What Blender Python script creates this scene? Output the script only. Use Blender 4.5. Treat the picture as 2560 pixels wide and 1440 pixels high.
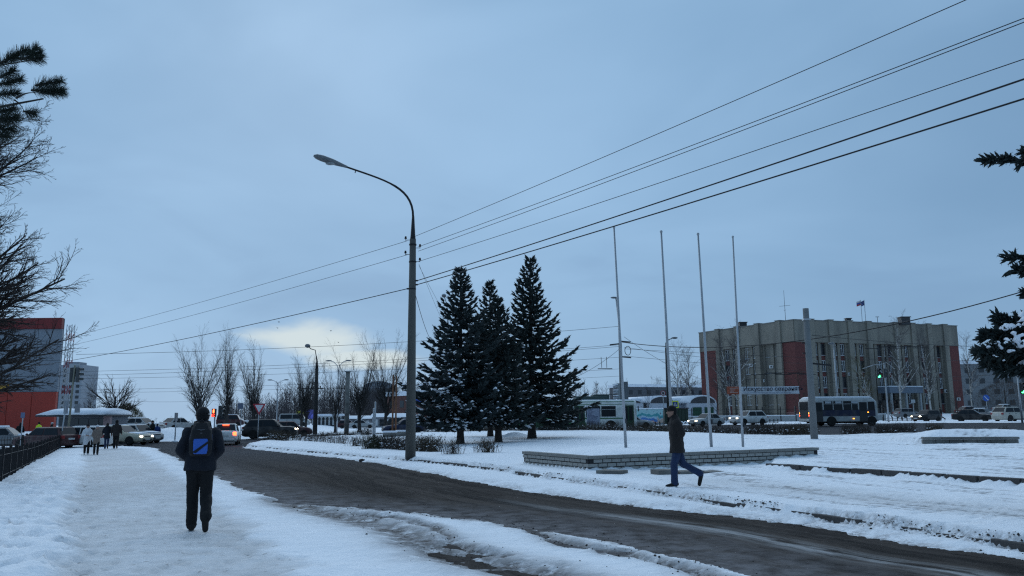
import bpy, bmesh, math, random
import numpy as np
from mathutils import Vector, Matrix

for _o in list(bpy.data.objects):
    bpy.data.objects.remove(_o, do_unlink=True)
scene = bpy.context.scene
COL = scene.collection
R = math.radians

# ------------------------------------------------------------------ camera
CAM = Vector((0.0, 0.0, 1.65))
FPX, CX, CY = 2000.0, 1280.0, 720.0          # focal length and centre in photo pixels
PITCH = math.atan(322.0 / FPX)
ROLL = R(0.5)
_f = Vector((0, math.cos(PITCH), math.sin(PITCH)))
_u0 = Vector((0, -math.sin(PITCH), math.cos(PITCH)))
_r0 = Vector((1, 0, 0))
_u = _u0 * math.cos(ROLL) + _r0 * math.sin(ROLL)
_r = _r0 * math.cos(ROLL) - _u0 * math.sin(ROLL)
cam_data = bpy.data.cameras.new("camera")
cam_data.sensor_width = 36.0
cam_data.lens = FPX / 2560.0 * 36.0
cam_data.clip_start = 0.1
cam_data.clip_end = 6000.0
cam = bpy.data.objects.new("camera", cam_data)
COL.objects.link(cam)
_m = Matrix((( _r.x, _u.x, -_f.x, CAM.x), (_r.y, _u.y, -_f.y, CAM.y), (_r.z, _u.z, -_f.z, CAM.z), (0, 0, 0, 1)))
cam.matrix_world = _m
scene.camera = cam

# ------------------------------------------------------------------ world: dusk overcast
SUN_EL, SUN_AZ = R(28), R(-16)                # azimuth from +Y towards +X
world = bpy.data.worlds.new("World")
scene.world = world
world.use_nodes = True
wn, wl = world.node_tree.nodes, world.node_tree.links
wn.clear()
def W(t, **k):
    n = wn.new(t)
    for a, b in k.items():
        setattr(n, a, b)
    return n
def wmath(op, a, b=None, c=None, clamp=False):
    n = W('ShaderNodeMath', operation=op, use_clamp=clamp)
    for i, x in enumerate((a, b, c)):
        if x is None: continue
        if isinstance(x, (int, float)): n.inputs[i].default_value = x
        else: wl.new(x, n.inputs[i])
    return n.outputs[0]
def wmix(f, a, b):
    n = W('ShaderNodeMix', data_type='RGBA')
    if isinstance(f, (int, float)): n.inputs[0].default_value = f
    else: wl.new(f, n.inputs[0])
    for i, x in ((6, a), (7, b)):
        if isinstance(x, tuple): n.inputs[i].default_value = (*x, 1)
        else: wl.new(x, n.inputs[i])
    return n.outputs[2]
_tc = W('ShaderNodeTexCoord')
_sep = W('ShaderNodeSeparateXYZ'); wl.new(_tc.outputs['Generated'], _sep.inputs[0])
_az = wmath('ARCTAN2', _sep.outputs[0], _sep.outputs[1])
_el = wmath('ARCSINE', _sep.outputs[2])
_cv = W('ShaderNodeCombineXYZ')
wl.new(_az, _cv.inputs[0]); wl.new(wmath('MULTIPLY', _el, 2.6), _cv.inputs[1])
def wnoise(scale, detail, dist=0.0, off=(0, 0, 0)):
    mp = W('ShaderNodeMapping'); mp.inputs['Location'].default_value = off
    wl.new(_cv.outputs[0], mp.inputs[0])
    n = W('ShaderNodeTexNoise'); n.inputs['Scale'].default_value = scale
    n.inputs['Detail'].default_value = detail; n.inputs['Distortion'].default_value = dist
    wl.new(mp.outputs[0], n.inputs['Vector'])
    return n.outputs['Fac']
def wsmooth(x, a, b):
    n = W('ShaderNodeMapRange', interpolation_type='SMOOTHSTEP')
    n.inputs[1].default_value = a; n.inputs[2].default_value = b
    wl.new(x, n.inputs[0])
    return n.outputs[0]
_big = wnoise(1.7, 4, 0.4)
_cloud = wmix(wsmooth(_big, 0.30, 0.72), (0.238, 0.416, 0.645), (0.312, 0.513, 0.765))
# brighter around the hidden sun, dimmer away from it
_dot = W('ShaderNodeVectorMath', operation='DOT_PRODUCT')
wl.new(_tc.outputs['Generated'], _dot.inputs[0])
_dot.inputs[1].default_value = (math.sin(SUN_AZ) * math.cos(SUN_EL), math.cos(SUN_AZ) * math.cos(SUN_EL), math.sin(SUN_EL))
_glow = wsmooth(_dot.outputs['Value'], 0.55, 1.0)
_cl2 = wmix(_glow, (0.76, 0.79, 0.81), (1.08, 1.07, 1.05))
_mul = W('ShaderNodeMix', data_type='RGBA', blend_type='MULTIPLY'); _mul.inputs[0].default_value = 1
wl.new(_cloud, _mul.inputs[6]); wl.new(_cl2, _mul.inputs[7])
_cl3 = _mul.outputs[2]
# the paler band low over the horizon
_tx = wmath('MULTIPLY', wsmooth(wnoise(4.2, 6, 0.6, (1.3, 5.2, 0)), 0.46, 0.68), wmath('MULTIPLY', wsmooth(_el, 0.42, 0.05), 0.40))
_cl3 = wmix(_tx, _cl3, (0.20, 0.345, 0.555))
_low = wmath('MULTIPLY', wsmooth(_el, 0.16, 0.0), 0.45)
_cl4 = wmix(_low, _cl3, (0.345, 0.54, 0.765))
# the gap in the clouds over the far trees
def blob(az0, el0, wa, we, nz):
    a = wmath('POWER', wmath('DIVIDE', wmath('SUBTRACT', _az, az0), wa), 2.0)
    e = wmath('POWER', wmath('DIVIDE', wmath('SUBTRACT', _el, el0), we), 2.0)
    return wmath('ADD', wmath('SUBTRACT', wmath('SUBTRACT', 1.0, a), e), wmath('MULTIPLY', wmath('SUBTRACT', nz, 0.5), 3.4))
_nz = wnoise(6.5, 5, 0.5, (3.1, 1.7, 0))
_g1 = blob(R(-14.0), R(5.6), R(4.7), R(1.35), _nz)
_g2 = blob(R(-9.8), R(4.0), R(4.8), R(0.8), _nz)
_gap = wmath('MULTIPLY', wsmooth(wmath('MAXIMUM', _g1, _g2), -0.25, 1.05), 0.85)
_cl5 = wmix(_gap, _cl4, (0.68, 0.77, 0.78))
_sky = W('ShaderNodeTexSky', sky_type='NISHITA')
_sky.sun_disc = False; _sky.sun_elevation = SUN_EL; _sky.sun_rotation = SUN_AZ
_bg1 = W('ShaderNodeBackground'); _bg1.inputs['Strength'].default_value = 0.05
wl.new(_sky.outputs[0], _bg1.inputs['Color'])
_bg2 = W('ShaderNodeBackground'); _bg2.inputs['Strength'].default_value = 1.0
wl.new(_cl5, _bg2.inputs['Color'])
_ms = W('ShaderNodeMixShader'); _ms.inputs[0].default_value = 0.94   # cloud cover
wl.new(_bg1.outputs[0], _ms.inputs[1]); wl.new(_bg2.outputs[0], _ms.inputs[2])
_wo = W('ShaderNodeOutputWorld'); wl.new(_ms.outputs[0], _wo.inputs['Surface'])

sun_d = bpy.data.lights.new("sun", 'SUN')
sun_d.energy = 1.45; sun_d.angle = R(100); sun_d.color = (0.84, 0.93, 1.0)
sun = bpy.data.objects.new("sun", sun_d); COL.objects.link(sun)
_sd = Vector((math.sin(SUN_AZ) * math.cos(SUN_EL), math.cos(SUN_AZ) * math.cos(SUN_EL), math.sin(SUN_EL)))
sun.rotation_euler = _sd.to_track_quat('Z', 'Y').to_euler()

vs = scene.view_settings
vs.view_transform = 'Standard'; vs.look = 'None'; vs.exposure = 0.0; vs.gamma = 1.0; vs.use_curve_mapping = False
scene.cycles.max_bounces = 5
scene.cycles.diffuse_bounces = 3
scene.cycles.glossy_bounces = 3
scene.cycles.transparent_max_bounces = 8
scene.cycles.use_denoising = False
scene.cycles.filter_width = 1.25

# ------------------------------------------------------------------ placing helpers
def sstep(x, a, b):
    t = np.clip((x - a) / (b - a), 0, 1)
    return t * t * (3 - 2 * t)
def gz(x, y):
    """lie of the land under the snow (a gentle fall to the left, a drop beyond the avenue)"""
    x = np.asarray(x, float); y = np.asarray(y, float)
    z = 0.010 * np.clip(x, -35, 45) * sstep(y, 8, 42) + 0.14 * sstep(y, 42, 72)
    z = z + 0.62 * sstep(y, 74, 84) * sstep(x, -30, -36)
    z = z + 0.9 * sstep(y, 125, 150) * sstep(x, 25, 45)
    z = z - 14.0 * sstep(y, 190, 480)
    return z
def gzf(x, y): return float(gz(x, y))
def ray(px, py):
    return (_f + _r * ((px - CX) / FPX) - _u * ((py - CY) / FPX))
def at(px, py, Y):
    d = ray(px, py); return CAM + d * (Y / d.y)
def G(px, py, dz=0.0):
    """where the sight line through a photo pixel meets the ground"""
    d = ray(px, py); t = 5.0
    if d.z >= -0.002: d = d.copy(); d.z = -0.002
    z = 0.0
    for _ in range(40):
        t = (z + dz - CAM.z) / d.z
        p = CAM + d * t
        z2 = gzf(p.x, min(p.y, 180)); z = z * 0.5 + z2 * 0.5
    return Vector((p.x, p.y, z))
def on(px, Y, dz=0.0):
    """the ground point in photo column px at depth Y"""
    py = 1050.0; p = None
    for _ in range(8):
        p = at(px, py, Y); z = gzf(p.x, Y) + dz
        q = proj(Vector((p.x, Y, z))); py = q[1]
    return Vector((p.x, Y, z))
def proj(p):
    d = p - CAM; w = d.dot(_f)
    return (CX + FPX * d.dot(_r) / w, CY - FPX * d.dot(_u) / w)
def zat(py, px, Y): return at(px, py, Y).z

# ------------------------------------------------------------------ materials
MATS = {}
def mat(name, col, rough=0.75, metal=0.0, var=0.14, vscale=2.5, bump=0.0, bscale=30.0, emit=None, estr=0.0, spec=0.4, col2=None, c2scale=1.0, c2lo=0.5, c2hi=0.62, stretch=None):
    if name in MATS: return MATS[name]
    m = bpy.data.materials.new(name); m.use_nodes = True
    nt = m.node_tree; n, l = nt.nodes, nt.links
    b = n['Principled BSDF']
    b.inputs['Roughness'].default_value = rough; b.inputs['Metallic'].default_value = metal
    b.inputs['Specular IOR Level'].default_value = spec
    tc = n.new('ShaderNodeTexCoord'); src = tc.outputs['Object']
    if stretch:
        mp = n.new('ShaderNodeMapping'); mp.inputs['Scale'].default_value = stretch
        l.new(src, mp.inputs[0]); src = mp.outputs[0]
    if var > 0 or col2:
        nz = n.new('ShaderNodeTexNoise'); nz.inputs['Scale'].default_value = vscale; nz.inputs['Detail'].default_value = 5
        l.new(src, nz.inputs['Vector'])
        mx = n.new('ShaderNodeMix'); mx.data_type = 'RGBA'
        mx.inputs[6].default_value = (*[max(0, c * (1 - var)) for c in col], 1)
        mx.inputs[7].default_value = (*[min(1, c * (1 + var)) for c in col], 1)
        l.new(nz.outputs['Fac'], mx.inputs[0]); out = mx.outputs[2]
        if col2:
            n2 = n.new('ShaderNodeTexNoise'); n2.inputs['Scale'].default_value = c2scale; n2.inputs['Detail'].default_value = 6
            l.new(src, n2.inputs['Vector'])
            rr = n.new('ShaderNodeMapRange'); rr.inputs[1].default_value = c2lo; rr.inputs[2].default_value = c2hi
            l.new(n2.outputs['Fac'], rr.inputs[0])
            m2 = n.new('ShaderNodeMix'); m2.data_type = 'RGBA'
            l.new(rr.outputs[0], m2.inputs[0]); l.new(out, m2.inputs[6]); m2.inputs[7].default_value = (*col2, 1); out = m2.outputs[2]
        l.new(out, b.inputs['Base Color'])
    else:
        b.inputs['Base Color'].default_value = (*col, 1)
    if bump > 0:
        nb = n.new('ShaderNodeTexNoise'); nb.inputs['Scale'].default_value = bscale; nb.inputs['Detail'].default_value = 4
        l.new(src, nb.inputs['Vector'])
        bp = n.new('ShaderNodeBump'); bp.inputs['Strength'].default_value = bump; bp.inputs['Distance'].default_value = 0.02
        l.new(nb.outputs['Fac'], bp.inputs['Height']); l.new(bp.outputs[0], b.inputs['Normal'])
    if emit:
        b.inputs['Emission Color'].default_value = (*emit, 1); b.inputs['Emission Strength'].default_value = estr
    MATS[name] = m
    return m
def glass(name='glass_dark', col=(0.02, 0.025, 0.03), rough=0.08):
    return mat(name, col, rough, 0, 0.3, 0.6, spec=0.6)

# ------------------------------------------------------------------ mesh builder
class MB:
    def __init__(s): s.v = []; s.f = []; s.m = []
    def add(s, vs_, fs, mi=0):
        o = len(s.v); s.v.extend([tuple(p) for p in vs_]); s.f.extend([tuple(i + o for i in f) for f in fs]); s.m.extend([mi] * len(fs)); return s
    def box(s, c, d, rz=0.0, mi=0, ry=0.0):
        x, y, z = d[0] / 2, d[1] / 2, d[2] / 2
        vv = [Vector((a * x, b * y, e * z)) for e in (-1, 1) for b in (-1, 1) for a in (-1, 1)]
        M_ = Matrix.Rotation(rz, 3, 'Z') @ Matrix.Rotation(ry, 3, 'Y')
        vv = [M_ @ p + Vector(c) for p in vv]
        return s.add(vv, [(0, 2, 3, 1), (4, 5, 7, 6), (0, 1, 5, 4), (2, 6, 7, 3), (0, 4, 6, 2), (1, 3, 7, 5)], mi)
    def hexa(s, b4, t4, mi=0):
        return s.add(list(b4) + list(t4), [(3, 2, 1, 0), (4, 5, 6, 7), (0, 1, 5, 4), (1, 2, 6, 5), (2, 3, 7, 6), (3, 0, 4, 7)], mi)
    def loft(s, rings, caps=True, mi=0, closed=True):
        o = len(s.v); n = len(rings[0])
        for r in rings: s.v.extend([tuple(p) for p in r])
        k = n if closed else n - 1
        for i in range(len(rings) - 1):
            for j in range(k):
                a = o + i * n + j; b = o + i * n + (j + 1) % n
                s.f.append((a, b, b + n, a + n)); s.m.append(mi)
        if caps:
            s.f.append(tuple(o + j for j in reversed(range(n)))); s.m.append(mi)
            s.f.append(tuple(o + (len(rings) - 1) * n + j for j in range(n))); s.m.append(mi)
        return s
    def tube(s, path, r, n=6, mi=0, caps=True):
        path = [Vector(p) for p in path]
        rs = r if isinstance(r, (list, tuple)) else [r] * len(path)
        rings = []
        prev = None
        for i, p in enumerate(path):
            t = (path[min(i + 1, len(path) - 1)] - path[max(i - 1, 0)])
            t = t.normalized() if t.length > 1e-9 else Vector((0, 0, 1))
            if prev is None:
                a = Vector((1, 0, 0)) if abs(t.x) < 0.8 else Vector((0, 1, 0))
            else: a = prev
            e1 = (a - t * a.dot(t)).normalized(); e2 = t.cross(e1); prev = e1
            rings.append([p + (e1 * math.cos(2 * math.pi * k / n) + e2 * math.sin(2 * math.pi * k / n)) * rs[i] for k in range(n)])
        return s.loft(rings, caps, mi)
    def cyl(s, p0, p1, r0, r1=None, n=12, mi=0):
        return s.tube([p0, p1], [r0, r0 if r1 is None else r1], n, mi)
    def sph(s, c, r, nu=10, nv=6, mi=0, top=False):
        rx, ry, rz = (r, r, r) if isinstance(r, (int, float)) else r
        rings = []
        lo = 0.02 if not top else 0.5
        for i in range(nv + 1):
            th = math.pi * (1 - (lo + (1 - lo - 0.02) * i / nv))
            rings.append([(c[0] + rx * math.sin(th) * math.cos(2 * math.pi * k / nu), c[1] + ry * math.sin(th) * math.sin(2 * math.pi * k / nu), c[2] + rz * math.cos(th)) for k in range(nu)])
        return s.loft(rings, True, mi)
    def prism(s, pts, vec, mi=0):
        n = len(pts); vec = Vector(vec); a = [Vector(p) for p in pts]
        return s.add(a + [p + vec for p in a], [tuple(reversed(range(n))), tuple(range(n, 2 * n))] + [(i, (i + 1) % n, n + (i + 1) % n, n + i) for i in range(n)], mi)
    def mesh(s, name):
        me = bpy.data.meshes.new(name); me.from_pydata(s.v, [], s.f)
        if any(s.m): me.polygons.foreach_set('material_index', s.m)
        return me
    def build(s, name, mats, parent=None, smooth=False, bevel=0.0, bseg=2):
        me = s.mesh(name)
        return obj(name, me, mats, parent, smooth, bevel, bseg)
def obj(name, me, mats, parent=None, smooth=False, bevel=0.0, bseg=2):
    if not isinstance(mats, (list, tuple)): mats = [mats]
    if not me.materials:
        for m in mats: me.materials.append(m)
    if smooth: me.polygons.foreach_set('use_smooth', [True] * len(me.polygons))
    o = bpy.data.objects.new(name, me); COL.objects.link(o)
    if parent is not None: o.parent = parent
    if bevel > 0:
        b = o.modifiers.new('bevel', 'BEVEL'); b.width = bevel; b.segments = bseg; b.limit_method = 'ANGLE'; b.angle_limit = R(40)
    return o
def tag(o, label=None, cat=None, group=None, kind=None):
    if label: o['label'] = label
    if cat: o['category'] = cat
    if group: o['group'] = group
    if kind: o['kind'] = kind
    return o
def thing(name, label, cat, loc=(0, 0, 0), rz=0.0, group=None):
    o = bpy.data.objects.new(name, None); COL.objects.link(o)
    o.empty_display_size = 0.3; o.location = loc; o.rotation_euler = (0, 0, rz)
    return tag(o, label, cat, group)
def dup(root, loc, rz=None, label=None, group=None, scale=None):
    c = root.copy(); COL.objects.link(c); c.location = loc
    if rz is not None: c.rotation_euler = (0, 0, rz)
    if scale: c.scale = (scale,) * 3 if isinstance(scale, (int, float)) else scale
    if label: c['label'] = label
    if group: c['group'] = group
    def rec(o, p):
        for ch in o.children:
            k = ch.copy(); COL.objects.link(k); k.parent = p; rec(ch, k)
    rec(root, c)
    return c
def tubes_mesh(name, segs, sides=3):
    """many tapered segments (p0, p1, r0, r1) as one mesh, vectorised"""
    a = np.array([(*s_[0], *s_[1], s_[2], s_[3]) for s_ in segs], float)
    p0, p1, r0, r1 = a[:, 0:3], a[:, 3:6], a[:, 6], a[:, 7]
    t = p1 - p0; L = np.linalg.norm(t, axis=1, keepdims=True) + 1e-9; t = t / L
    ref = np.where(np.abs(t[:, 2:3]) < 0.9, np.array([[0, 0, 1.0]]), np.array([[1.0, 0, 0]]))
    e1 = np.cross(t, ref); e1 /= np.linalg.norm(e1, axis=1, keepdims=True) + 1e-9
    e2 = np.cross(t, e1); n = len(a); k = sides
    V = np.zeros((n, 2 * k, 3))
    for j in range(k):
        c, s_ = math.cos(2 * math.pi * j / k), math.sin(2 * math.pi * j / k)
        dvec = e1 * c + e2 * s_
        V[:, j] = p0 + dvec * r0[:, None]; V[:, k + j] = p1 + dvec * r1[:, None]
    base = (np.arange(n) * 2 * k)[:, None]
    F = []
    for j in range(k):
        q = np.array([[j, (j + 1) % k, k + (j + 1) % k, k + j]]); F.append(base + q)
    F = np.stack(F, 1).reshape(-1, 4)
    return np_mesh(name, V.reshape(-1, 3), F)
def np_mesh(name, V, F):
    me = bpy.data.meshes.new(name)
    V = np.ascontiguousarray(V, dtype=np.float32); F = np.ascontiguousarray(F, dtype=np.int32)
    me.vertices.add(len(V)); me.vertices.foreach_set('co', V.ravel())
    k = F.shape[1]
    me.loops.add(F.size); me.loops.foreach_set('vertex_index', F.ravel())
    me.polygons.add(len(F)); me.polygons.foreach_set('loop_start', np.arange(len(F), dtype=np.int32) * k)
    me.update(calc_edges=True); me.validate()
    return me

# ------------------------------------------------------------------ shared materials
m_black = mat('black_metal', (0.012, 0.012, 0.014), 0.5, 0.2)
m_steel = mat('galvanised_steel', (0.36, 0.38, 0.40), 0.45, 0.6, 0.2, 4)
m_concrete = mat('concrete', (0.20, 0.195, 0.18), 0.9, 0, 0.22, 3, 0.4, 25, col2=(0.13, 0.125, 0.115), c2scale=1.1)
m_concrete_l = mat('pale_concrete', (0.30, 0.31, 0.31), 0.9, 0, 0.18, 3, 0.3, 25)
m_dark = mat('dark_paint', (0.03, 0.032, 0.036), 0.5)
m_rubber = mat('rubber', (0.012, 0.012, 0.012), 0.9)
m_wire = mat('wire_black', (0.015, 0.015, 0.017), 0.6, var=0)
m_snow = mat('snow_cap', (0.80, 0.83, 0.88), 0.8, 0, 0.05, 3, 0.5, 9)
m_bark = mat('bark', (0.035, 0.03, 0.027), 0.95, 0, 0.4, 8, 0.6, 20)
m_twig = mat('twig', (0.035, 0.028, 0.026), 0.95, 0, 0.3, 2)
m_glass = glass()
# ================================================================== ground, snow and roads
def _hash(ix, iy, seed):
    n = (ix.astype(np.int64) * 374761393 + iy.astype(np.int64) * 668265263 + seed * 974634341) & 0xFFFFFFFF
    n = ((n ^ (n >> 13)) * 1274126177) & 0xFFFFFFFF
    return ((n ^ (n >> 16)) & 0xFFFF) / 65535.0
def vn(x, y, seed=0):
    ix, iy = np.floor(x), np.floor(y); fx, fy = x - ix, y - iy
    fx = fx * fx * (3 - 2 * fx); fy = fy * fy * (3 - 2 * fy)
    a, b = _hash(ix, iy, seed), _hash(ix + 1, iy, seed); c, d = _hash(ix, iy + 1, seed), _hash(ix + 1, iy + 1, seed)
    return (a * (1 - fx) + b * fx) * (1 - fy) + (c * (1 - fx) + d * fx) * fy
def fbm(x, y, seed=0, o=4):
    s, a, t = 0.0, 0.5, 0.0
    for i in range(o):
        s = s + a * vn(x * 2 ** i, y * 2 ** i, seed + 17 * i); t += a; a *= 0.5
    return s / t
def pdist(x, y, pts):
    """distance to a polyline and arc length of the nearest point"""
    best = np.full(x.shape, 1e9); arc = np.zeros(x.shape); L = 0.0
    for (ax, ay), (bx, by) in zip(pts[:-1], pts[1:]):
        dx, dy = bx - ax, by - ay; l2 = dx * dx + dy * dy + 1e-12
        t = np.clip(((x - ax) * dx + (y - ay) * dy) / l2, 0, 1)
        d = np.hypot(x - ax - t * dx, y - ay - t * dy)
        m = d < best; best = np.where(m, d, best); arc = np.where(m, L + t * math.sqrt(l2), arc); L += math.sqrt(l2)
    return best, arc
def inside(x, y, poly):
    r = np.zeros(x.shape, bool); n = len(poly)
    for i in range(n):
        (x1, y1), (x2, y2) = poly[i], poly[(i + 1) % n]
        if y1 == y2: continue
        c = ((y1 > y) != (y2 > y)) & (x < (x2 - x1) * (y - y1) / (y2 - y1) + x1)
        r ^= c
    return r
def sdist(x, y, poly):
    """signed distance, positive inside"""
    d, _ = pdist(x, y, poly + [poly[0]])
    return np.where(inside(x, y, poly), d, -d)
def smooth_line(pts, it=2):
    for _ in range(it):
        q = [pts[0]]
        for a, b in zip(pts[:-1], pts[1:]):
            q.append((a[0] * .75 + b[0] * .25, a[1] * .75 + b[1] * .25)); q.append((a[0] * .25 + b[0] * .75, a[1] * .25 + b[1] * .75))
        q.append(pts[-1]); pts = q
    return pts
def gl(pix, it=2, dz=0.0):
    return smooth_line([tuple(G(a, b, dz)[:2]) for a, b in pix], it)

# outlines seen in the photo, laid on the ground
LOW = gl([(2060, 1500), (1900, 1446), (1660, 1386), (1500, 1350), (1280, 1312), (1100, 1291), (900, 1274), (760, 1262), (640, 1235), (540, 1195), (450, 1152), (392, 1123)])
LOWL = gl([(380, 1119), (300, 1116), (180, 1112), (-120, 1112)], 1)
FARL = gl([(-120, 1095), (200, 1097), (378, 1104), (470, 1104), (560, 1101), (640, 1096)], 1)
FARK = gl([(760, 1089), (880, 1084), (1010, 1081), (1200, 1075), (1500, 1067), (1700, 1063), (2000, 1060), (2270, 1058), (2640, 1056)], 1)
BACK = gl([(2700, 1090), (2560, 1089), (2335, 1092), (2140, 1095), (1950, 1094), (1780, 1089), (1625, 1083), (1440, 1079), (1280, 1080), (1010, 1087), (860, 1093), (720, 1101), (650, 1107), (612, 1114)])
UPP = gl([(603, 1120), (760, 1137), (900, 1152), (1100, 1191), (1300, 1227), (1500, 1257), (1700, 1278), (2000, 1313), (2300, 1367), (2560, 1398), (2800, 1440), (3000, 1490)])
KERB = gl([(612, 1115), (700, 1124), (900, 1143), (1050, 1155), (1200, 1168), (1400, 1202), (1650, 1237), (1900, 1276), (2200, 1319), (2560, 1370), (2900, 1430)], 2, .04)
ROAD = LOW + LOWL + FARL + FARK + BACK + UPP
ISLAND = KERB + BACK
_pl = gl([(1920, 1166), (2050, 1176), (2200, 1184), (2400, 1198), (2560, 1207), (2760, 1222)], 1, .24)
PLAZAK = _pl
PLAZA = _pl + [(30, 22), (30, 46), (12, 46), (10.0, 31.0)]
STEP = gl([(1500, 1178), (1600, 1181), (1700, 1178), (1800, 1172), (1900, 1168)], 1, .24)
PW = [G(1307, 1158, .22), G(1472, 1175, .22), G(2048, 1148.5, .22)]     # brick planter wall foot
PW = [Vector((p.x, p.y, 0)) for p in PW]
BED = [tuple(p[:2]) for p in PW] + [(PW[2].x - 0.2, PW[2].y + 4.5), (PW[2].x - 4.0, PW[2].y + 7.5), (PW[0].x + 3.0, PW[0].y + 9.0), (PW[0].x - 0.1, PW[0].y + 4.0)]
RW = [G(2305, 1110, .3), G(2546, 1108, .3)]                       # low slab wall at the right
RBED = [(RW[0].x, RW[0].y + .1), (RW[1].x + 2.5, RW[1].y + .1), (RW[1].x + 2.5, RW[1].y + 4), (RW[0].x + .2, RW[0].y + 3.6)]
PATH = gl([(206, 1122), (204, 1160), (190, 1200), (150, 1330), (128, 1440), (100, 1560)], 1) + gl([(900, 1560), (760, 1440), (660, 1350), (520, 1245), (430, 1185), (345, 1124)], 1)
TRACKS = [
    (gl([(690, 1255), (800, 1288), (900, 1309), (980, 1330), (1050, 1362), (1120, 1396), (1230, 1420), (1340, 1447), (1430, 1480)]), 0.25, 0.080),
    (gl([(880, 1292), (960, 1300), (1060, 1318), (1120, 1345), (1150, 1380), (1260, 1400)]), 0.08, 0.05),
    (gl([(1260, 1318), (1340, 1334), (1400, 1360), (1460, 1378), (1560, 1384), (1640, 1380)]), 0.11, 0.085),
    (gl([(1540, 1392), (1640, 1412), (1740, 1440), (1800, 1470)]), 0.12, 0.07),
    (gl([(800, 1270), (900, 1283), (1050, 1297), (1180, 1310)]), 0.10, 0.07),
]
_t0 = TRACKS[0][0]; _q = G(1085, 1382)
TL = [float(pdist(np.array([_q.x]), np.array([_q.y]), _t0)[1][0])]; TL = [TL[0] - .5, TL[0] + .3]
def snow_height(x, y):
    sd = -sdist(x, y, ROAD)                    # positive off the road
    far = np.clip(y / 25.0, 0.6, 4.0)
    e = sd + ((fbm(x * .9, y * .9, 3) - .5) * 0.60 + (fbm(x * 5, y * 5, 8) - .5) * 0.34) * np.minimum(far, 1.3)
    h = 0.060 * sstep(e, 0.0, 0.5) - 0.08 * sstep(-e, 0.0, 0.12) + 0.014 * np.exp(-((e - .45) / .3) ** 2)
    off = sstep(e, 0.02, 0.3)
    sk = sdist(x, y, ISLAND)
    kn = sk + (fbm(x * 2.2, y * 2.2, 31) - .5) * 0.25
    h = h + off * 0.14 * sstep(kn, -0.13, 0.06)
    h = h - off * 0.09 * np.exp(-((sk + .10) / .09) ** 2) * sstep(fbm(x * 1.3, y * 1.3, 33), .40, .62) * sstep(y, 3, 6)
    h = h + off * sstep(sk, 0.05, 1.2) * (fbm(x * .5, y * .5, 41) - .5) * 0.10
    sp = sdist(x, y, PLAZA)
    h = h + 0.13 * sstep(sp, 0.0, 0.13) + 0.10 * np.exp(-((sp + .12) / .16) ** 2) * sstep(fbm(x * 2.1, y * 2.1, 44, 3), .52, .72)
    sb = sdist(x, y, BED)
    h = h + sstep(sb, 0.0, 0.12) * 0.14 + 0.24 * sstep(sb, 0.3, 2.4)
    sr = sdist(x, y, RBED)
    h = h + sstep(sr, 0.0, 0.15) * 0.2 + 0.24 * sstep(sr, 0.1, 1.6) * (0.6 + .8 * fbm(x * .5, y * .5, 77))
    # small drift by the firs
    q = G(1290, 1098); h = h + 0.28 * np.exp(-(((x - q.x) / .8) ** 2 + ((y - q.y) / .9) ** 2)) * (0.6 + .8 * fbm(x * 2.5, y * 2.5, 5))
    # ploughed bank at the far left corner and along the far verge
    a, b = on(372, 71), on(505, 74)
    d, s = pdist(x, y, [(a.x, a.y), (b.x, b.y)])
    h = h + 1.05 * np.exp(-(d / 1.25) ** 4) * (.85 + .3 * fbm(x * .8, y * .8, 9))
    pp = sdist(x, y, PATH)
    p_in = sstep(pp + (fbm(x * 1.4, y * 1.4, 12) - .5) * 0.8, -0.15, 0.25)
    rough = fbm(x * 3.1, y * 3.1, 21, 3); foot = vn(x * 3.4, y * 2.4, 55)
    left = (1 - p_in) * sstep(-(x + 0.45 * y - 0.5), -2.0, 0.6) * sstep(50 - y, 0, 10)
    h = h + left * ((rough - .5) * 0.16 + .06) - left * 0.085 * sstep(foot, .68, .86) * sstep(60 - y, 0, 30)
    h = h - p_in * 0.03 + p_in * (fbm(x * 6, y * 4, 61, 3) - .5) * 0.022
    wide = sstep(fbm(x * .35, y * .35, 71, 3), .35, .7)
    h = h + off * (fbm(x * 1.1, y * 1.1, 22, 4) - .5) * 0.05 * (1 - p_in) + off * (fbm(x * 9, y * 9, 23, 2) - .5) * 0.010
    slush = np.zeros(x.shape)
    for pts, w, dep in TRACKS:
        d, s = pdist(x, y, pts)
        wv = w * (0.75 + 0.8 * fbm(s * 1.3, s * 0 + w * 30, 90)) 
        dn = d + (fbm(x * 4, y * 4, 95, 3) - .5) * 0.22
        k = np.exp(-(np.clip(dn, 0, None) / wv) ** 2.4)
        if w > .2: k = k * (.62 + .38 * sstep(s + 1.2 * (fbm(x * 2, y * 2, 98) - .5), TL[0], TL[1]))
        h = h - dep * k * (0.7 + .5 * fbm(x * 7, y * 7, 96, 2)) + 0.025 * np.exp(-((d - wv * 2.0) / (w * .7)) ** 2) * (fbm(x * 3, y * 3, 97, 3)) * sstep(e, -.1, .2)
        slush = np.maximum(slush, np.exp(-(np.clip(dn, 0, None) / (wv * 1.7)) ** 2))
    # attributes
    plz = sstep(sp, .1, .6) * sstep(-sb, 0.0, .5)
    front = sstep(sk, 0.2, 1.0) * sstep(-sp, 0, .3) * sstep(-sb, .2, .8) * sstep(x, 1.0, 5.0) * sstep(34 - y, 0, 4)
    du, ds = pdist(x, y, KERB)
    walk = front * np.exp(-((du - 2.0) / 0.9) ** 2)
    packed = np.clip(p_in * (0.55 + .6 * fbm(x * .8, y * .5, 13)) + walk * (0.35 + .5 * fbm(x * 1.2, y * 3, 14)), 0, 1)
    strk = fbm(du * 5.0, ds * 0.55, 15, 4)
    thin = np.clip((plz + front) * sstep(strk + .25 * (fbm(x * .5, y * .5, 18) - .5), .56, .71), 0, 1) * 0.9
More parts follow.
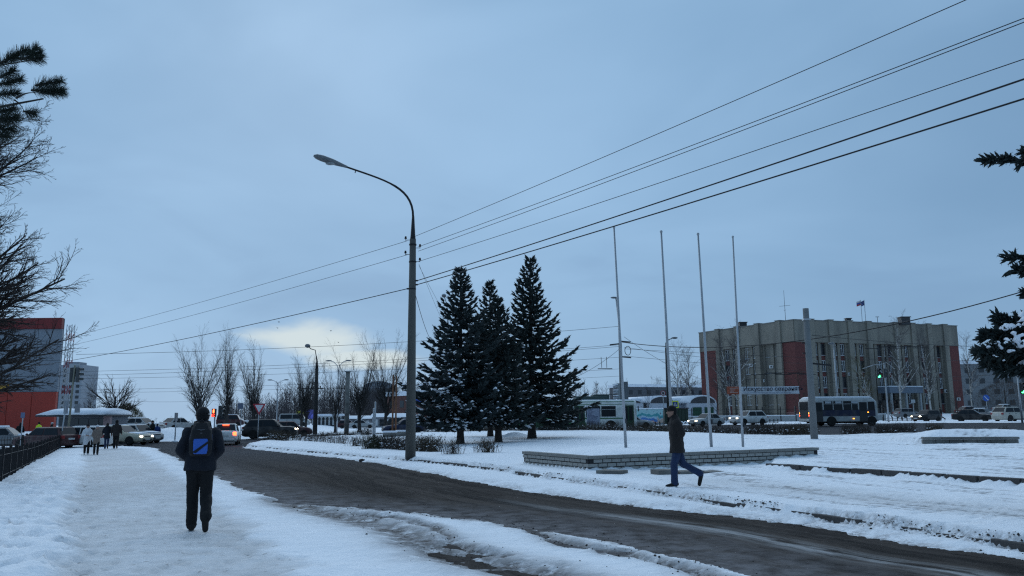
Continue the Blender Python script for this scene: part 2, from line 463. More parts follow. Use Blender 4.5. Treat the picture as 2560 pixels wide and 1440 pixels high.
    h = h - thin * 0.012
    dirt = np.exp(-np.clip(e, 0, 9) / (0.12 + .28 * fbm(x * .7, y * .7, 20))) * sstep(e, -.2, .02) * sstep(fbm(x * 4, y * 4, 19), .30, .60)
    sl_out = slush * (0.75 + .5 * fbm(x * 5, y * 5, 99, 3))
    dirt = np.maximum(dirt, np.exp(-((sk + .08 + .10 * (fbm(x * 3, y * 3, 37) - .5)) / .12) ** 2) * sstep(fbm(x * 1.1, y * 1.1, 35), .30, .52) * (.55 + .6 * fbm(x * 7, y * 7, 36, 3)))  # dirty kerb band, with the ridge's shadow line worked into the same dark tone
    return h, np.clip(packed, 0, 1), thin, np.clip(dirt, 0, 1), np.clip(sl_out, 0, 1)

_ys = [-25.0]
while _ys[-1] < 3500:
    y_ = _ys[-1]
    st = 1.2 if y_ < 1.5 else (0.0092 * (y_ + 1.0) if y_ < 60 else (0.02 * y_ if y_ < 200 else 0.12 * y_))
    _ys.append(y_ + st)
_ys = np.array(_ys)
_tt = np.concatenate([np.linspace(-2.6, -0.86, 26, endpoint=False), np.linspace(-0.86, 0.86, 400), np.linspace(0.86, 2.6, 27)[1:]])
YY, TT = np.meshgrid(_ys, _tt, indexing='ij')
XX = TT * (np.abs(YY) + 2.0)
HH, A_PACK, A_THIN, A_DIRT_SHADE, A_SLUSH = snow_height(XX, YY)
# boot prints trodden into the snow: rows of paired prints along people's ways
_rp = random.Random(77)
def _print(x0, y0, ang, dep, ln=.15, wd=.062):
    r0, r1 = np.searchsorted(_ys, y0 - .35), np.searchsorted(_ys, y0 + .35)
    t0 = x0 / (abs(y0) + 2.0); c0, c1 = np.searchsorted(_tt, t0 - .4 / (abs(y0) + 2) - .02), np.searchsorted(_tt, t0 + .4 / (abs(y0) + 2) + .02)
    X, Y = XX[r0:r1, c0:c1] - x0, YY[r0:r1, c0:c1] - y0
    u, v = X * math.cos(ang) + Y * math.sin(ang), -X * math.sin(ang) + Y * math.cos(ang)
    q = (u / ln) ** 2 + (v / wd) ** 2
    HH[r0:r1, c0:c1] += dep * (-np.exp(-q ** 2) + .35 * np.exp(-((np.sqrt(q) - 1.45) / .3) ** 2))
    A_PACK[r0:r1, c0:c1] = np.clip(A_PACK[r0:r1, c0:c1] + .25 * np.exp(-q ** 2), 0, 1)
def _walk(a, b, dep, stride=.68, wob=.10):
    d = Vector(b) - Vector(a); n = int(d.length / stride); ang = math.atan2(d.y, d.x); s = Vector((-d.y, d.x)).normalized()
    for k in range(n):
        p = Vector(a) + d * ((k + _rp.uniform(-.15, .15)) / n) + s * ((.10 if k % 2 else -.10) + _rp.gauss(0, wob))
        _print(p.x, p.y, ang + _rp.gauss(0, .22) + (0 if _rp.random() < .8 else math.pi), dep * _rp.uniform(.5, 1.2))
for k in range(9):      # the soft verge between footway and fence
    o_ = _rp.uniform(.4, 2.6); g0, g1 = G(140 - o_ * 30, 1440), G(205 - o_ * 12, 1185)
    _walk((g0.x - o_ * .5 + .4, g0.y), (g1.x - o_ * .4 + .3, g1.y), .055, .66, .16)
for k in range(16):     # the trodden footway itself
    f_ = _rp.uniform(.03, .97); g0a, g0b, g1a, g1b = G(128, 1440), G(760, 1440), G(204, 1180), G(420, 1185)
    _walk(g0a.xy.lerp(g0b.xy, f_), g1a.xy.lerp(g1b.xy, min(1, max(0, f_ + _rp.gauss(0, .1)))), .020, .7, .18)
for k in range(7):      # people crossing the square, right of the planter
    y_ = _rp.uniform(1215, 1262); g0, g1 = G(2600, y_ + 55, .2), G(1500, y_ - 10, .2)
    _walk((g0.x, g0.y), (g1.x, g1.y), .035, .68, .14)
for px_, py_ in ((1697, 1217), (1752, 1218), (484, 1331), (515, 1322)):
    g0 = G(px_, py_, .2 if px_ > 1000 else .05); _print(g0.x, g0.y, 1.57, .03)
ZZ = gz(XX, YY) + HH
nr, nc = XX.shape
_idx = np.arange(nr * nc).reshape(nr, nc)
_F = np.stack([_idx[:-1, :-1], _idx[:-1, 1:], _idx[1:, 1:], _idx[1:, :-1]], -1).reshape(-1, 4)
me = np_mesh('snow_ground', np.stack([XX, YY, ZZ], -1).reshape(-1, 3), _F)
for nm, arr in (('packed', A_PACK), ('thin', A_THIN), ('dirt', A_DIRT_SHADE), ('slush', A_SLUSH)):
    at_ = me.attributes.new(nm, 'FLOAT', 'POINT'); at_.data.foreach_set('value', arr.ravel().astype(np.float32))

def nodes_of(name):
    m = bpy.data.materials.new(name); m.use_nodes = True
    return m, m.node_tree.nodes, m.node_tree.links
def _mixc(n, l, f, a, b):
    x = n.new('ShaderNodeMix'); x.data_type = 'RGBA'
    if isinstance(f, (int, float)): x.inputs[0].default_value = f
    else: l.new(f, x.inputs[0])
    for i, c in ((6, a), (7, b)):
        if isinstance(c, tuple): x.inputs[i].default_value = (*c, 1)
        else: l.new(c, x.inputs[i])
    return x.outputs[2]
def _noise(n, l, vec, scale, detail=4, rough=.5):
    t = n.new('ShaderNodeTexNoise'); t.inputs['Scale'].default_value = scale; t.inputs['Detail'].default_value = detail; t.inputs['Roughness'].default_value = rough
    l.new(vec, t.inputs['Vector']); return t.outputs['Fac']
def _range(n, l, x, a, b, c=0., d=1.):
    r = n.new('ShaderNodeMapRange'); r.inputs[1].default_value = a; r.inputs[2].default_value = b; r.inputs[3].default_value = c; r.inputs[4].default_value = d
    l.new(x, r.inputs[0]); return r.outputs[0]
def _math(n, l, op, a, b):
    r = n.new('ShaderNodeMath'); r.operation = op
    for i, c in ((0, a), (1, b)):
        if isinstance(c, (int, float)): r.inputs[i].default_value = c
        else: l.new(c, r.inputs[i])
    return r.outputs[0]
def snow_material():
    m, n, l = nodes_of('snow')
    b = n['Principled BSDF']; b.inputs['Roughness'].default_value = 0.75; b.inputs['Specular IOR Level'].default_value = 0.25
    g = n.new('ShaderNodeNewGeometry').outputs['Position']
    def at2(k):
        a = n.new('ShaderNodeAttribute'); a.attribute_name = k; return a.outputs['Fac']
    c = _mixc(n, l, _noise(n, l, g, 0.9, 5), (0.84, 0.865, 0.905), (0.91, 0.925, 0.95))
    pk = _math(n, l, 'MULTIPLY', at2('packed'), _range(n, l, _noise(n, l, g, 2.2, 6, .65), .3, .6, .6, 1.0))
    c = _mixc(n, l, pk, c, (0.55, 0.545, 0.545))
    # scattered grit and leaf bits; the specks also paint in the shade of dents
    sp_ = _range(n, l, _noise(n, l, g, 9.0, 3, .7), .63, .69)
    c = _mixc(n, l, _math(n, l, 'MULTIPLY', sp_, _range(n, l, at2('packed'), 0, .4, .12, .6)), c, (0.22, 0.20, 0.18))
    th = _math(n, l, 'MULTIPLY', at2('thin'), _range(n, l, _noise(n, l, g, 7, 4), .38, .6))
    c = _mixc(n, l, th, c, (0.15, 0.15, 0.155))
    sl = _math(n, l, 'MULTIPLY', at2('slush'), _range(n, l, _noise(n, l, g, 3.5, 6, .7), .28, .46))
    c = _mixc(n, l, sl, c, _mixc(n, l, _range(n, l, _noise(n, l, g, 8, 5, .7), .40, .54), (0.25, 0.245, 0.255), (0.055, 0.049, 0.047)))
    dt = _math(n, l, 'MULTIPLY', at2('dirt'), _range(n, l, _noise(n, l, g, 12, 4, .7), .36, .6))
    c = _mixc(n, l, dt, c, (0.13, 0.112, 0.10))  # dirty fringe colour, also used for the shadow line painted along the kerb
    l.new(c, b.inputs['Base Color'])
    hh = _math(n, l, 'ADD', _noise(n, l, g, 4.5, 5, .6), _math(n, l, 'MULTIPLY', _noise(n, l, g, 24, 3), 0.3))
    bp = n.new('ShaderNodeBump'); bp.inputs['Strength'].default_value = 0.6; bp.inputs['Distance'].default_value = 0.07
    l.new(hh, bp.inputs['Height']); l.new(bp.outputs[0], b.inputs['Normal'])
    return m
m_ground = snow_material()
tag(obj('ground', me, m_ground, smooth=True), 'snow covered ground with trodden footway and drifts', kind='structure')

# the road sheet that lies under the snow
_ys2 = [1.5]
while _ys2[-1] < 135: _ys2.append(_ys2[-1] * 1.018 + 0.03)
_ys2 = np.array(_ys2); _t2 = np.linspace(-0.95, 0.95, 190)
Y2, T2 = np.meshgrid(_ys2, _t2, indexing='ij'); X2 = T2 * (Y2 + 2)
du, ds = pdist(X2, Y2, UPP)
_low_d, _ = pdist(X2, Y2, LOW)
rut = (fbm(du * 2.4, ds * .12, 101, 3) - .5) * 0.02
edge = np.exp(-(_low_d / 0.9) ** 2) * 0.0
Z2 = gz(X2, Y2) + rut * np.clip(1 - Y2 / 60, 0, 1) + (fbm(X2 * 4, Y2 * 4, 103, 3) - .5) * 0.018 * np.clip(1 - Y2 / 40, 0, 1)
i2 = np.arange(X2.size).reshape(X2.shape)
F2 = np.stack([i2[:-1, :-1], i2[:-1, 1:], i2[1:, 1:], i2[1:, :-1]], -1).reshape(-1, 4)
me = np_mesh('road', np.stack([X2, Y2, Z2], -1).reshape(-1, 3), F2)
for nm, arr in (('across', du), ('along', ds), ('lowd', _low_d)):
    a_ = me.attributes.new(nm, 'FLOAT', 'POINT'); a_.data.foreach_set('value', arr.ravel().astype(np.float32))
def road_material():
    m, n, l = nodes_of('slushy_asphalt')
    b = n['Principled BSDF']
    g = n.new('ShaderNodeNewGeometry').outputs['Position']
    def at2(k):
        a = n.new('ShaderNodeAttribute'); a.attribute_name = k; return a.outputs['Fac']
    cv = n.new('ShaderNodeCombineXYZ'); l.new(_math(n, l, 'MULTIPLY', at2('across'), 2.6), cv.inputs[0]); l.new(_math(n, l, 'MULTIPLY', at2('along'), 0.16), cv.inputs[1])
    wob = n.new('ShaderNodeVectorMath'); wob.operation = 'ADD'
    nn = n.new('ShaderNodeTexNoise'); nn.inputs['Scale'].default_value = .7; l.new(g, nn.inputs['Vector'])
    l.new(cv.outputs[0], wob.inputs[0]); l.new(nn.outputs['Color'], wob.inputs[1])
    v = wob.outputs[0]
    s1 = _noise(n, l, v, 1.0, 6, .62)
    s2 = _noise(n, l, v, 2.7, 5, .6)
    s3 = _noise(n, l, v, 7.5, 4, .65)
    c = _mixc(n, l, _range(n, l, s1, .36, .62), (0.020, 0.018, 0.0175), (0.078, 0.066, 0.059))
    c = _mixc(n, l, _math(n, l, 'MULTIPLY', _range(n, l, s2, .55, .72), .55), c, (0.110, 0.098, 0.091))
    c = _mixc(n, l, _math(n, l, 'MULTIPLY', _range(n, l, s3, .56, .66), .75), c, (0.010, 0.009, 0.009))
    # greyer slush near the lower edge and between the wheel ruts
    lo = _range(n, l, at2('lowd'), 2.1, 0.1)
    c = _mixc(n, l, _math(n, l, 'MULTIPLY', lo, _range(n, l, _noise(n, l, g, 3, 5, .65), .36, .60, .15, 1.0)), c, (0.19, 0.18, 0.185))
    mid = _math(n, l, 'MULTIPLY', _range(n, l, _math(n, l, 'ABSOLUTE', _math(n, l, 'SUBTRACT', at2('across'), 1.32), 0), .40, .03), _range(n, l, _noise(n, l, v, 1.6, 5, .7), .38, .56))
    mid = _math(n, l, 'MULTIPLY', mid, _range(n, l, at2('along'), 38, 43))
    c = _mixc(n, l, mid, c, (0.33, 0.325, 0.325))
    gr = _range(n, l, _noise(n, l, g, 14, 3, .7), .62, .70)
    c = _mixc(n, l, _math(n, l, 'MULTIPLY', gr, .6), c, (0.03, 0.026, 0.024))
    # the avenue beyond is swept wet asphalt
    sx = n.new('ShaderNodeSeparateXYZ'); l.new(g, sx.inputs[0])
    av = _range(n, l, sx.outputs[1], 26, 44)
    c = _mixc(n, l, av, c, _mixc(n, l, _noise(n, l, g, .35, 5), (0.034, 0.037, 0.043), (0.062, 0.066, 0.074)))
    l.new(c, b.inputs['Base Color'])
    l.new(_mixc(n, l, av, _range(n, l, s1, .3, .7, .75, .95), (.75, .75, .75)), b.inputs['Roughness'])
    b.inputs['Specular IOR Level'].default_value = 0.02
    bp = n.new('ShaderNodeBump'); bp.inputs['Strength'].default_value = 0.6; bp.inputs['Distance'].default_value = 0.03
    l.new(_math(n, l, 'ADD', _noise(n, l, g, 9, 5, .7), s2), bp.inputs['Height']); l.new(bp.outputs[0], b.inputs['Normal'])
    return m
tag(obj('road', me, road_material(), smooth=True), 'slushy brown asphalt road curving to the avenue', kind='structure')

def surf(x, y):
    """snow surface height at single points"""
    h = snow_height(np.array([x], float), np.array([y], float))[0][0]
    return gzf(x, y) + max(float(h), 0.0)
def GS(px, py):
    """where a sight line meets the snow surface"""
    p = G(px, py)
    for _ in range(5): p = G(px, py, surf(p.x, p.y) - gzf(p.x, p.y))
    return Vector((p.x, p.y, surf(p.x, p.y)))
def onsurf(p): return Vector((p.x, p.y, surf(p.x, p.y)))
# ================================================================== trees and shrubs
def perp(rng, d):
    v = Vector((rng.gauss(0, 1), rng.gauss(0, 1), rng.gauss(0, 1)))
    v = v - d * v.dot(d)
    return v.normalized() if v.length > 1e-6 else Vector((1, 0, 0))
def limb(rng, p, d, L, r, lv, P, segs):
    """one limb and everything that grows from it; P = per-level settings"""
    n, kids, ang, ratio, trop, wob, start, taper = P[lv][:8]
    thin = P[lv][8] if len(P[lv]) > 8 else (0.36 if lv == 0 else 0.5)
    d = d.normalized(); step = L / n; pts = [(p.copy(), d.copy(), r)]
    for i in range(n):
        d = (d + perp(rng, d) * wob + Vector((0, 0, trop))).normalized()
        q = p + d * step; r2 = max(r * (1 - (1 - taper) * (i + 1) / n), 0.0022)
        r1 = pts[-1][2]
        segs.append((p, q, r1, r2)); p = q; pts.append((p.copy(), d.copy(), r2))
    if lv + 1 >= len(P): return
    for k in range(kids if isinstance(kids, int) else rng.randint(*kids)):
        t = start + (1 - start) * ((k + rng.random()) / max(1, kids if isinstance(kids, int) else kids[1]))
        t = min(t, 0.999) * n; i = int(t)
        b, bd, br = pts[i]; e = pts[i + 1][0]
        base = b.lerp(e, t - i)
        a = ang * rng.uniform(.7, 1.3)
        nd = (bd * math.cos(a) + perp(rng, bd) * math.sin(a)).normalized()
        limb(rng, base, nd, L * ratio * rng.uniform(.6, 1.15) * (1.1 - 0.45 * t / n), max(br * thin, .0035), lv + 1, P, segs)
def bare_tree(name, label, loc, P, H, r, seed, m_t=None, m_b=None, group=None, lean=(0, 0), cat='tree', sides=3, fat=1.0):
    rng = random.Random(seed); segs = []
    t = thing(name, label, cat, loc, 0, group)
    limb(rng, Vector((0, 0, -0.15)), Vector((lean[0], lean[1], 1)), H, r, 0, P, segs)
    n0 = P[0][0]
    if fat != 1.0: segs = segs[:n0] + [(a_, b_, c_ * fat, d_ * fat) if c_ < .03 else (a_, b_, c_, d_) for a_, b_, c_, d_ in segs[n0:]]
    tb = MB(); tr = segs[:n0]
    tb.tube([s[0] for s in tr] + [tr[-1][1]], [s[2] for s in tr] + [tr[-1][3]], 9)
    tb.tube([(0, 0, -.2), (0, 0, .05), (0, 0, .35)], [r * 1.5, r * 1.3, r * 1.02], 9)
    tb.build('trunk', m_t or m_bark, t, True)
    big = [s for s in segs[n0:] if s[2] > r * .22]; small = [s for s in segs[n0:] if s[2] <= r * .22]
    if big: obj('limbs', tubes_mesh('limbs', big, 5), m_t or m_bark, t, True)['kind'] = 'stuff'
    obj('crown', tubes_mesh('crown', small, sides), m_b or m_twig, t)
    return t
#        n  kids ang ratio trop wob start taper
POPLAR = [(6, 15, .29, 2.6, .00, .03, .30, .55, .27), (8, 24, .50, .21, .010, .03, .04, .12, .55), (3, 8, .55, .5, .05, .08, .1, .3), (1, 0, .5, .4, .03, .1, .2, .4)]
LINDEN = [(7, 13, .80, .62, .00, .05, .22, .35), (7, 9, .62, .42, .02, .09, .18, .25), (5, 7, .6, .48, .015, .12, .15, .3), (3, 3, .6, .5, .01, .14, .2, .4), (2, 0, .5, .4, .0, .1, .2, .4)]
SPREAD = [(6, 9, .75, .75, .00, .05, .30, .5), (7, 8, .55, .45, .03, .08, .2, .25), (5, 6, .5, .45, .03, .1, .15, .3), (3, 0, .6, .5, .02, .14, .2, .4)]
BIRCH = [(9, 28, .55, .32, .00, .02, .22, .12), (4, 9, .5, .5, -.02, .08, .15, .25), (3, 5, .5, .6, -.10, .1, .2, .35), (2, 0, .4, .4, -.12, .1, .2, .4)]
m_poplar = mat('poplar_bark', (0.045, 0.042, 0.04), 0.95, 0, .4, 6)
m_birch = mat('birch_bark', (0.42, 0.41, 0.39), 0.9, 0, .1, 2, col2=(0.05, 0.05, 0.05), c2scale=5, c2lo=.55, c2hi=.6)
m_brown = mat('brown_twigs', (0.075, 0.048, 0.034), 0.95, 0, .3, 2)
m_olive = mat('olive_twigs', (0.085, 0.078, 0.035), 0.95, 0, .3, 2)
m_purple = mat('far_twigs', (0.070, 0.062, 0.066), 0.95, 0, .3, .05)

# --- pruned poplars along the avenue: photo column, depth, top row, spread, label
_pop = [
    (497, 84, 832, 1.12, 19, 'tallest pruned bare poplar, above the hat of the man with backpack', .26),
    (566, 84, 842, .80, 12, 'slim bare poplar just right of the red traffic light', .22),
    (632, 86, 880, .95, 13, 'broom shaped bare poplar above the give way sign', .25),
    (752, 92, 905, .95, 14, 'bare poplar with dark limbs left of the black lamp post', .18),
    (763, 93, 895, .7, 15, 'thin twin stemmed bare poplar directly beside the black lamp post', .16),
    (838, 96, 905, .85, 16, 'low forked bare poplar between lamp post and concrete stump', .16),
    (899, 92, 862, 1.15, 17, 'bare poplar with wide limbs right of the concrete stump', .25),
    (963, 93, 842, 1.15, 18, 'bare poplar behind the two rusty poles', .22)]
for px, Y, top, sp_, sd_, lb, rr in _pop:
    b = on(px, Y); Ht = zat(top, px, Y) - b.z
    P = [list(q) for q in POPLAR]
    P[0][2] *= sp_; P[0][1] = int(15 * (0.7 + .35 * sp_))
    if rr < .2: P[0][5] = .06
    bare_tree('poplar_tree', lb, (b.x, b.y, b.z), [tuple(q) for q in P], Ht * .36, rr, sd_, m_poplar, m_poplar, 'pruned poplars along the avenue', fat=1.0)

# --- the big bare linden leaning in from the left
b = on(-200, 22)
bare_tree('linden_tree', 'big bare tree with fine dark twigs hanging in from the left edge', (b.x, b.y, b.z), [(10, 104, 1.12, .355, .00, .03, .17, .22), (8, 13, .55, .42, .035, .07, .12, .25), (4, 8, .55, .48, .03, .1, .12, .3), (2, 3, .55, .5, .02, .12, .2, .4), (1, 0, .5, .4, .0, .1, .2, .4)], 10.4, .24, 6, group=None, fat=1.5)
# --- round bare tree by the kiosk, olive willow behind it, far birch
b = on(283, 74); bare_tree('maple_tree', 'round bare tree with a forked dark trunk by the kiosk', (b.x, b.y, b.z), [(6, 17, .80, .92, .0, .05, .28, .4, .42), (7, 11, .55, .42, .03, .08, .15, .25), (5, 7, .5, .45, .03, .1, .15, .3), (3, 0, .6, .5, .02, .14, .2, .4)], 4.2, .19, 27, fat=1.5)
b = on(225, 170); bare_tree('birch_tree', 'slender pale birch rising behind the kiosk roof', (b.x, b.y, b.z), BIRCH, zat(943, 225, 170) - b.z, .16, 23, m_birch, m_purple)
def willow(px, Y, top, rad, lb, m, seed, name='willow_tree', n=2600, cat='tree'):
    rng = random.Random(seed); b = on(px, Y); H = zat(top, px, Y) - b.z
    t = thing(name, lb, cat, b); segs = []
    MB().tube([(0, 0, -.2), (0, 0, H * .3), (0, 0, H * .75)], [.16, .13, .05], 7).build('trunk', m_bark, t, True)
    for i in range(n):
        a = rng.uniform(0, 2 * math.pi); u = rng.random() ** .5; h = rng.random()
        rr = rad * u * math.sqrt(max(0.02, 1 - (2 * h - .75) ** 2 / 1.6))
        p = Vector((rr * math.cos(a), rr * math.sin(a), H * (.12 + .88 * h * (1 - .25 * u * u))))
        d = Vector((math.cos(a) * .35, math.sin(a) * .35, rng.uniform(.1, 1.0))) * rng.uniform(.25, .6)
        segs.append((p, p + d, .014, .006))
    obj('crown', tubes_mesh('crown', segs, 3), m, t)
    return t
willow(313, 92, 1008, 1.9, 'rounded olive brown bush tree behind the cars at left', m_olive, 31, n=3800)
willow(2517, 150, 948, 5.5, 'rusty brown leafy bush tree below the snowy spruce bough', m_brown, 32, n=5200)

# --- birches and small trees before the office building
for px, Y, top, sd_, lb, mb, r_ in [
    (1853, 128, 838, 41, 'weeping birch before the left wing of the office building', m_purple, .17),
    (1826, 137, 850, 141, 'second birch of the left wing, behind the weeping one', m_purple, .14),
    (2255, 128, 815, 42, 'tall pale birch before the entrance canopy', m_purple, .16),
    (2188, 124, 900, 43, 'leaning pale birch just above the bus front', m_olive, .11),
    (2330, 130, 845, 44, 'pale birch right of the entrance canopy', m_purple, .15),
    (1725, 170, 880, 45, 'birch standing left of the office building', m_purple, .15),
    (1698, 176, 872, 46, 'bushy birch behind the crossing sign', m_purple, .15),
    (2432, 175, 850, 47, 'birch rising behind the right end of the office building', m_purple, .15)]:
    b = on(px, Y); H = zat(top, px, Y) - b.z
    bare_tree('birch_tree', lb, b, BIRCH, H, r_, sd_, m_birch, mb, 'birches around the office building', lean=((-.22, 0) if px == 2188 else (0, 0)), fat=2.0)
b = on(1794, 112); bare_tree('young_tree', 'young dark bare tree before the red brick end panel', b, [(6, 12, .8, .6, .0, .05, .3, .3)] + SPREAD[1:], 6.0, .11, 51)
b = on(1620, 128); bare_tree('young_tree', 'young bare tree before the arched garage roofs', b, [(6, 12, .6, .6, .0, .05, .2, .3)] + SPREAD[1:], 5.2, .09, 52)
b = on(2003, 140); bare_tree('bare_tree', 'reddish brown bare tree at the corner of the office building', b, [(7, 26, .75, .55, .0, .04, .12, .2)] + SPREAD[1:], 7.6, .12, 53, m_brown, m_brown)
b = on(2395, 122); bare_tree('young_tree', 'low spreading bare tree near the right brick panel', b, [(5, 12, .9, .8, .0, .05, .15, .3)] + SPREAD[1:], 4.2, .09, 54)
b = on(2230, 134); bare_tree('bush', 'brown twiggy bush below the entrance canopy', b, [(4, 22, .8, .9, .0, .05, .05, .3)] + SPREAD[1:], 2.6, .07, 55, m_brown, m_brown, cat='bush')

# --- far wood: one mass
def wood(name, label, spans, seed, m):
    rng = random.Random(seed); segs = []
    for (x0, x1, y0, y1, t0, t1, cnt) in spans:
        for i in range(cnt):
            px = rng.uniform(x0, x1); Y = rng.uniform(y0, y1); top = rng.uniform(t0, t1)
            b = on(px, Y); H = max(3.0, (zat(top, px, Y) - b.z) * rng.uniform(.8, 1.02))
            segs.append((b, b + Vector((0, 0, H * .95)), .14, .02))
            for k in range(30):
                h = rng.uniform(.12, .98); a = rng.uniform(0, 6.28)
                L = H * .26 * (1.1 - h) + .4
                p = b + Vector((0, 0, H * h * .95)); d = Vector((math.cos(a), math.sin(a), rng.uniform(.5, 1.6))).normalized() * L
                segs.append((p, p + d, .05, .012))
                for q in range(1):
                    d2 = (d.normalized() + Vector((rng.gauss(0, .5), rng.gauss(0, .5), rng.uniform(0, .8)))).normalized() * L * .55
                    s = p + d * rng.uniform(.35, .95); segs.append((s, s + d2, .028, .008))
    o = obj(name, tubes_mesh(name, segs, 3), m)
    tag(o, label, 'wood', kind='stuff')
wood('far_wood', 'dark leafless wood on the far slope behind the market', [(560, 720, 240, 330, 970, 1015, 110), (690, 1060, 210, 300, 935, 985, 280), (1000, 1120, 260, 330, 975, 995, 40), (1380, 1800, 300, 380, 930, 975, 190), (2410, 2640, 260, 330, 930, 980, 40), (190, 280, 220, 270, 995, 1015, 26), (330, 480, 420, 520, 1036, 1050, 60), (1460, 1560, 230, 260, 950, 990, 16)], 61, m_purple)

# --- spruces
m_needle = mat('spruce_needles', (0.011, 0.020, 0.019), 0.85, 0, .45, 1.2)
m_needle2 = mat('spruce_needles_grey', (0.015, 0.025, 0.026), 0.85, 0, .45, 1.2)
def sprays(segs, rng, p, d, L, snow, sp, thick=.05):
    """a twig clothed in needles: a bristly spindle and side shoots"""
    q = p + d * L
    segs.append((p, p + d * L * .55, thick * .7, thick)); segs.append((p + d * L * .55, q, thick, .006))
    for k in range(3):
        v = (d * .5 + perp(rng, d)).normalized() * thick * 2.3
        b = p.lerp(q, rng.uniform(.1, .95)); segs.append((b, b + v, .012, .003))
    if sp > 0 and rng.random() < sp:
        snow.append((p + d * L * rng.uniform(.2, .5) + Vector((0, 0, thick * .9)), d, L * rng.uniform(.35, .8), thick * rng.uniform(.7, 1.35)))
def snow_blobs(name, items, parent):
    mb = MB(); rng = random.Random(len(items))
    for p, d, L, r in items:
        e = Vector((d.x, d.y, d.z * .6)).normalized(); s = Vector((-e.y, e.x, 0))
        s = s.normalized() if s.length > 1e-4 else Vector((1, 0, 0))
        rings = []
        for i, (t, k) in enumerate(((0, .25), (.3, 1), (.7, .85), (1, .2))):
            c = p + e * (L * t); kk = r * k * rng.uniform(.8, 1.2)
            rings.append([c + s * kk, c + Vector((0, 0, kk * .75)), c - s * kk, c - Vector((0, 0, kk * .25))])
        mb.loft(rings)
    o_ = mb.build(name, m_snow, parent, True); o_['kind'] = 'stuff'; return o_
def spruce(label, loc, H, rad, seed, snow_amt, mneedle, bare=1.6, shape=1.0, trunk_r=.2, dens=1.0, tops=1):
    rng = random.Random(seed); t = thing('spruce_tree', label, 'tree', loc, 0, 'spruces on the snowy island')
    MB().tube([(0, 0, -.3), (0, 0, .0), (0, 0, .5), (0, 0, H * .6), (0, 0, H)], [trunk_r * 1.6, trunk_r * 1.25, trunk_r, trunk_r * .5, .02], 10).build('trunk', m_bark, t, True)
    segs, limbs, snow = [], [], []
    z = bare
    while z < H - .15:
        u = (z - bare) / (H - bare)
        reach = rad * float(np.interp(u, shape[0], shape[1])) * (.92 + .16 * rng.random()) + .10
        nb = max(6, int((6 + 8 * (1 - u)) * dens)); a0 = rng.uniform(0, 6.28)
        for k in range(nb):
            a = a0 + 6.283 * (k + rng.uniform(-.3, .3)) / nb
            Lb = reach * rng.uniform(.70, 1.08) * (.72 + .56 * float(vn(np.array([a * .9 + seed]), np.array([z * .75]), seed)[0]))
            d = Vector((math.cos(a), math.sin(a), 0))
            droop = -.02 + .5 * u - (.04 if u < .25 else .0)
            pts = []; p = Vector((0, 0, z + rng.uniform(-.1, .1))); nseg = 5
            for i in range(nseg + 1):
                f = i / nseg
                pts.append(p + d * (Lb * f) + Vector((0, 0, Lb * (droop * f - .30 * math.sin(f * 2.4) * (1 - u) + (.06 + .22 * u) * f * f))))
            for i in range(nseg): limbs.append((pts[i], pts[i + 1], .022 * (1 - i / 6) * (1.3 - u), .025 * (1 - (i + 1) / 6) * (1.3 - u) + .004))
            nt = max(5, int(Lb / .085 * dens))
            for j in range(nt):
                f = (.10 + .9 * (j + rng.random()) / nt); i = min(int(f * nseg), nseg - 1)
                b = pts[i].lerp(pts[i + 1], f * nseg - i); bd = (pts[i + 1] - pts[i]).normalized()
                side = Vector((-bd.y, bd.x, 0)) * (1 if rng.random() < .5 else -1)
                dd = (bd * rng.uniform(.5, 1.1) + side * rng.uniform(.2, 1.0) + Vector((0, 0, rng.uniform(-.45, .35)))).normalized()
                Lt = (.22 + .34 * (1 - abs(f - .55))) * (.55 + .6 * (1 - u)) * rng.uniform(.6, 1.1)
                low = max(0., 1 - u * 1.7)
                cl_ = float(vn(np.array([b.x * 1.1 + seed]), np.array([b.z * 1.5 + b.y]), 7)[0]); sa = snow_amt * low * (1.9 if math.cos(a - 3.6) > .1 else .7) * (1.5 if cl_ > .55 else .25)
                sprays(segs, rng, b, dd, Lt, snow, sa, .058 + .03 * (1 - u))
            sprays(segs, rng, pts[-1] - d * .1, (pts[-1] - pts[-2]).normalized(), .3 + .15 * (1 - u), snow, snow_amt * .6 * max(0, 1 - u * 1.5), .05)
        z += (.30 + .14 * (1 - u)) * rng.uniform(.8, 1.2)
    segs.append((Vector((0, 0, H - .5)), Vector((0, 0, H + .15)), .05, .01))
    obj('limbs', tubes_mesh('limbs', limbs, 4), m_bark, t)['kind'] = 'stuff'
    obj('crown', tubes_mesh('crown', segs, 3), mneedle, t)
    if snow: snow_blobs('snow', snow, t)
    return t
for px, py, top, rad_px, sd_, sn, mm, sh, lb, bare, dens in [
    (1151, 1109, 676, 116, 71, .40, m_needle2, ((0, .1, .25, .45, .58, .72, .85, 1), (.85, 1.0, 1.02, .78, .46, .30, .19, .03)), 'left spruce of the group, with the most snow on its boughs', 1.75, 1.0),
    (1226, 1091, 708, 92, 72, .22, m_needle, ((0, .2, .45, .65, .85, 1), (.8, 1.0, .72, .42, .19, .03)), 'slim spruce with its trunk second from left, farther back', 1.8, .85),
    (1246, 1105, 742, 90, 73, .24, m_needle, ((0, .2, .45, .65, .8, .9, 1), (.8, 1.0, .8, .52, .28, .10, .04)), 'spruce with thin bare leader in the middle of the group', 1.5, .85),
    (1330, 1096, 648, 124, 74, .17, m_needle, ((0, .08, .2, .33, .45, .6, .75, .88, 1), (.85, 1.02, .92, .74, .54, .38, .28, .13, .03)), 'tallest right hand spruce of the group', 1.8, 1.0)]:
    b = GS(px, py); H = zat(top, px, b.y) - b.z
    spruce(lb, b, H, rad_px / FPX * b.y * 1.0, sd_, sn, mm, bare, sh, .20 if px != 1330 else .26, dens)

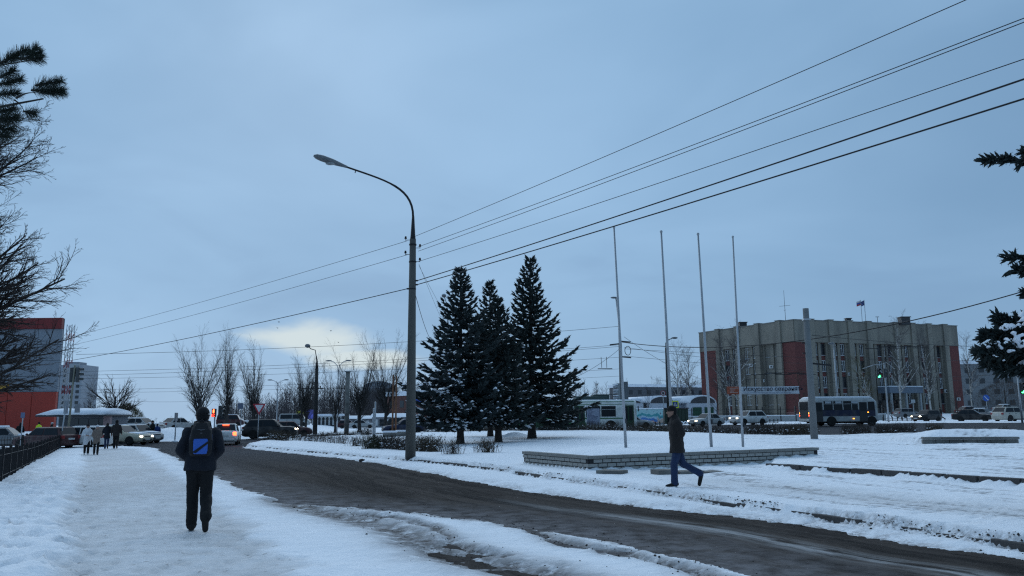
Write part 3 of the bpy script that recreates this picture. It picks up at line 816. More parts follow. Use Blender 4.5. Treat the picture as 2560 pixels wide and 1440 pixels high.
# --- spruce standing outside the frame at the right, its boughs reaching in
def near_spruce():
    rng = random.Random(91); Y = 12.0
    tx = 9.7; base = Vector((tx, Y, surf(tx, Y)))
    t = thing('spruce_tree', 'near spruce whose snow laden boughs reach in at the right edge', 'tree', base)
    MB().tube([(0, 0, -.2), (0, 0, .4), (0, 0, 9.5)], [.26, .2, .03], 10).build('trunk', m_bark, t, True)
    segs, limbs, snow = [], [], []
    def bough(z0, tip, w, sn, dens=1.0, fat=.035):
        tip = Vector(tip) - base; p0 = Vector((0, 0, z0 - base.z)); pts = []
        for i in range(9):
            f = i / 8; p = p0.lerp(tip, f) + Vector((0, 0, -.10 * math.sin(f * 3.1))); pts.append(p)
        for i in range(8): limbs.append((pts[i], pts[i + 1], .03 * (1 - i / 9), .03 * (1 - (i + 1) / 9) + .003))
        L = (tip - p0).length
        for j in range(int(L / .022 * dens)):
            f = rng.uniform(.15, 1.0); i = min(int(f * 8), 7); b = pts[i].lerp(pts[i + 1], f * 8 - i); bd = (pts[i + 1] - pts[i]).normalized()
            side = perp(rng, bd); side.z *= .55
            dd = (bd * rng.uniform(.5, 1.0) + side * rng.uniform(.2, .9)).normalized()
            Lt = w * rng.uniform(.35, 1.0) * (1.15 - .75 * f)
            b2 = b + dd * Lt
            limbs.append((b, b2, .006, .003))
            for s_ in range(int(Lt / .043) + 2):
                c = b.lerp(b2, rng.uniform(.1, 1.0)); dv = (dd + perp(rng, dd) * .7).normalized()
                segs.append((c, c + dv * .09, fat * .5, fat * .62)); segs.append((c + dv * .09, c + dv * .15, fat * .62, .004))
                for q in range(3):
                    e = c + dv * rng.uniform(.02, .14); nv = (dv * .6 + perp(rng, dv)).normalized() * .045
                    segs.append((e, e + nv, .004, .0015))
        for k in range(int(sn)):
            f = rng.uniform(.3, .9); i = min(int(f * 8), 7); c = pts[i].lerp(pts[i + 1], f * 8 - i) + Vector((rng.uniform(-.1, .1), rng.uniform(-w * .45, w * .1), rng.uniform(.06, .16)))
            snow.append((c, Vector((rng.uniform(-.6, -.2), rng.uniform(-.4, .4), -.15)).normalized(), rng.uniform(.16, .34), rng.uniform(.07, .13)))
    T = lambda px, py, dy=0: at(px, py, Y + dy)
    bough(5.7, T(2470, 398), .20, 0)
    bough(5.6, T(2560, 380, .3), .3, 0)
    bough(4.2, T(2525, 645), .15, 0, .8)
    bough(4.0, T(2530, 675, -.2), .12, 0)
    bough(3.4, T(2562, 735, .3), .16, 0, .8)
    bough(3.1, T(2438, 828), .10, 0, .5)
    bough(3.1, T(2468, 838), .34, 9)
    bough(2.9, T(2452, 880, -.2), .42, 13, 1.1)
    bough(2.7, T(2475, 908, .15), .40, 5, 1.0)
    bough(2.6, T(2505, 925, -.1), .36, 2, .9)
    bough(3.1, T(2505, 800, .2), .34, 8, 1.2)
    for px, py, r_ in ((2465, 868, .10), (2488, 858, .12), (2508, 848, .10), (2528, 832, .13), (2550, 838, .12), (2478, 888, .09), (2520, 878, .11), (2546, 866, .13), (2557, 798, .12), (2500, 902, .08), (2540, 812, .10), (2535, 850, .12), (2560, 885, .10), (2495, 872, .10)):
        r_ *= .72; q = at(px + 14, py, Y - .30) - base; snow.append((q, Vector((-1, rng.uniform(-.3, .3), -.25)).normalized(), r_ * rng.uniform(.9, 1.6), r_ * rng.uniform(.8, 1.1)))
        for k in range(1): snow.append((q + Vector((rng.gauss(0, .08), rng.gauss(0, .06), rng.gauss(-.02, .03))), Vector((rng.gauss(0, 1), rng.gauss(0, 1), -.1)).normalized(), r_ * rng.uniform(.5, 1.2), r_ * rng.uniform(.4, .8)))
    for k in range(22):       # the rest of the tree, outside the frame
        z = rng.uniform(2.2, 9.0); a = rng.uniform(-1.9, 1.9); L = 2.3 * (1 - (z - 2) / 8) + .3
        bough(z, base + Vector((math.cos(a) * L, math.sin(a) * L, z - base.z + .1 - .2 * rng.random())), .35, 1, .25)
    for k in range(34):       # shorter boughs all round the trunk
        z = 2.3 + 6.8 * (k + rng.random()) / 34; a = k * 2.4 + rng.uniform(-.3, .3); L = 1.75 * (1 - (z - 2) / 8.5) + .25
        if math.cos(a) < 0: L = min(L, 1.25)
        bough(z, base + Vector((math.cos(a) * L, math.sin(a) * L, z - base.z - .1 - .25 * rng.random())), .34, 1, .30)
    obj('limbs', tubes_mesh('limbs', limbs, 4), m_bark, t)['kind'] = 'stuff'
    obj('crown', tubes_mesh('crown', segs, 3), m_needle, t)
    sb = snow_blobs('snow', snow, t)
    rm_ = sb.modifiers.new('fuse', 'REMESH'); rm_.mode = 'VOXEL'; rm_.voxel_size = .022; rm_.use_smooth_shade = True; sm_ = sb.modifiers.new('smooth', 'SMOOTH'); sm_.iterations = 5
near_spruce()

# --- pine at the left edge with long needles
def near_pine():
    rng = random.Random(95); Y = 7.0
    base = Vector((-6.6, 7.8, surf(-6.6, 7.8)))
    m_pine = mat('pine_needles', (0.022, 0.034, 0.026), .8, 0, .4, 6)
    t = thing('pine_tree', 'near pine with long needle tufts at the upper left edge', 'tree', base)
    MB().tube([(0, 0, -.2), (.05, 0, 1.5), (0, .05, 7.5)], [.22, .17, .05], 10).build('trunk', m_bark, t, True)
    limbs, ndl = [], []
    def tuft(c, d, L, n, nl=.095):
        c = Vector(c) - base; d = d.normalized(); e = c + d * L
        limbs.append((c, e, .010, .006))
        for i in range(n):
            f = rng.random() ** .8; b = c.lerp(e, f)
            v = (d * rng.uniform(.35, 1.1) + perp(rng, d) * rng.uniform(.45, 1.3)).normalized() * nl * rng.uniform(.65, 1.15) * (1.12 - .42 * f)
            ndl.append((b, b + v, .0019, .0008))
    def bough(p0, p1, r):
        p0, p1 = Vector(p0) - base, Vector(p1) - base; n = 6; pr = p0
        for i in range(n):
            q = p0.lerp(p1, (i + 1) / n) + Vector((0, 0, .02 * math.sin((i + 1) / n * 3.1416)))
            limbs.append((pr, q, r * (1 - i / (n + 2)), r * (1 - (i + 1) / (n + 2)))); pr = q
    T = lambda px, py, dy=0: at(px, py, Y + dy)
    trk = base + Vector((0, 0, 4.4)); X = Vector((1, 0, 0)); U = Vector((0, 0, 1))
    bough(trk, T(108, 247), .03)
    tuft(T(78, 226), X * 1 - U * .02, .30, 520); tuft(T(88, 214), X + U * .18, .24, 380); tuft(T(100, 232), X + U * .02, .22, 300)
    bough(T(40, 246), T(88, 232), .010)
    bough(T(35, 250), T(62, 280), .008); tuft(T(58, 278), X - U * .25, .12, 200)
    bough(trk + U * .5, T(70, 152), .018)
    tuft(T(50, 150), X + U * .35, .20, 360); tuft(T(72, 150), X + U * .1, .12, 200); tuft(T(12, 150), X + U * .5, .22, 380); tuft(T(-20, 165), X + U * .4, .25, 320)
    tuft(T(66, 138), X * .6 + U * .5, .12, 200)
    bough(trk + U * .2, T(30, 205), .014); tuft(T(-5, 212), X + U * .25, .22, 420); tuft(T(0, 195), X + U * .6, .15, 260)
    tuft(T(-10, 238), X + U * .1, .20, 340)
    bough(trk - U * .4, T(20, 300), .014); tuft(T(-10, 300), X + U * .1, .20, 380); tuft(T(-15, 285), X + U * .3, .2, 300); tuft(T(-12, 320), X - U * .15, .18, 300); tuft(T(-15, 338), X - U * .1, .14, 240)
    for k in range(40):       # the rest of its crown, outside the frame
        z = rng.uniform(3.2, 7.3); a = rng.uniform(1.7, 5.2); L = rng.uniform(.6, 1.9) * (1 - (z - 3) / 7)
        e = base + Vector((math.cos(a) * L, math.sin(a) * L, z)); bough(base + Vector((0, 0, z - .3)), e, .02)
        tuft(e, Vector((math.cos(a), math.sin(a), .4)), .25, 130)
    obj('limbs', tubes_mesh('limbs', limbs, 5), m_bark, t)['kind'] = 'stuff'
    obj('crown', tubes_mesh('crown', ndl, 3), m_pine, t)
near_pine()

# --- shrubs and clipped hedges
def shrub(name, label, a, b, h, n, seed, m, group, snow=.15, wid=.35, lean=.25):
    rng = random.Random(seed); a, b = Vector(a), Vector(b); c = (a + b) / 2; c.z = surf(c.x, c.y) - .03
    t = thing(name, label, 'hedge' if name == 'hedge' else 'shrub', c, 0, group)
    d = b - a; nrm = Vector((-d.y, d.x, 0)); nrm = nrm.normalized() if nrm.length > 0 else Vector((0, 1, 0))
    segs, sn = [], []
    zc = {}
    for i in range(n):
        f = rng.random(); p = a + d * f + nrm * rng.gauss(0, wid * .5)
        k = round(f * 14)
        if k not in zc: q = a + d * (k / 14); zc[k] = surf(q.x, q.y)
        p.z = zc[k] - .04; p = p - c
        hh = h * rng.uniform(.45, 1.05)
        tip = p + Vector((rng.gauss(0, lean) * hh, rng.gauss(0, lean) * hh, hh))
        m1 = p.lerp(tip, .5) + Vector((rng.gauss(0, .04), rng.gauss(0, .04), 0))
        segs.append((p, m1, .008, .006)); segs.append((m1, tip, .006, .003))
        for q in range(3):
            s = p.lerp(tip, rng.uniform(.35, .95)); e = s + Vector((rng.gauss(0, .09), rng.gauss(0, .09), rng.uniform(.03, .16)))
            segs.append((s, e, .005, .002))
            if rng.random() < .35:      # a dead leaf or seed head
                segs.append((e, e + Vector((rng.gauss(0, .02), rng.gauss(0, .02), .03)), .012, .010))
        if rng.random() < snow:
            sn.append((m1 + Vector((0, 0, rng.uniform(-.1, .15) * h)), Vector((rng.gauss(0, 1), rng.gauss(0, 1), .1)).normalized(), rng.uniform(.06, .16), rng.uniform(.025, .05)))
    obj('twigs', tubes_mesh('twigs', segs, 3), m, t)
    if sn: snow_blobs('snow', sn, t)
    return t
m_shrub = mat('shrub_twigs', (0.050, 0.042, 0.036), .95, 0, .4, 4)
m_shrub2 = mat('shrub_twigs_green', (0.040, 0.044, 0.028), .95, 0, .4, 4)
m_shrub3 = mat('shrub_twigs_brown', (0.062, 0.050, 0.036), .95, 0, .4, 4)
for i, (x0, x1, y0, y1, h, n, mm, lb) in enumerate([
    (668, 722, 1105, 1108, .75, 420, m_shrub3, 'brown shrub below the dark car front'),
    (730, 868, 1106, 1118, .62, 380, m_shrub, 'long row of thin shrubs nearest the give way sign'),
    (880, 902, 1123, 1125, .60, 90, m_shrub, 'small loose shrub alone left of the tall lamp post'),
    (918, 952, 1130, 1132, .75, 330, m_shrub2, 'dense greenish shrub left of the tall lamp post'),
    (955, 1020, 1130, 1137, .70, 420, m_shrub, 'dense dark shrub touching the lamp post foot at left'),
    (1038, 1095, 1137, 1142, .72, 380, m_shrub3, 'dense shrub touching the lamp post foot at right'),
    (1122, 1142, 1147, 1148, .62, 70, m_shrub, 'sparse shrub alone right of the lamp post'),
    (1203, 1230, 1142, 1144, .58, 110, m_shrub3, 'small brown shrub alone in front of the spruces')]):
    shrub('shrub', lb, G(x0, y0), G(x1, y1), h, n, 200 + i, mm, 'shrubs along the kerb', .22)
for i, (x0, x1, y0, y1, h, n, lb) in enumerate([
    (800, 890, 1093, 1092, .55, 260, 'low dark hedge behind the shrub row at left'),
    (905, 925, 1093, 1093, .8, 120, 'dark round bush beside the grey post'),
    (1060, 1130, 1086, 1085, .55, 260, 'low hedge behind the lamp post'),
    (1135, 1290, 1084, 1081, .55, 420, 'low hedge behind the spruce trunks'),
    (1300, 1460, 1081, 1081, .7, 520, 'hedge in front of the trolleybus tail'),
    (1465, 1600, 1081, 1083, .8, 560, 'hedge in front of the trolleybus wheels'),
    (1605, 1720, 1083, 1086, .8, 520, 'hedge behind the walking man and painted panel'),
    (1725, 1852, 1087, 1091, .75, 560, 'clipped hedge below the silver car'),
    (1872, 1950, 1093, 1095, .72, 420, 'clipped hedge below the white car'),
    (1955, 2042, 1095, 1096, .72, 460, 'clipped hedge at the foot of the pale concrete post'),
    (2106, 2178, 1096, 1096, .7, 320, 'leafless hedge below the bus wheels'),
    (2190, 2292, 1096, 1096, .7, 400, 'snow dusted hedge right of the bus hedge'),
    (2318, 2356, 1093, 1093, .65, 170, 'small bush behind the grey slab wall'),
    (2400, 2520, 1090, 1090, .45, 160, 'low twigs behind the snow mound at right')]):
    p, q = G(x0, y0), G(x1, y1)
    shrub('hedge', lb, p, q, h, int(n * 1.05), 230 + i, m_shrub if i % 3 else m_shrub3, 'hedges along the avenue', .12, .7, .12)
# ================================================================== buildings and walls
class Face:
    """local frame of a facade: s along it, n outward, z up, relative to a root point"""
    def __init__(f, p, q, root, zb):
        f.o = Vector((p.x, p.y, 0)) - Vector((root.x, root.y, 0)); e = Vector((q.x - p.x, q.y - p.y, 0)); f.L = e.length; f.e = e.normalized()
        n = Vector((f.e.y, -f.e.x, 0)); mid = Vector(((p.x + q.x) / 2, (p.y + q.y) / 2, 0))
        if n.dot(-mid) < 0: n = -n
        f.n = n; f.zb = zb; f.flip = f.e.cross(f.n).z > 0
    def P(f, s, n, z): v = f.o + f.e * s + f.n * n; return Vector((v.x, v.y, f.zb + z))
    def box(f, mb, s0, s1, n0, n1, z0, z1, mi=0):
        a = [f.P(s0, n1, z0), f.P(s1, n1, z0), f.P(s1, n0, z0), f.P(s0, n0, z0)]
        b = [f.P(s0, n1, z1), f.P(s1, n1, z1), f.P(s1, n0, z1), f.P(s0, n0, z1)]
        if f.flip: a.reverse(); b.reverse()
        return mb.hexa(a, b, mi)
    def part(f, name, m, parent, s0, s1, n0, n1, z0, z1, bevel=0.0):
        return f.box(MB(), s0, s1, n0, n1, z0, z1).build(name, m, parent, bevel=bevel)

m_beige = mat('beige_render', (0.228, 0.208, 0.172), .9, 0, .25, .5, .2, 12, col2=(0.125, 0.115, 0.10), c2scale=.35, c2lo=.46, c2hi=.72, stretch=(1, 1, .22))
m_brick = mat('red_brick', (0.135, 0.044, 0.040), .9, 0, .25, 3, .3, 14)
m_brick_p = mat('pink_render', (0.24, 0.115, 0.105), .9, 0, .15, 1.5)
m_wframe = mat('white_window_frame', (0.55, 0.57, 0.58), .6)
m_wglass = mat('window_glass', (0.020, 0.024, 0.030), .10, 0, .5, .25, spec=.5)
m_roof = mat('roof_felt', (0.05, 0.05, 0.055), .95)

def office():
    C, A, B = Vector((53, 150, 0)), Vector((40.6, 173.3, 0)), Vector((91.2, 163.6, 0))
    zb = 1.5; H = zat(800, 1981, 150) - zb
    root = thing('office_building', 'four storey beige and red brick office building with tall ribs', 'building', (C.x, C.y, zb))
    FL, FR = Face(C, A, C, 0), Face(C, B, C, 0)
    band = 4.1; zt = H - band
    # core volume
    D = A + (B - C)
    core = MB(); rel = [(p - C) for p in (C, B, D, A)]
    ins = [Vector((0.0, 1.2, 0)), Vector((-1.1, .9, 0)), Vector((0, -1, 0)), Vector((.9, .2, 0))]
    base = [rel[i] + ins[i] for i in range(4)]
    core.hexa([Vector((p.x, p.y, -1.5)) for p in base], [Vector((p.x, p.y, H - .35)) for p in base]).build('core_wall', m_beige, root)
    rf = MB(); rf.hexa([Vector((p.x, p.y, H - .345)) for p in base], [Vector((p.x, p.y, H - .25)) for p in base]).build('roof', m_roof, root)
    rows = [(H - band - 2.35, H - band - .15), (H - band - 5.45, H - band - 3.35), (H - band - 8.55, H - band - 6.45), (H - band - 11.6, H - band - 9.6)]
    def face(F, ends, pil, corner_s0):
        # parapet band in panels
        cuts = [0.0] + pil + [F.L]
        for a, b in zip(cuts[:-1], cuts[1:]):
            F.part('parapet_panel', m_beige, root, a + .02, b - .02, -1.0, .12, zt, H)
        F.part('coping', m_concrete, root, corner_s0, F.L + .1, -.5, .22, H + .003, H + .16)
        for a, b in ends:
            F.part('brick_panel', m_brick, root, a, b, -1.4, .0, .6 if a < 1 else .6, zt)
            F.part('plinth', m_brick_p, root, a, b, -1.4, .05, -1.5, .597)
        for s in pil:
            F.part('pilaster', m_beige, root, s - .55, s + .55, -1.2, .42, -1.5, H + .20)
            F.part('pilaster_cap', m_concrete, root, s - .68, s + .68, -.8, .52, H + .203, H + .33)
        bays = [(a + .55, b - .55) for a, b in zip(pil[:-1], pil[1:])]
        for k, (a, b) in enumerate(bays):
            w = b - a
            if w < 1.5: continue
            n = 2 if w < 5.5 else 3
            cols = [(.20, .36, False), (.54, .88, True)] if n == 2 else [(.08, .18, False), (.30, .50, True), (.60, .68, False), (.76, .94, True)]
            F.part('back_wall', m_beige, root, a, b, -1.35, -.95, -1.5, zt)
            edges = [0] + [x for c in cols for x in c[:2]] + [1]
            for i in range(0, len(edges), 2):
                F.part('wall_rib', m_beige, root, a + w * edges[i] + (.0 if i else .02), a + w * edges[i + 1], -.94, -.42, -1.5, zt - .01)
            for c0, c1, wide in cols:
                s0, s1 = a + w * c0 + .03, a + w * c1 - .03
                F.part('brick_column', m_brick, root, s0, s1, -.94, -.78, .2, zt - .01)
                F.part('plinth', m_brick_p, root, s0, s1, -.94, -.76, -1.5, .2)
                for r_i, (z0, z1) in enumerate(rows):
                    g = F.part('window', m_wglass, root, s0 + .05, s1 - .05, -.77, -.74, z0, z1)
                    fr = MB(); t = .09
                    F.box(fr, s0 + .05, s1 - .05, -.735, -.68, z1 - t, z1); F.box(fr, s0 + .05, s1 - .05, -.735, -.66, z0, z0 + t)
                    F.box(fr, s0 + .05, s0 + .05 + t, -.735, -.69, z0 + t, z1 - t); F.box(fr, s1 - .05 - t, s1 - .05, -.735, -.69, z0 + t, z1 - t)
                    if wide:
                        m = s0 + (s1 - s0) * .55; F.box(fr, m - .05, m + .05, -.735, -.69, z0 + t, z1 - t)
                        F.box(fr, s0 + .05 + t, m - .05, -.735, -.7, z0 + 1.35, z0 + 1.42)
                    fr.build('frame', m_wframe if (k + r_i) % 3 or not wide else m_dark, g)
                    F.part('sill', m_steel, g, s0, s1, -.735, -.55, z0 - .10, z0 - .004)
    face(FL, [(0.0, 3.1), (21.0, FL.L)], [3.65, 9.2, 14.9, 20.5], -.1)
    face(FR, [(0.0, 3.3), (37.6, FR.L)], [3.85, 8.4, 13.0, 17.6, 24.4, 28.7, 32.9, 37.1], -.1)
    # air conditioners
    for F, s, z in [(FL, 8.5, 6.4), (FL, 6.0, 9.0), (FR, 12.2, 7.4), (FR, 7.4, 1.6), (FR, 38.6, 2.6), (FL, 11.3, 9.6), (FR, 36.0, 4.2)]:
        ac = F.part('air_conditioner', m_wframe, root, s, s + .85, -.40 if s < 37.6 else .01, -.10 if s < 37.6 else .3, z, z + .6, .04)
        fan = MB(); c = F.P(s + .32, (-.098 if s < 37.6 else .302), z + .3); fan.cyl(c, c + F.n * .02, .22, n=14); fan.build('fan', m_dark, ac)
    # entrance canopy, doors, steps
    cn = FR.part('entrance_canopy', mat('canopy_blue_grey', (0.12, 0.15, 0.19), .6), root, 18.4, 26.6, .4, 3.4, 4.0, 5.2, .05)
    FR.part('snow', m_snow, cn, 18.4, 26.6, .4, 3.42, 5.203, 5.34, .04)
    for s in (18.9, 22.5, 26.0): FR.part('canopy_post', m_concrete_l, cn, s, s + .35, 2.8, 3.15, -1.5, 3.997)
    for k in range(4): 
        d_ = FR.part('door', m_wglass, root, 18.9 + k * 1.3, 20.05 + k * 1.3, -.40, -.32, -.1, 2.6); FR.part('frame', m_dark, d_, 18.85 + k * 1.3, 20.1 + k * 1.3, -.405, -.34, 2.604, 2.75)
    for k in range(8): FR.part('step', m_concrete_l, root, 15.5, 27, .6 + .34 * k + 2.9, .93 + .34 * k + 2.9, -1.5, -.12 - .15 * k)
    for s_a, s_b in ((10.5, 15.2), (27.4, 32)):
        rp = MB(); z0, z1 = (-1.2, .4) if s_a < 20 else (.4, -1.2)
        rp.hexa([FR.P(s_a, 5.4, -1.5), FR.P(s_a, 6.4, -1.5), FR.P(s_b, 6.4, -1.5), FR.P(s_b, 5.4, -1.5)], [FR.P(s_a, 5.4, z0), FR.P(s_a, 6.4, z0), FR.P(s_b, 6.4, z1), FR.P(s_b, 5.4, z1)])
        rp.build('ramp', m_concrete_l, root)
    # roof things
    for px, w, h in [(1868, 1.5, .9), (2138, .9, .6), (2280, 1.7, .75)]:
        p = on(px, 166 if px < 1950 else 158); q = Vector((p.x, p.y, 0)) - C
        ch = MB(); ch.box((q.x, q.y, H + h / 2 + .1), (w, w, h + .7)); ch.box((q.x, q.y, H + h + .52), (w + .3, w + .3, .14)); ch.build('chimney', m_dark, root)
    q = Vector((on(1979, 158).x, 158, 0)) - C
    an = MB(); an.cyl((q.x, q.y, H - .4), (q.x, q.y, H + 6.9), .05, .03, 6); an.cyl((q.x - 1.1, q.y, H + 3.7), (q.x + 1.1, q.y, H + 3.9), .03, n=5); an.cyl((q.x, q.y - .6, H + 2.9), (q.x, q.y + .6, H + 2.9), .03, n=5)
    an.build('antenna_mast', m_dark, root)
    q = Vector((on(2213, 160).x, 160, 0)) - C
    MB().cyl((q.x, q.y, H - .3), (q.x, q.y, H + 1.6), .05, n=6).box((q.x, q.y, H + 1.65), (.7, .1, .1)).build('antenna_mast', m_dark, root)
    for px, nm in ((2174, 'flag'), (2183, 'flag')):
        p = on(px, 157); q = Vector((p.x, p.y, 0)) - C
        fpo = MB().cyl((q.x, q.y, H - .3), (q.x, q.y, H + 4.7), .055, n=8).build('flag_pole', m_steel, root)
        cols = [(0.55, .55, .57), (.05, .09, .32), (.40, .04, .05)] if px == 2174 else [(.05, .07, .2)] * 3
        for i, c in enumerate(cols):
            fl = MB(); sg = -1; w = .75 if px == 2174 else .55; n = 6; rr = []
            for k in range(n + 1):
                x = q.x + sg * (.06 + w * k / n); y = q.y + .12 * math.sin(k * 1.3); dz = -.25 * k / n
                z1 = H + 4.6 - .32 * i + dz; rr.append([(x, y - .01, z1 - .315), (x, y - .01, z1), (x, y + .01, z1), (x, y + .01, z1 - .315)])
            fl.loft(rr); fl.build("flag_stripe", mat("flag_%d_%d" % (px, i), c, .8), fpo, True)
    return root
office()

# ------- red and grey trade hall at the left
def trade_hall():
    Y = 96; r = at(137, 1070, Y); zb = gzf(r.x, Y); zt = zat(795, 150, Y) - zb
    root = thing('trade_hall', 'big grey panelled hall with red band and red base', 'building', (r.x, Y, zb))
    m_red = mat('red_cladding', (0.33, 0.032, 0.016), .5, 0, .12, .3); m_grey = mat('grey_cladding', (0.20, 0.22, 0.25), .5, 0, .1, .4)
    m_red2 = mat('dark_red_cladding', (0.17, 0.016, 0.015), .5, 0, .12, .3)
    W_ = 46
    MB().hexa([Vector(q) for q in ((-W_, .3, -1.5), (0, .3, -1.5), (-17, 24, -1.5), (-W_ - 17, 24, -1.5))], [Vector(q) for q in ((-W_, .3, zt - .05), (0, .3, zt - .05), (-17, 24, zt - .05), (-W_ - 17, 24, zt - .05))]).build('core_wall', m_grey, root)
    zr, zg = zat(980, 137, Y) - zb, zat(822, 150, Y) - zb
    n = 16
    for i in range(n):
        a = -W_ / n * (i + 1); w = W_ / n
        MB().box((a + w / 2, -.05, zr / 2 - .2), (w - .05, .5, zr + .4)).build('red_panel', m_red, root, bevel=.02)
        MB().box((a + w / 2, -.05, (zg + zt) / 2), (w - .05, .5, zt - zg)).build('red_panel', m_red2, root, bevel=.02)
        for k in range(4):
            h = (zg - zr) / 4
            MB().box((a + w / 2, .1, zr + h * (k + .5)), (w - .04, .3, h - .04)).build('grey_panel', m_grey, root, bevel=.015)
    p = at(18, 970, Y); sx = p.x - r.x
    MB().box((sx - 2, -.6, p.z - zb), (5.0, .4, .75)).build('yellow_sign', mat('yellow_sign', (.22, .15, .015), .5, emit=(1, .6, .05), estr=.05), root, bevel=.05)
trade_hall()
def kiosk():
    Y = 66; a, b = on(100, Y), on(276, Y); zb = a.z
    root = thing('kiosk', 'low grey kiosk with thick snow on its curved roof', 'kiosk', ((a.x + b.x) / 2, Y, zb))
    w = b.x - a.x; ze = zat(1041, 190, Y) - zb; zr = zat(1021, 190, Y) - zb
    m_k = mat('kiosk_panel', (0.15, 0.16, 0.18), .7, 0, .2, 1)
    MB().box((.55, 1.6, ze / 2), (w - 1.5, 3.0, ze)).build('wall', m_k, root)
    n = 5
    for i in range(n):
        x = -w / 2 + 1.35 + (w - 1.6) * (i + .5) / n
        MB().box((x, .08, ze * .36), ((w - 1.7) / n - .06, .1, ze * .62)).build('panel', m_k, root, bevel=.01)
        MB().box((x, .08, ze * .80), ((w - 1.7) / n - .08, .06, ze * .22)).build('window', m_glass, root)
    MB().box((w / 2 - .35, -.02, ze / 2), (.55, .3, ze)).build('corner_post', mat('kiosk_pink', (.38, .27, .27), .8), root)
    ev = MB(); ev.box((0, 1.2, ze + .05), (w, 4.4, .12)); ev.build('roof', m_dark, root, bevel=.02)
    rr = []
    for i in range(13):
        x = -w / 2 + w * i / 12; k = min(1, (i + .35) / 2.2, (12 - i + 1.6) / 2.2); hh = (zr - ze - .1) * k
        rr.append([(x, -1.0 + .9 * math.cos(t) - .0 if False else 1.2 - 2.2 * math.cos(t), ze + .115 + hh * math.sin(t) ** .6 + .02 * math.sin(i * 2.1 + t)) for t in np.linspace(0.001, math.pi - .001, 9)])
    MB().loft(rr, True).build('snow', m_snow, root, True)
kiosk()
def tower_block():
    Y = 420; a = at(158, 1000, Y); b = at(201, 1000, Y); zt = at(188, 912, Y).z; zb = -14
    root = thing('apartment_block', 'pale high apartment block behind the traffic light', 'building', (b.x, Y, zb))
    m_p = mat('pale_panel', (0.27, 0.29, 0.32), .9, 0, .1, .1); H = zt - zb; w = b.x - a.x + 6
    MB().box((-w / 2, 8, H / 2), (w, 16, H)).build('wall', m_p, root)
    MB().box((-w * .55, 8, H + .9), (w * .5, 8, 1.8)).build('roof_box', m_p, root)
    for k in range(9):
        for j in range(3):
            z = H - 2.8 * (k + 1); x = -2.0 - j * 3.6
            MB().box((x, -.02, z), (1.7, .3, 1.5)).build('window', m_glass, root)
tower_block()
def block(label, px0, px1, Y0, Y1, top, floors, m, seed, name='apartment_block'):
    p, q = on(px0, Y0), on(px1, Y1); zt = zat(top, (px0 + px1) / 2, (Y0 + Y1) / 2); zb = min(p.z, q.z) - 4
    root = thing(name, label, 'building', (p.x, p.y, zb)); F = Face(p, q, p, 0); H = zt - zb
    F.part('wall', m, root, 0, F.L, -10, 0, 0, H)
    F.part('roof_snow', m_snow, root, -.3, F.L + .3, -10.3, .4, H + .004, H + .9)
    n = max(2, int(F.L / 3.2)); rng = random.Random(seed)
    wn_ = MB()
    for k in range(floors):
        for i in range(n):
            s = (i + .5) * F.L / n; z = H - 2.2 - 2.9 * k
            if rng.random() < .93: F.box(wn_, s - .65, s + .65, .003, .06, z - .1, z + 1.25)
    o = wn_.build('windows', m_wglass, root); o['kind'] = 'stuff'
m_dgrey = mat('dark_grey_block', (0.10, 0.105, 0.115), .9, 0, .15, .2)
block('long low block with snowy roof behind the arched garages', 1568, 1765, 250, 262, 968, 3, m_dgrey, 3)
block('grey residential block behind the right spruce bough', 2412, 2660, 215, 210, 908, 4, mat('grey_block', (.17, .18, .19), .9, 0, .15, .2), 4)
block('brown brick building with blue sign beyond the poplars', 966, 1130, 165, 150, 988, 1, mat('brown_brick', (.125, .058, .048), .9, 0, .2, .5), 5, 'brick_building')
sg = at(1043, 996, 152); o_ = MB()
for k, (dx, w) in enumerate(((-1.1, .5), (-.4, .35), (.1, .5), (.8, .4))):
    o_.box((dx, 0, (.12 if k % 2 else 0)), (w, .15, 1.1)); o_.box((dx, 0, .3), (w + .2, .13, .25))
o_.box((0, .12, 0), (3.0, .08, 1.7)); bs = o_.build('building_sign', mat('blue_sign', (.03, .08, .36), .5))
bs.location = (sg.x, sg.y - 1.5, sg.z); bs.rotation_euler = (0, 0, -.25)
tag(bs, 'blue raised lettering sign on the brown brick building', 'sign')
def domed():
    Y = 330; c = at(945, 1000, Y); zt = at(945, 952, Y).z; root = thing('round_roof_block', 'far block with a rounded roof above the trees', 'building', (c.x, Y, -10))
    w = 6.5; H = zt + 10 - 3
    MB().box((0, 5, H / 2), (w * 2, 10, H)).build('wall', m_dgrey, root)
    rr = [[(w * math.cos(t), y, H + 2.9 * math.sin(t)) for t in np.linspace(0, math.pi, 9)] for y in (0, 10)]
    MB().loft(rr, True).build('roof', mat('zinc', (.2, .22, .25), .5), root, True)
domed()
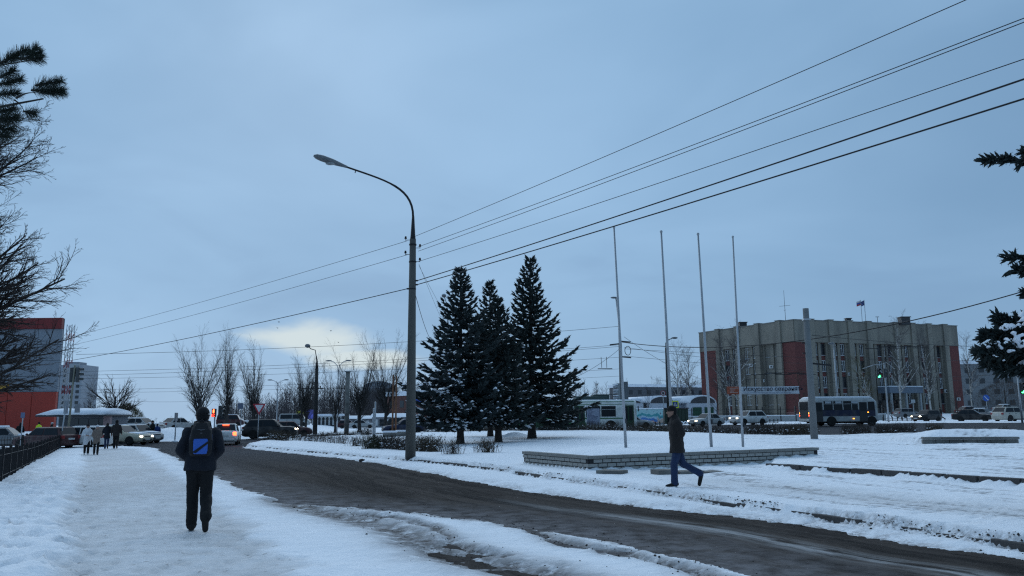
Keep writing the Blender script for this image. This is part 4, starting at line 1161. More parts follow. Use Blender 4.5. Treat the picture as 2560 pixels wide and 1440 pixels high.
# ------- arched garages left of the office
def garages():
    m_wall = mat('pale_garage_wall', (.42, .45, .50), .9, 0, .15, .6); m_arch = mat('dark_gable', (.06, .06, .065), .9); m_green = mat('green_gate', (.012, .055, .03), .7)
    Y = 138
    for i, (x0, x1, pk, lb) in enumerate([(1560, 1604, 1001, 'left arched garage with snowy barrel roof'), (1628, 1686, 992, 'middle arched garage with snowy barrel roof'), (1728, 1790, 991, 'right arched garage with green gates beside the office')]):
        a, b = on(x0, Y), on(x1, Y); zb = a.z; w = (b.x - a.x) / 2; ze = zat(1008, x0, Y) - zb; zt = zat(pk, x0, Y) - zb
        root = thing('garage', lb, 'garage', ((a.x + b.x) / 2, Y, zb), 0, 'arched garages')
        MB().box((0, 8, ze / 2), (2 * w + .8, 16, ze)).build('wall', m_wall, root)
        ts = np.linspace(0.02, math.pi - .02, 11)
        MB().loft([[(w * math.cos(t), y, ze + .004 + (zt - ze) * math.sin(t)) for t in ts] for y in (-.15, -.02)]).build('gable', m_arch, root)
        MB().loft([[(-4.5 * (y > 5) * (i != 0) + (w + .25) * math.cos(t), y, ze + .01 + (zt - ze + .22) * math.sin(t)) for t in ts] for y in (0, 16)]).build('roof_snow', m_snow, root, True)
        for k in (-1, 1):
            g = MB().box((k * w * .48, -.08, 1.3), (w * .72, .1, 2.3)); g.build('gate', m_green, root, bevel=.02)
    # low wall between them with drifted snow
    a, b = on(1575, Y + 4), on(1765, Y + 4)
    t = thing('garage_wall', 'pale low wall with snow ledge joining the arched garages', 'wall', (a.x, Y + 4, a.z)); w = b.x - a.x; ze = zat(1010, 1700, Y + 4) - a.z
    MB().box((w / 2, 0, ze / 2), (w, .5, ze)).build('wall_panel', m_wall, t); MB().box((w / 2, 3, ze + .55), (w, 7, 1.1)).build('snow', m_snow, t, bevel=.4)
garages()
def mural_material():
    m, n, l = nodes_of('beach_mural'); b = n['Principled BSDF']; b.inputs['Roughness'].default_value = .6
    tc = n.new('ShaderNodeTexCoord'); sx = n.new('ShaderNodeSeparateXYZ'); l.new(tc.outputs['Object'], sx.inputs[0])
    cv = n.new('ShaderNodeCombineXYZ'); l.new(sx.outputs[0], cv.inputs[0]); l.new(_math(n, l, 'MULTIPLY', sx.outputs[2], .4), cv.inputs[2])
    h = _math(n, l, 'ADD', sx.outputs[2], _math(n, l, 'MULTIPLY', _math(n, l, 'SUBTRACT', _noise(n, l, cv.outputs[0], 1.1, 3), .5), 1.5))
    c = _mixc(n, l, _range(n, l, h, .50, .53), (.46, .27, .24), (.05, .17, .42))
    c = _mixc(n, l, _range(n, l, h, .86, .89), c, (.30, .46, .55)); c = _mixc(n, l, _range(n, l, h, 1.15, 1.18), c, (.05, .27, .30)); c = _mixc(n, l, _range(n, l, h, 1.5, 1.53), c, (.30, .50, .52))
    sand = _math(n, l, 'MULTIPLY', _range(n, l, sx.outputs[0], 1.0, 1.25), _range(n, l, h, 1.2, 1.0))
    c = _mixc(n, l, sand, c, (.40, .30, .24))
    c = _mixc(n, l, _range(n, l, _noise(n, l, tc.outputs['Object'], 3.5, 2), .66, .68), c, (.10, .07, .10))
    l.new(c, b.inputs['Base Color']); return m
p = on(1624, 116); ph = zat(1023, 1624, 116) - p.z
mk = thing('painted_kiosk', 'box kiosk painted with a pale blue and sand beach picture', 'kiosk', (p.x, 116, p.z), -.1)
MB().box((0, 1.2, ph / 2), (3.9, 2.4, ph)).build('wall', mat('kiosk_side', (.35, .42, .44), .8), mk)
MB().box((0, -.03, ph / 2 + .1), (3.88, .05, ph - .25)).build('painted_panel', mural_material(), mk)
MB().box((0, 1.2, ph + .08), (4.1, 2.6, .15)).build('snow', m_snow, mk, bevel=.05)
p = on(1692, 118); mk = thing('green_shed', 'dark green shed beside the painted kiosk', 'shed', (p.x, 118, p.z))
MB().box((0, 1.2, 1.1), (3.4, 2.4, 2.2)).build('wall', mat('dark_green_wall', (.02, .035, .025), .8, 0, .3, 1), mk)
for k in range(7): MB().box((-1.5 + k * .5, -.03, 1.1), (.42, .06, 2.1)).build('plank', mat('dark_green_wall', (.02, .035, .025)), mk)
MB().box((0, 1.2, 2.29), (3.7, 2.7, .16)).build('roof', m_roof, mk)

# ------- fence with low wall before the office
def boundary_fence():
    pts = [on(1645, 126), on(1990, 121), on(2215, 121)]
    root = thing('boundary_fence', 'dark post and rail fence on a low grey wall before the office', 'fence', pts[0])
    o = pts[0]
    for a, b in zip(pts[:-1], pts[1:]):
        d = b - a; L = d.length; rz = math.atan2(d.y, d.x); mid = (a + b) / 2 - o
        MB().box((mid.x, mid.y, mid.z + .45), (L, .3, 1.1), rz).build('low_wall', m_concrete_l, root); MB().box((mid.x, mid.y, mid.z + 1.03), (L, .36, .08), rz).build('snow', m_snow, root)
        for zz in (1.35, 1.95): MB().box((mid.x, mid.y, mid.z + zz), (L, .05, .05), rz).build('rail', m_black, root)
        for k in range(int(L / 2.6) + 1):
            q = a + d * (k * 2.6 / L) - o; MB().box((q.x, q.y, q.z + 1.15), (.14, .34, 2.3), rz).build('post', m_black, root)
boundary_fence()
def scallops():
    a, b = on(1690, 112), on(1836, 110)
    root = thing('scallop_border', 'low snow capped border of half round hoops on the far verge', 'border', a); d = b - a
    for k in range(15):
        c = d * ((k + .5) / 15); tb = MB(); ts = np.linspace(0, math.pi, 8)
        tb.tube([(c.x + .28 * math.cos(t), c.y, c.z + .42 * math.sin(t)) for t in ts], .07, 6); tb.build('hoop', m_snow, root, True)
scallops()
def chain_rail(px0, px1, Y, lb):
    a, b = on(px0, Y), on(px1, Y); d = b - a; n = max(3, int(d.length / .55))
    root = thing('verge_railing', lb, 'railing', a, 0, 'low verge railings')
    for k in range(n + 1):
        q = d * (k / n); MB().box((q.x, q.y, q.z + .22), (.09, .09, .5)).sph((q.x, q.y, q.z + .5), .09, 6, 4).build('post', m_black, root)
    for z in (.15, .36):
        m_ = d / 2; MB().box((m_.x, m_.y, m_.z + z), (d.length, .04, .05), math.atan2(d.y, d.x)).build('rail', m_black, root)
chain_rail(1628, 1660, 104, 'low black railing by the painted kiosk'); chain_rail(1915, 1945, 106, 'low black railing behind the white car'); chain_rail(2208, 2280, 108, 'low black railing right of the bus')
def pickets(path, h, pitch, label, name='picket_fence', th=.021, posts=2.4):
    pts = [Vector((p.x, p.y, surf(p.x, p.y))) for p in path]; o = pts[0]
    root = thing(name, label, 'fence', o); pk = []
    for a, b in zip(pts[:-1], pts[1:]):
        d = b - a; L = d.length; rz = math.atan2(d.y, d.x); n = int(L / pitch)
        for k in range(n):
            q = a + d * ((k + .5) / n) - o; pk.append((q + Vector((0, 0, .02)), q + Vector((0, 0, h)), th, th)); 
        for zz in (.14, h - .16):
            MB().tube([a - o + Vector((0, 0, zz)), b - o + Vector((0, 0, zz))], .022, 4).build('rail', m_black, root)
        for k in range(int(L / posts) + 1):
            q = a + d * min(1, k * posts / L) - o; MB().box((q.x, q.y, q.z + h / 2 + .03), (.07, .07, h + .1), rz).build('post', m_black, root)
    p = obj('pickets', tubes_mesh('pickets', pk, 4), m_black, root); p['kind'] = 'stuff'
FENCE = [G(-700, 1430), G(-380, 1318), G(0, 1214), G(80, 1163), G(152, 1121)]
pickets(FENCE[:5], .86, .058, 'low black iron fence running along the trodden footway')
pickets([on(-160, 37), on(52, 41.5), on(72, 42)], 1.05, .16, 'thin black picket fence beyond the footway at far left', 'picket_fence', .013, 3.2)

# ------- brick planter with coping
def planter():
    root = thing('brick_planter', 'low grey brick planter wall with coping, in front of the flagpoles', 'planter', (PW[1].x, PW[1].y, 0)); o = PW[1]
    m_b = mat('grey_brick', (0.30, 0.295, 0.275), .9, 0, .2, 5, .5, 30); m_j = mat('dark_mortar', (0.03, 0.03, 0.032), .95); m_c = mat('planter_coping', (0.21, 0.205, 0.19), .9, 0, .2, 4, .5, 20)
    bl, bh, gap = .29, .112, .026
    meshb = MB().box((0, 0, 0), (bl - gap, .12, bh - gap)).mesh('brick'); meshb.materials.append(m_b)
    meshh = MB().box((0, 0, 0), (bl * .5 - gap, .12, bh - gap)).mesh('brick_half'); meshh.materials.append(m_b)
    for (a, b) in ((PW[1], PW[2]), (PW[1], PW[0])):
        d = b - a; L = d.length; u = d.normalized(); rz = math.atan2(d.y, d.x); nn = Vector((u.y, -u.x, 0)); nn = nn if nn.dot(-a) > 0 else -nn
        za, zb_ = gzf(a.x, a.y) + .20, gzf(b.x, b.y) + .20
        mid = d / 2; 
        MB().box((mid.x - nn.x * .11, mid.y - nn.y * .11, (za + zb_) / 2 + .10), (L - .02, .14, .48), rz).build('mortar', m_j, root)
        rng = random.Random(int(L * 100)); n = int(L / bl)
        for row in range(3):
            off = 0 if row % 2 else bl / 2
            for k in range(-1, n + 1):
                s = off + bl * (k + .5)
                if s < bl * .3 or s > L - bl * .3: continue
                q = d * (s / L) + nn * rng.uniform(-.008, .008); z = za + (zb_ - za) * s / L + .02 + bh * row
                bo = obj('brick', meshb, m_b, root); bo.location = (q.x - nn.x * .055, q.y - nn.y * .055, z); bo.rotation_euler = (rng.uniform(-.02, .02), 0, rz + rng.uniform(-.012, .012))
        m2 = int(L / .52)
        for k in range(m2):
            s = (k + .5) * L / m2; q = d * (s / L) + nn * rng.uniform(-.012, .006); z = za + (zb_ - za) * s / L + .02 + bh * 2.5 + .043
            co = MB().box((q.x - nn.x * .09, q.y - nn.y * .09, z), (L / m2 - .014, .24, .082), rz + rng.uniform(-.008, .008)).build('coping_stone', m_c, root, bevel=.006)
planter()
def slab_wall():
    a, b = RW[0], RW[1]; root = thing('slab_wall', 'low grey concrete slab wall holding a snow mound at right', 'wall', (a.x, a.y, surf(a.x, a.y - .5) - .17)); d = b - a; d.z = 0; L = d.length; rz = math.atan2(d.y, d.x); n = 7
    for k in range(n):
        q = d * ((k + .5) / n); MB().box((q.x, q.y, .16), (L / n - .02, .16, .34), rz + .004 * (-1) ** k).build('slab', m_concrete, root, bevel=.008)
    for k in range(5):
        q = d * ((k + .5) / 5); MB().box((q.x, q.y - .03, .385), (L / 5 - .015, .3, .09), rz).build('coping_stone', m_concrete, root, bevel=.01)
slab_wall()
# ------- kerb stones
def kerb_line(name, pts, lift, w, h, ln, m, label, gaps=.0, jit=.01, keep=1.0, seed=1):
    root = thing(name, None, None, (pts[0][0], pts[0][1], 0)); tag(root, label, kind='structure'); rng = random.Random(seed); o = Vector((pts[0][0], pts[0][1], 0))
    acc = [0.0]
    for a, b in zip(pts[:-1], pts[1:]): acc.append(acc[-1] + math.hypot(b[0] - a[0], b[1] - a[1]))
    def P(s):
        for i in range(len(pts) - 1):
            if s <= acc[i + 1]:
                t = (s - acc[i]) / (acc[i + 1] - acc[i] + 1e-9); return Vector((pts[i][0] + (pts[i + 1][0] - pts[i][0]) * t, pts[i][1] + (pts[i + 1][1] - pts[i][1]) * t, 0))
        return Vector((*pts[-1], 0))
    s = 0.0
    while s < acc[-1] - ln:
        l = ln * rng.uniform(.8, 1.15); a, b = P(s), P(s + l - gaps)
        if rng.random() < keep:
            c = (a + b) / 2; d = b - a; z = gzf(c.x, c.y) + lift + rng.uniform(-jit, jit)
            MB().box((c.x - o.x, c.y - o.y, z - h / 2), (d.length - .012, w, h), math.atan2(d.y, d.x) + rng.uniform(-.02, .02)).build('kerb_stone', m, root, bevel=.012)
        s += l
m_kerb = mat('dark_kerb_stone', (0.075, 0.07, 0.068), .9, 0, .3, 4, .5, 20)
kerb_line('kerb', [p for p in KERB if p[1] < 60], .100, .16, .26, 1.0, m_kerb, 'dark kerb stones half buried along the road', jit=.022, seed=3)
kerb_line('plaza_kerb', PLAZAK, .325, .18, .28, .75, m_kerb, 'row of dark kerb stones at the edge of the square', .035, .012, 1, 4)
kerb_line('step_edge', STEP, .25, .5, .26, .7, m_concrete, 'broken grey slabs below the brick planter', .03, .05, .9, 5)
# ------- lattice mast
def mast():
    Y = 112; p = on(157, Y); H = zat(812, 157, Y) - p.z
    root = thing('lattice_mast', 'red and white lattice mast behind the grey hall', 'mast', p); mr, mw = mat('mast_red', (.30, .03, .04), .6), mat('mast_white', (.5, .5, .5), .6); n = 12; w = .36
    for k in range(n):
        mb = MB(); z0, z1 = H * k / n, H * (k + 1) / n
        for sx in (-w, w):
            for sy in (-w, w): mb.cyl((sx, sy, z0), (sx, sy, z1), .045, n=5)
        for s in (-w, w):
            mb.cyl((-w, s, z0), (w, s, z1), .03, n=4); mb.cyl((w, s, z0), (-w, s, z1), .03, n=4); mb.cyl((s, -w, z0), (s, w, z1), .03, n=4)
        mb.build('mast_section', mr if k % 3 == 1 else mw, root)
mast()
# ------- market hall left of the firs
def market():
    Y = 150; a, b = on(783, Y), on(852, Y); root = thing('market_hall', 'white arcade with pointed arches and snowy roof', 'building', a); w = b.x - a.x; zt = zat(1039, 820, Y) - a.z; m_w = mat('white_wall', (.5, .51, .5), .8)
    MB().box((w / 2, 3, zt * .45), (w, 5, zt * .9)).build('back_wall', m_dgrey, root); n = 7
    for k in range(n + 1):
        MB().box((w * k / n, .2, zt * .3), (.25, .35, zt * .6)).build('pier', m_w, root)
    for k in range(n):
        x0, x1 = w * k / n, w * (k + 1) / n; m = (x0 + x1) / 2
        MB().prism([(x0, .02, zt * .6), (x0, .02, zt * .95), (x1, .02, zt * .95), (x1, .02, zt * .6), (m + (x1 - m) * .5, .02, zt * .80), (m, .02, zt * .87), (m - (x1 - m) * .5, .02, zt * .80)], (0, .3, 0)).build('arch', m_w, root)
    MB().box((w / 2, 2.6, zt + .1), (w + .8, 6.4, .4)).build('roof_snow', m_snow, root, bevel=.1)
    for px0, px1, Y2, top, lb in [(868, 925, 152, 1043, 'low pavilion with flat snowy roof behind the poplars'), (930, 1012, 146, 1038, 'pavilion with tilted snowy roof by the grey posts')]:
        a, b = on(px0, Y2), on(px1, Y2); r2 = thing('market_pavilion', lb, 'building', a, 0, 'market pavilions'); w = b.x - a.x; zt = zat(top, px0, Y2) - a.z
        MB().box((w / 2, 2.5, zt * .42), (w, 5, zt * .84)).build('wall', mat('pavilion_wall', (.22, .23, .25), .8), r2)
        for k in range(5): MB().box((w * (k + .5) / 5, -.03, zt * .42), (w / 5 - .35, .12, zt * .5)).build('shop_window', m_glass if k % 2 else m_wframe, r2)
        rr = [[(x, y, zt * .845 + (zt * .30) * math.sin(max(0, min(1, (y + .6) / 6)) * math.pi)) for y in np.linspace(-.6, 5.5, 7)] for x in (-.3, w + .3)]
        MB().loft(rr).build('roof_snow', m_snow, r2)
market()
for px0, px1, y0, y1, Y, c, lb in [(741, 760, 1027, 1045, 148, (.40, .36, .03), 'yellow advertising board behind the twin poplar'), (763, 784, 1024, 1047, 148, (.10, .10, .34), 'blue violet advertising board behind the lamp post')]:
    a, b = at(px0, y1, Y), at(px1, y0, Y); g = gzf(a.x, Y)
    t = thing('billboard', lb, 'billboard', ((a.x + b.x) / 2, Y, g)); w, h = b.x - a.x, b.z - a.z; zc = (a.z + b.z) / 2 - g
    MB().box((0, 0, zc), (w, .15, h)).build('panel', mat('board_' + str(px0), c, .6, 0, .3, 1.2, col2=tuple(min(1, v * 2) for v in c), c2scale=1.4), t)
    for s in (-1, 1): MB().cyl((s * w * .35, .15, 0), (s * w * .35, .15, zc), .08, n=6).build('leg', m_steel, t)
# ================================================================== vehicles
KINDS = {  # L, W, H, belt, hood, tail, A, B, C, D (cabin base front, roof front, roof rear, base rear), wheel r
    'sedan': (4.45, 1.72, 1.46, .92, .84, .98, .88, .12, -1.05, -1.72, .30),
    'hatch': (3.95, 1.68, 1.47, .93, .86, .98, .85, .18, -1.40, -1.88, .29),
    'wagon': (4.45, 1.74, 1.48, .93, .86, 1.0, .90, .20, -1.70, -2.12, .30),
    'suv': (4.60, 1.86, 1.70, 1.06, 1.04, 1.12, 1.00, .30, -1.60, -2.18, .36),
    'van': (4.9, 1.9, 2.05, 1.15, 1.1, 1.2, 1.75, 1.2, -2.25, -2.40, .33)}
m_lens_w = mat('headlight_lens', (.5, .52, .54), .15, spec=.6); m_lens_r = mat('taillight_lens', (.22, .012, .012), .25, spec=.6)
m_head_on = mat('headlight_lit', (.8, .8, .7), .3, 0, 0, emit=(1.0, .86, .60), estr=14.0); m_tail_on = mat('taillight_lit', (.4, .02, .01), .3, 0, 0, emit=(1.0, .07, .02), estr=9.0)
m_amber_on = mat('amber_lit', (.5, .2, .02), .3, 0, 0, emit=(1.0, .33, .03), estr=8.0); m_rim = mat('wheel_rim', (.22, .23, .24), .4, .7); m_plate = mat('number_plate', (.45, .46, .45), .5)
m_cglass = mat('car_glass', (.016, .021, .026), .15, 0, .3, 1.5, spec=.12)
def paint(name, c, dirt=.5): return mat('paint_' + name, c, .38, .0, .06, 1.5, spec=.30, col2=tuple(.6 * v + .4 * d for v, d in zip(c, (.14, .125, .11))), c2scale=1.6, c2lo=.45, c2hi=.72)
def wheels(t, xs, hw, r, n=18):
    for x in xs:
        for s in (-1, 1):
            tb = MB(); prof = [(r * .62, -.10), (r * .93, -.105), (r, -.07), (r, .07), (r * .93, .105), (r * .62, .10)]
            rings = [[(x + pr * math.cos(a), s * (hw - .10) + py * s, r + pr * math.sin(a)) for a in np.linspace(0, 2 * math.pi, n, endpoint=False)] for pr, py in prof]
            w = tb.loft(rings, True).build('wheel', m_rubber, t, True)
            rm = MB(); yo = s * (hw + .002)
            rm.cyl((x, yo - s * .05, r), (x, yo - s * .02, r), r * .60, n=n)
            for k in range(5):
                a = 2 * math.pi * k / 5; rm.box((x + math.cos(a) * r * .33, yo - s * .012, r + math.sin(a) * r * .33), (r * .56, .02, r * .15), 0, 0, -a)
            rm.cyl((x, yo - s * .02, r), (x, yo + s * .002, r), r * .12, n=8); rm.build('rim', m_rim, w)
            ar = MB(); ts = np.linspace(-.15, math.pi + .15, 12); R1 = r + .075
            ar.prism([(x + R1 * math.cos(a), s * (hw - .015) if s > 0 else s * (hw + .006), r + R1 * math.sin(a)) for a in ts], (0, .021, 0)); ar.build('wheel_arch', m_rubber, t)
def car(label, px, Y, rz, kind, pnt, head=False, tail=False, snow=0.0, group='cars on the avenue', dark_bumper=False, pos=None, name=None, lift=0.0):
    L, W_, H, belt, hood, tl, A, B, C, D, r = KINDS[kind]; hw = W_ / 2
    p = pos or on(px, Y); t = thing(name or {'sedan': 'parked_sedan' if 'parked' in label else 'sedan_car', 'hatch': 'hatchback_car', 'wagon': 'estate_car', 'suv': 'off_road_car', 'van': 'van'}[kind], label, 'van' if kind == 'van' else 'car', (p.x, p.y, p.z + .01 + lift), rz, group)
    st = [(-L / 2, .76, .40, tl * .82), (-L / 2 + .05, .88, .30, tl * .93), (-L / 2 + .22, .96, .23, tl), (D * .9, 1, .2, belt + .03), ((A + D) / 2, 1.0, .19, belt), (A, 1, .19, belt - .01), ((A + L / 2) / 2, .985, .19, hood + .01), (L / 2 - .32, .95, .21, hood - .05), (L / 2 - .08, .86, .26, hood - .15), (L / 2, .72, .34, hood - .30)]
    rings = []
    for x, k, zb, zt in st:
        w = hw * k; h = zt - zb
        half = [(w * .80, zb), (w * .96, zb + .07), (w, zb + .30 * h), (w * .995, zb + .62 * h), (w * .94, zt - .025), (w * .72, zt + .012)]
        rings.append([(x, y, z) for y, z in half] + [(x, 0, zt + .025)] + [(x, -y, z) for y, z in reversed(half)])
    MB().loft(rings).build('body', pnt, t, True)
    wb, wt = hw * .93, hw * .74
    f = lambda a, b, k: a + (b - a) * k
    def ring(k, dz=0, ins=0): return [(f(A, B, k) - ins, f(wb, wt, k) - ins, f(belt - .06, H, k) + dz), (f(D, C, k) + ins, f(wb, wt, k) - ins, f(belt - .06, H, k) + dz), (f(D, C, k) + ins, -f(wb, wt, k) + ins, f(belt - .06, H, k) + dz), (f(A, B, k) - ins, -f(wb, wt, k) + ins, f(belt - .06, H, k) + dz)]
    MB().loft([ring(0), ring(.93), ring(1.0, 0, .10)]).build('cabin', pnt, t, bevel=.05, bseg=2)
    zk = lambda k: f(belt - .06, H, k)
    # glass
    def pane(nm, pts, n_):
        n_ = Vector(n_).normalized(); MB().prism([Vector(q) + n_ * .004 for q in pts], n_ * .012).build(nm, m_cglass, t)
    k0, k1 = .14, .86
    ny = Vector((0, f(belt, H, 1) - belt, wb - wt)).normalized(); xm = (A + D) / 2 + .05
    for s in (-1, 1):
        yy = lambda k: s * f(wb, wt, k); nrm = (0, s * ny.y, ny.z)
        pane('side_window', [(f(A, B, k0) - .16, yy(k0), zk(k0)), (f(A, B, k1) - .10, yy(k1), zk(k1)), (xm + .04, yy(k1), zk(k1)), (xm + .04, yy(k0), zk(k0))][::s], nrm)
        pane('side_window', [(xm - .04, yy(k0), zk(k0)), (xm - .04, yy(k1), zk(k1)), (f(D, C, k1) + .14, yy(k1), zk(k1)), (f(D, C, k0) + .22, yy(k0), zk(k0))][::s], nrm)
    for nm, a0, a1, sg in (('windshield', A, B, 1), ('rear_window', D, C, -1)):
        nx = Vector((sg * (H - belt), 0, abs(a0 - a1))); w0, w1 = f(wb, wt, k0) - .09, f(wb, wt, .9) - .09
        pane(nm, [(f(a0, a1, k0), w0, zk(k0)), (f(a0, a1, k0), -w0, zk(k0)), (f(a0, a1, .9), -w1, zk(.9)), (f(a0, a1, .9), w1, zk(.9))][::sg], nx)
    wheels(t, (L * .295, -L * .285), hw, r)
    zl, zt2 = hood - .20, tl - .20
    for s in (-1, 1):
        MB().sph((L / 2 - .13, s * hw * .70, zl), (.14, .14, .07), 10, 6).build('headlight', m_head_on if head else m_lens_w, t, True)
        MB().box((-L / 2 + .075, s * hw * .76, zt2), (.16, .24, .24)).build('taillight', m_tail_on if tail else m_lens_r, t, bevel=.03)
        MB().sph((A - .28, s * (hw + .10), belt + .07), (.07, .11, .08), 8, 5).build('mirror', pnt, t, True)
        for x in (xm + .12, xm - .85): MB().box((x, s * (hw + .008), belt - .13), (.18, .03, .035)).build('door_handle', m_dark, t)
        sl = MB(); sl.box((0, s * (hw - .01), .24), (L * .36, .05, .10)); sl.build('sill', m_rubber, t)
    if tail: MB().box((f(D, C, .8) - .10, 0, zk(.86)), (.06, .42, .05)).build('brake_light', m_tail_on, t)
    MB().box((L / 2 - .055, 0, .40), (.12, W_ * .66, .18)).build('bumper', m_rubber if dark_bumper else m_dark, t, bevel=.04); MB().box((L / 2 - .09, 0, zl + .0), (.14, W_ * .38, .11)).build('grille', m_dark, t, bevel=.02)
    MB().box((-L / 2 + .045, 0, .40), (.13, W_ * .78, .16)).build('bumper', m_rubber if dark_bumper else pnt, t, bevel=.04); MB().box((-L / 2 - .004, 0, tl * .68), (.035, .52, .12)).build('number_plate', m_plate, t); MB().box((L / 2 + .01, 0, .42), (.03, .52, .11)).build('number_plate', m_plate, t)
    if snow:
        MB().loft([ring(1.0, .004, .12), [(x * .97, y * .95, z + snow) for x, y, z in ring(1.0, .0, .16)]]).build('snow', m_snow, t, bevel=.03)
        rr = []
        for x in np.linspace(A + .1, L / 2 - .3, 5):
            zt = f(belt, hood - .02, (x - A) / (L / 2 - .3 - A)); rr.append([(x, y, zt + .03 + (snow * .6 if abs(y) < hw * .6 else 0)) for y in (-hw * .72, -hw * .45, 0, hw * .45, hw * .72)] + [(x, hw * .7, zt - .02), (x, -hw * .7, zt - .02)])
        MB().loft(rr).build('snow', m_snow, t, True)
    return t
AV = math.atan2(.30, .954)      # direction of the avenue
P_sil, P_wht, P_blk, P_mar, P_blu, P_bei, P_yel, P_gry = paint('silver', (.36, .37, .37)), paint('white', (.60, .61, .60)), paint('black', (.012, .012, .014)), paint('maroon', (.05, .012, .014)), paint('blue', (.015, .022, .06)), paint('beige', (.40, .39, .34)), paint('cream', (.45, .43, .33)), paint('grey', (.16, .17, .18))
# right half of the avenue
car('silver saloon with lit headlights driving left behind the third flagpole', 1766, 93, math.pi + AV - .32 + .55, 'sedan', P_sil, head=True)
car('white off roader with lit headlight driving left behind the rightmost flagpole', 1872, 97, math.pi + AV + .10, 'suv', P_wht, head=True)
car('black hatchback with lit headlights driving left, right of the bus', 2317, 103, math.pi + AV + .12, 'hatch', P_blk, head=True)
car('dark saloon with lit headlights turning right at the right side', 2433, 99, -.62, 'sedan', P_blk, head=True)
car('beige off roader seen from behind at the right edge', 2531, 95, .32, 'suv', P_bei)
car('silver parked estate car behind the bare birch at the office steps', 2272, 126, .25, 'wagon', P_gry, group='parked cars by the office', lift=.35)
car('dark red parked car behind the black hatchback', 2425, 132, .2, 'sedan', P_mar, snow=.06, group='parked cars by the office', lift=.45)
car('snowy parked hatchback between the dark saloon and the beige car', 2462, 122, -.9, 'hatch', P_gry, snow=.10, group='parked cars by the office', lift=.2)
car('pale parked car behind the beige off roader roof', 2517, 136, .25, 'sedan', P_sil, snow=.08, group='parked cars by the office', lift=.55)
# centre and left
car('silver saloon seen through the spruce trunks', 1223, 84, AV + .02, 'sedan', P_sil)
car('dark blue saloon behind the tall lamp post', 1010, 83, math.pi + AV, 'sedan', P_blu)
car('silver car nose showing past the front of the trolleybus', 1582, 91, AV - .2, 'sedan', P_sil)
car('black off roader turning right by the give way sign', 675, 71, .16, 'suv', P_blk, head=True)
car('dark red car just behind the black off roader bonnet', 728, 79, .25, 'hatch', P_mar)
car('white saloon with glowing brake lights ahead of the man with backpack', 566, 58, 1.84, 'sedan', P_wht, tail=True, group='cars at the junction')
car('silver car with red tail lamps on the raised road beyond the snow bank', 446, 92, 1.05, 'sedan', P_sil, group='cars at the junction', lift=.0)
car('cream car with one lit headlight behind the walking pairs', 303, 61, -.22, 'sedan', P_yel, head=True, snow=.05, group='cars at the junction')
car('pale blue car behind the group with children', 345, 65, -.35, 'hatch', P_sil, snow=.03, group='cars at the junction')
car('white estate car behind the white coated walker', 196, 57, math.pi - .12, 'wagon', P_wht, snow=.03, group='cars at the junction')
car('maroon hatchback parked by the end of the iron fence', 112, 56, 2.85, 'wagon', P_mar, group='cars at the junction')
car('left parked silver car with snowy roof by the olive bush', 327, 86, -.35, 'sedan', P_gry, snow=.05, group='cars parked on the rise')
car('right parked silver car with snowy roof by the olive bush', 356, 84, -.2, 'sedan', P_sil, snow=.06, group='cars parked on the rise')
car('snow covered car at the far left edge behind the picket fence', 12, 58, .2, 'hatch', P_gry, snow=.14, group='cars at the junction')
car('pale van parked left of the twin poplar', 736, 132, .1, 'van', P_sil, group='vehicles parked at the market')
for px, Y, k, pn, lb in [(905, 138, 'sedan', P_sil, 'silver car parked before the flat pavilion'), (872, 140, 'hatch', P_mar, 'dark red car parked left of the flat pavilion'), (1000, 132, 'suv', P_blk, 'dark car parked before the tilted roof pavilion'), (576, 150, 'van', P_mar, 'far maroon van left of the slim poplar'), (600, 190, 'sedan', P_wht, 'far white car between the left poplars')]:
    car(lb, px, Y, .15, k, pn, snow=.08, group='vehicles parked at the market')

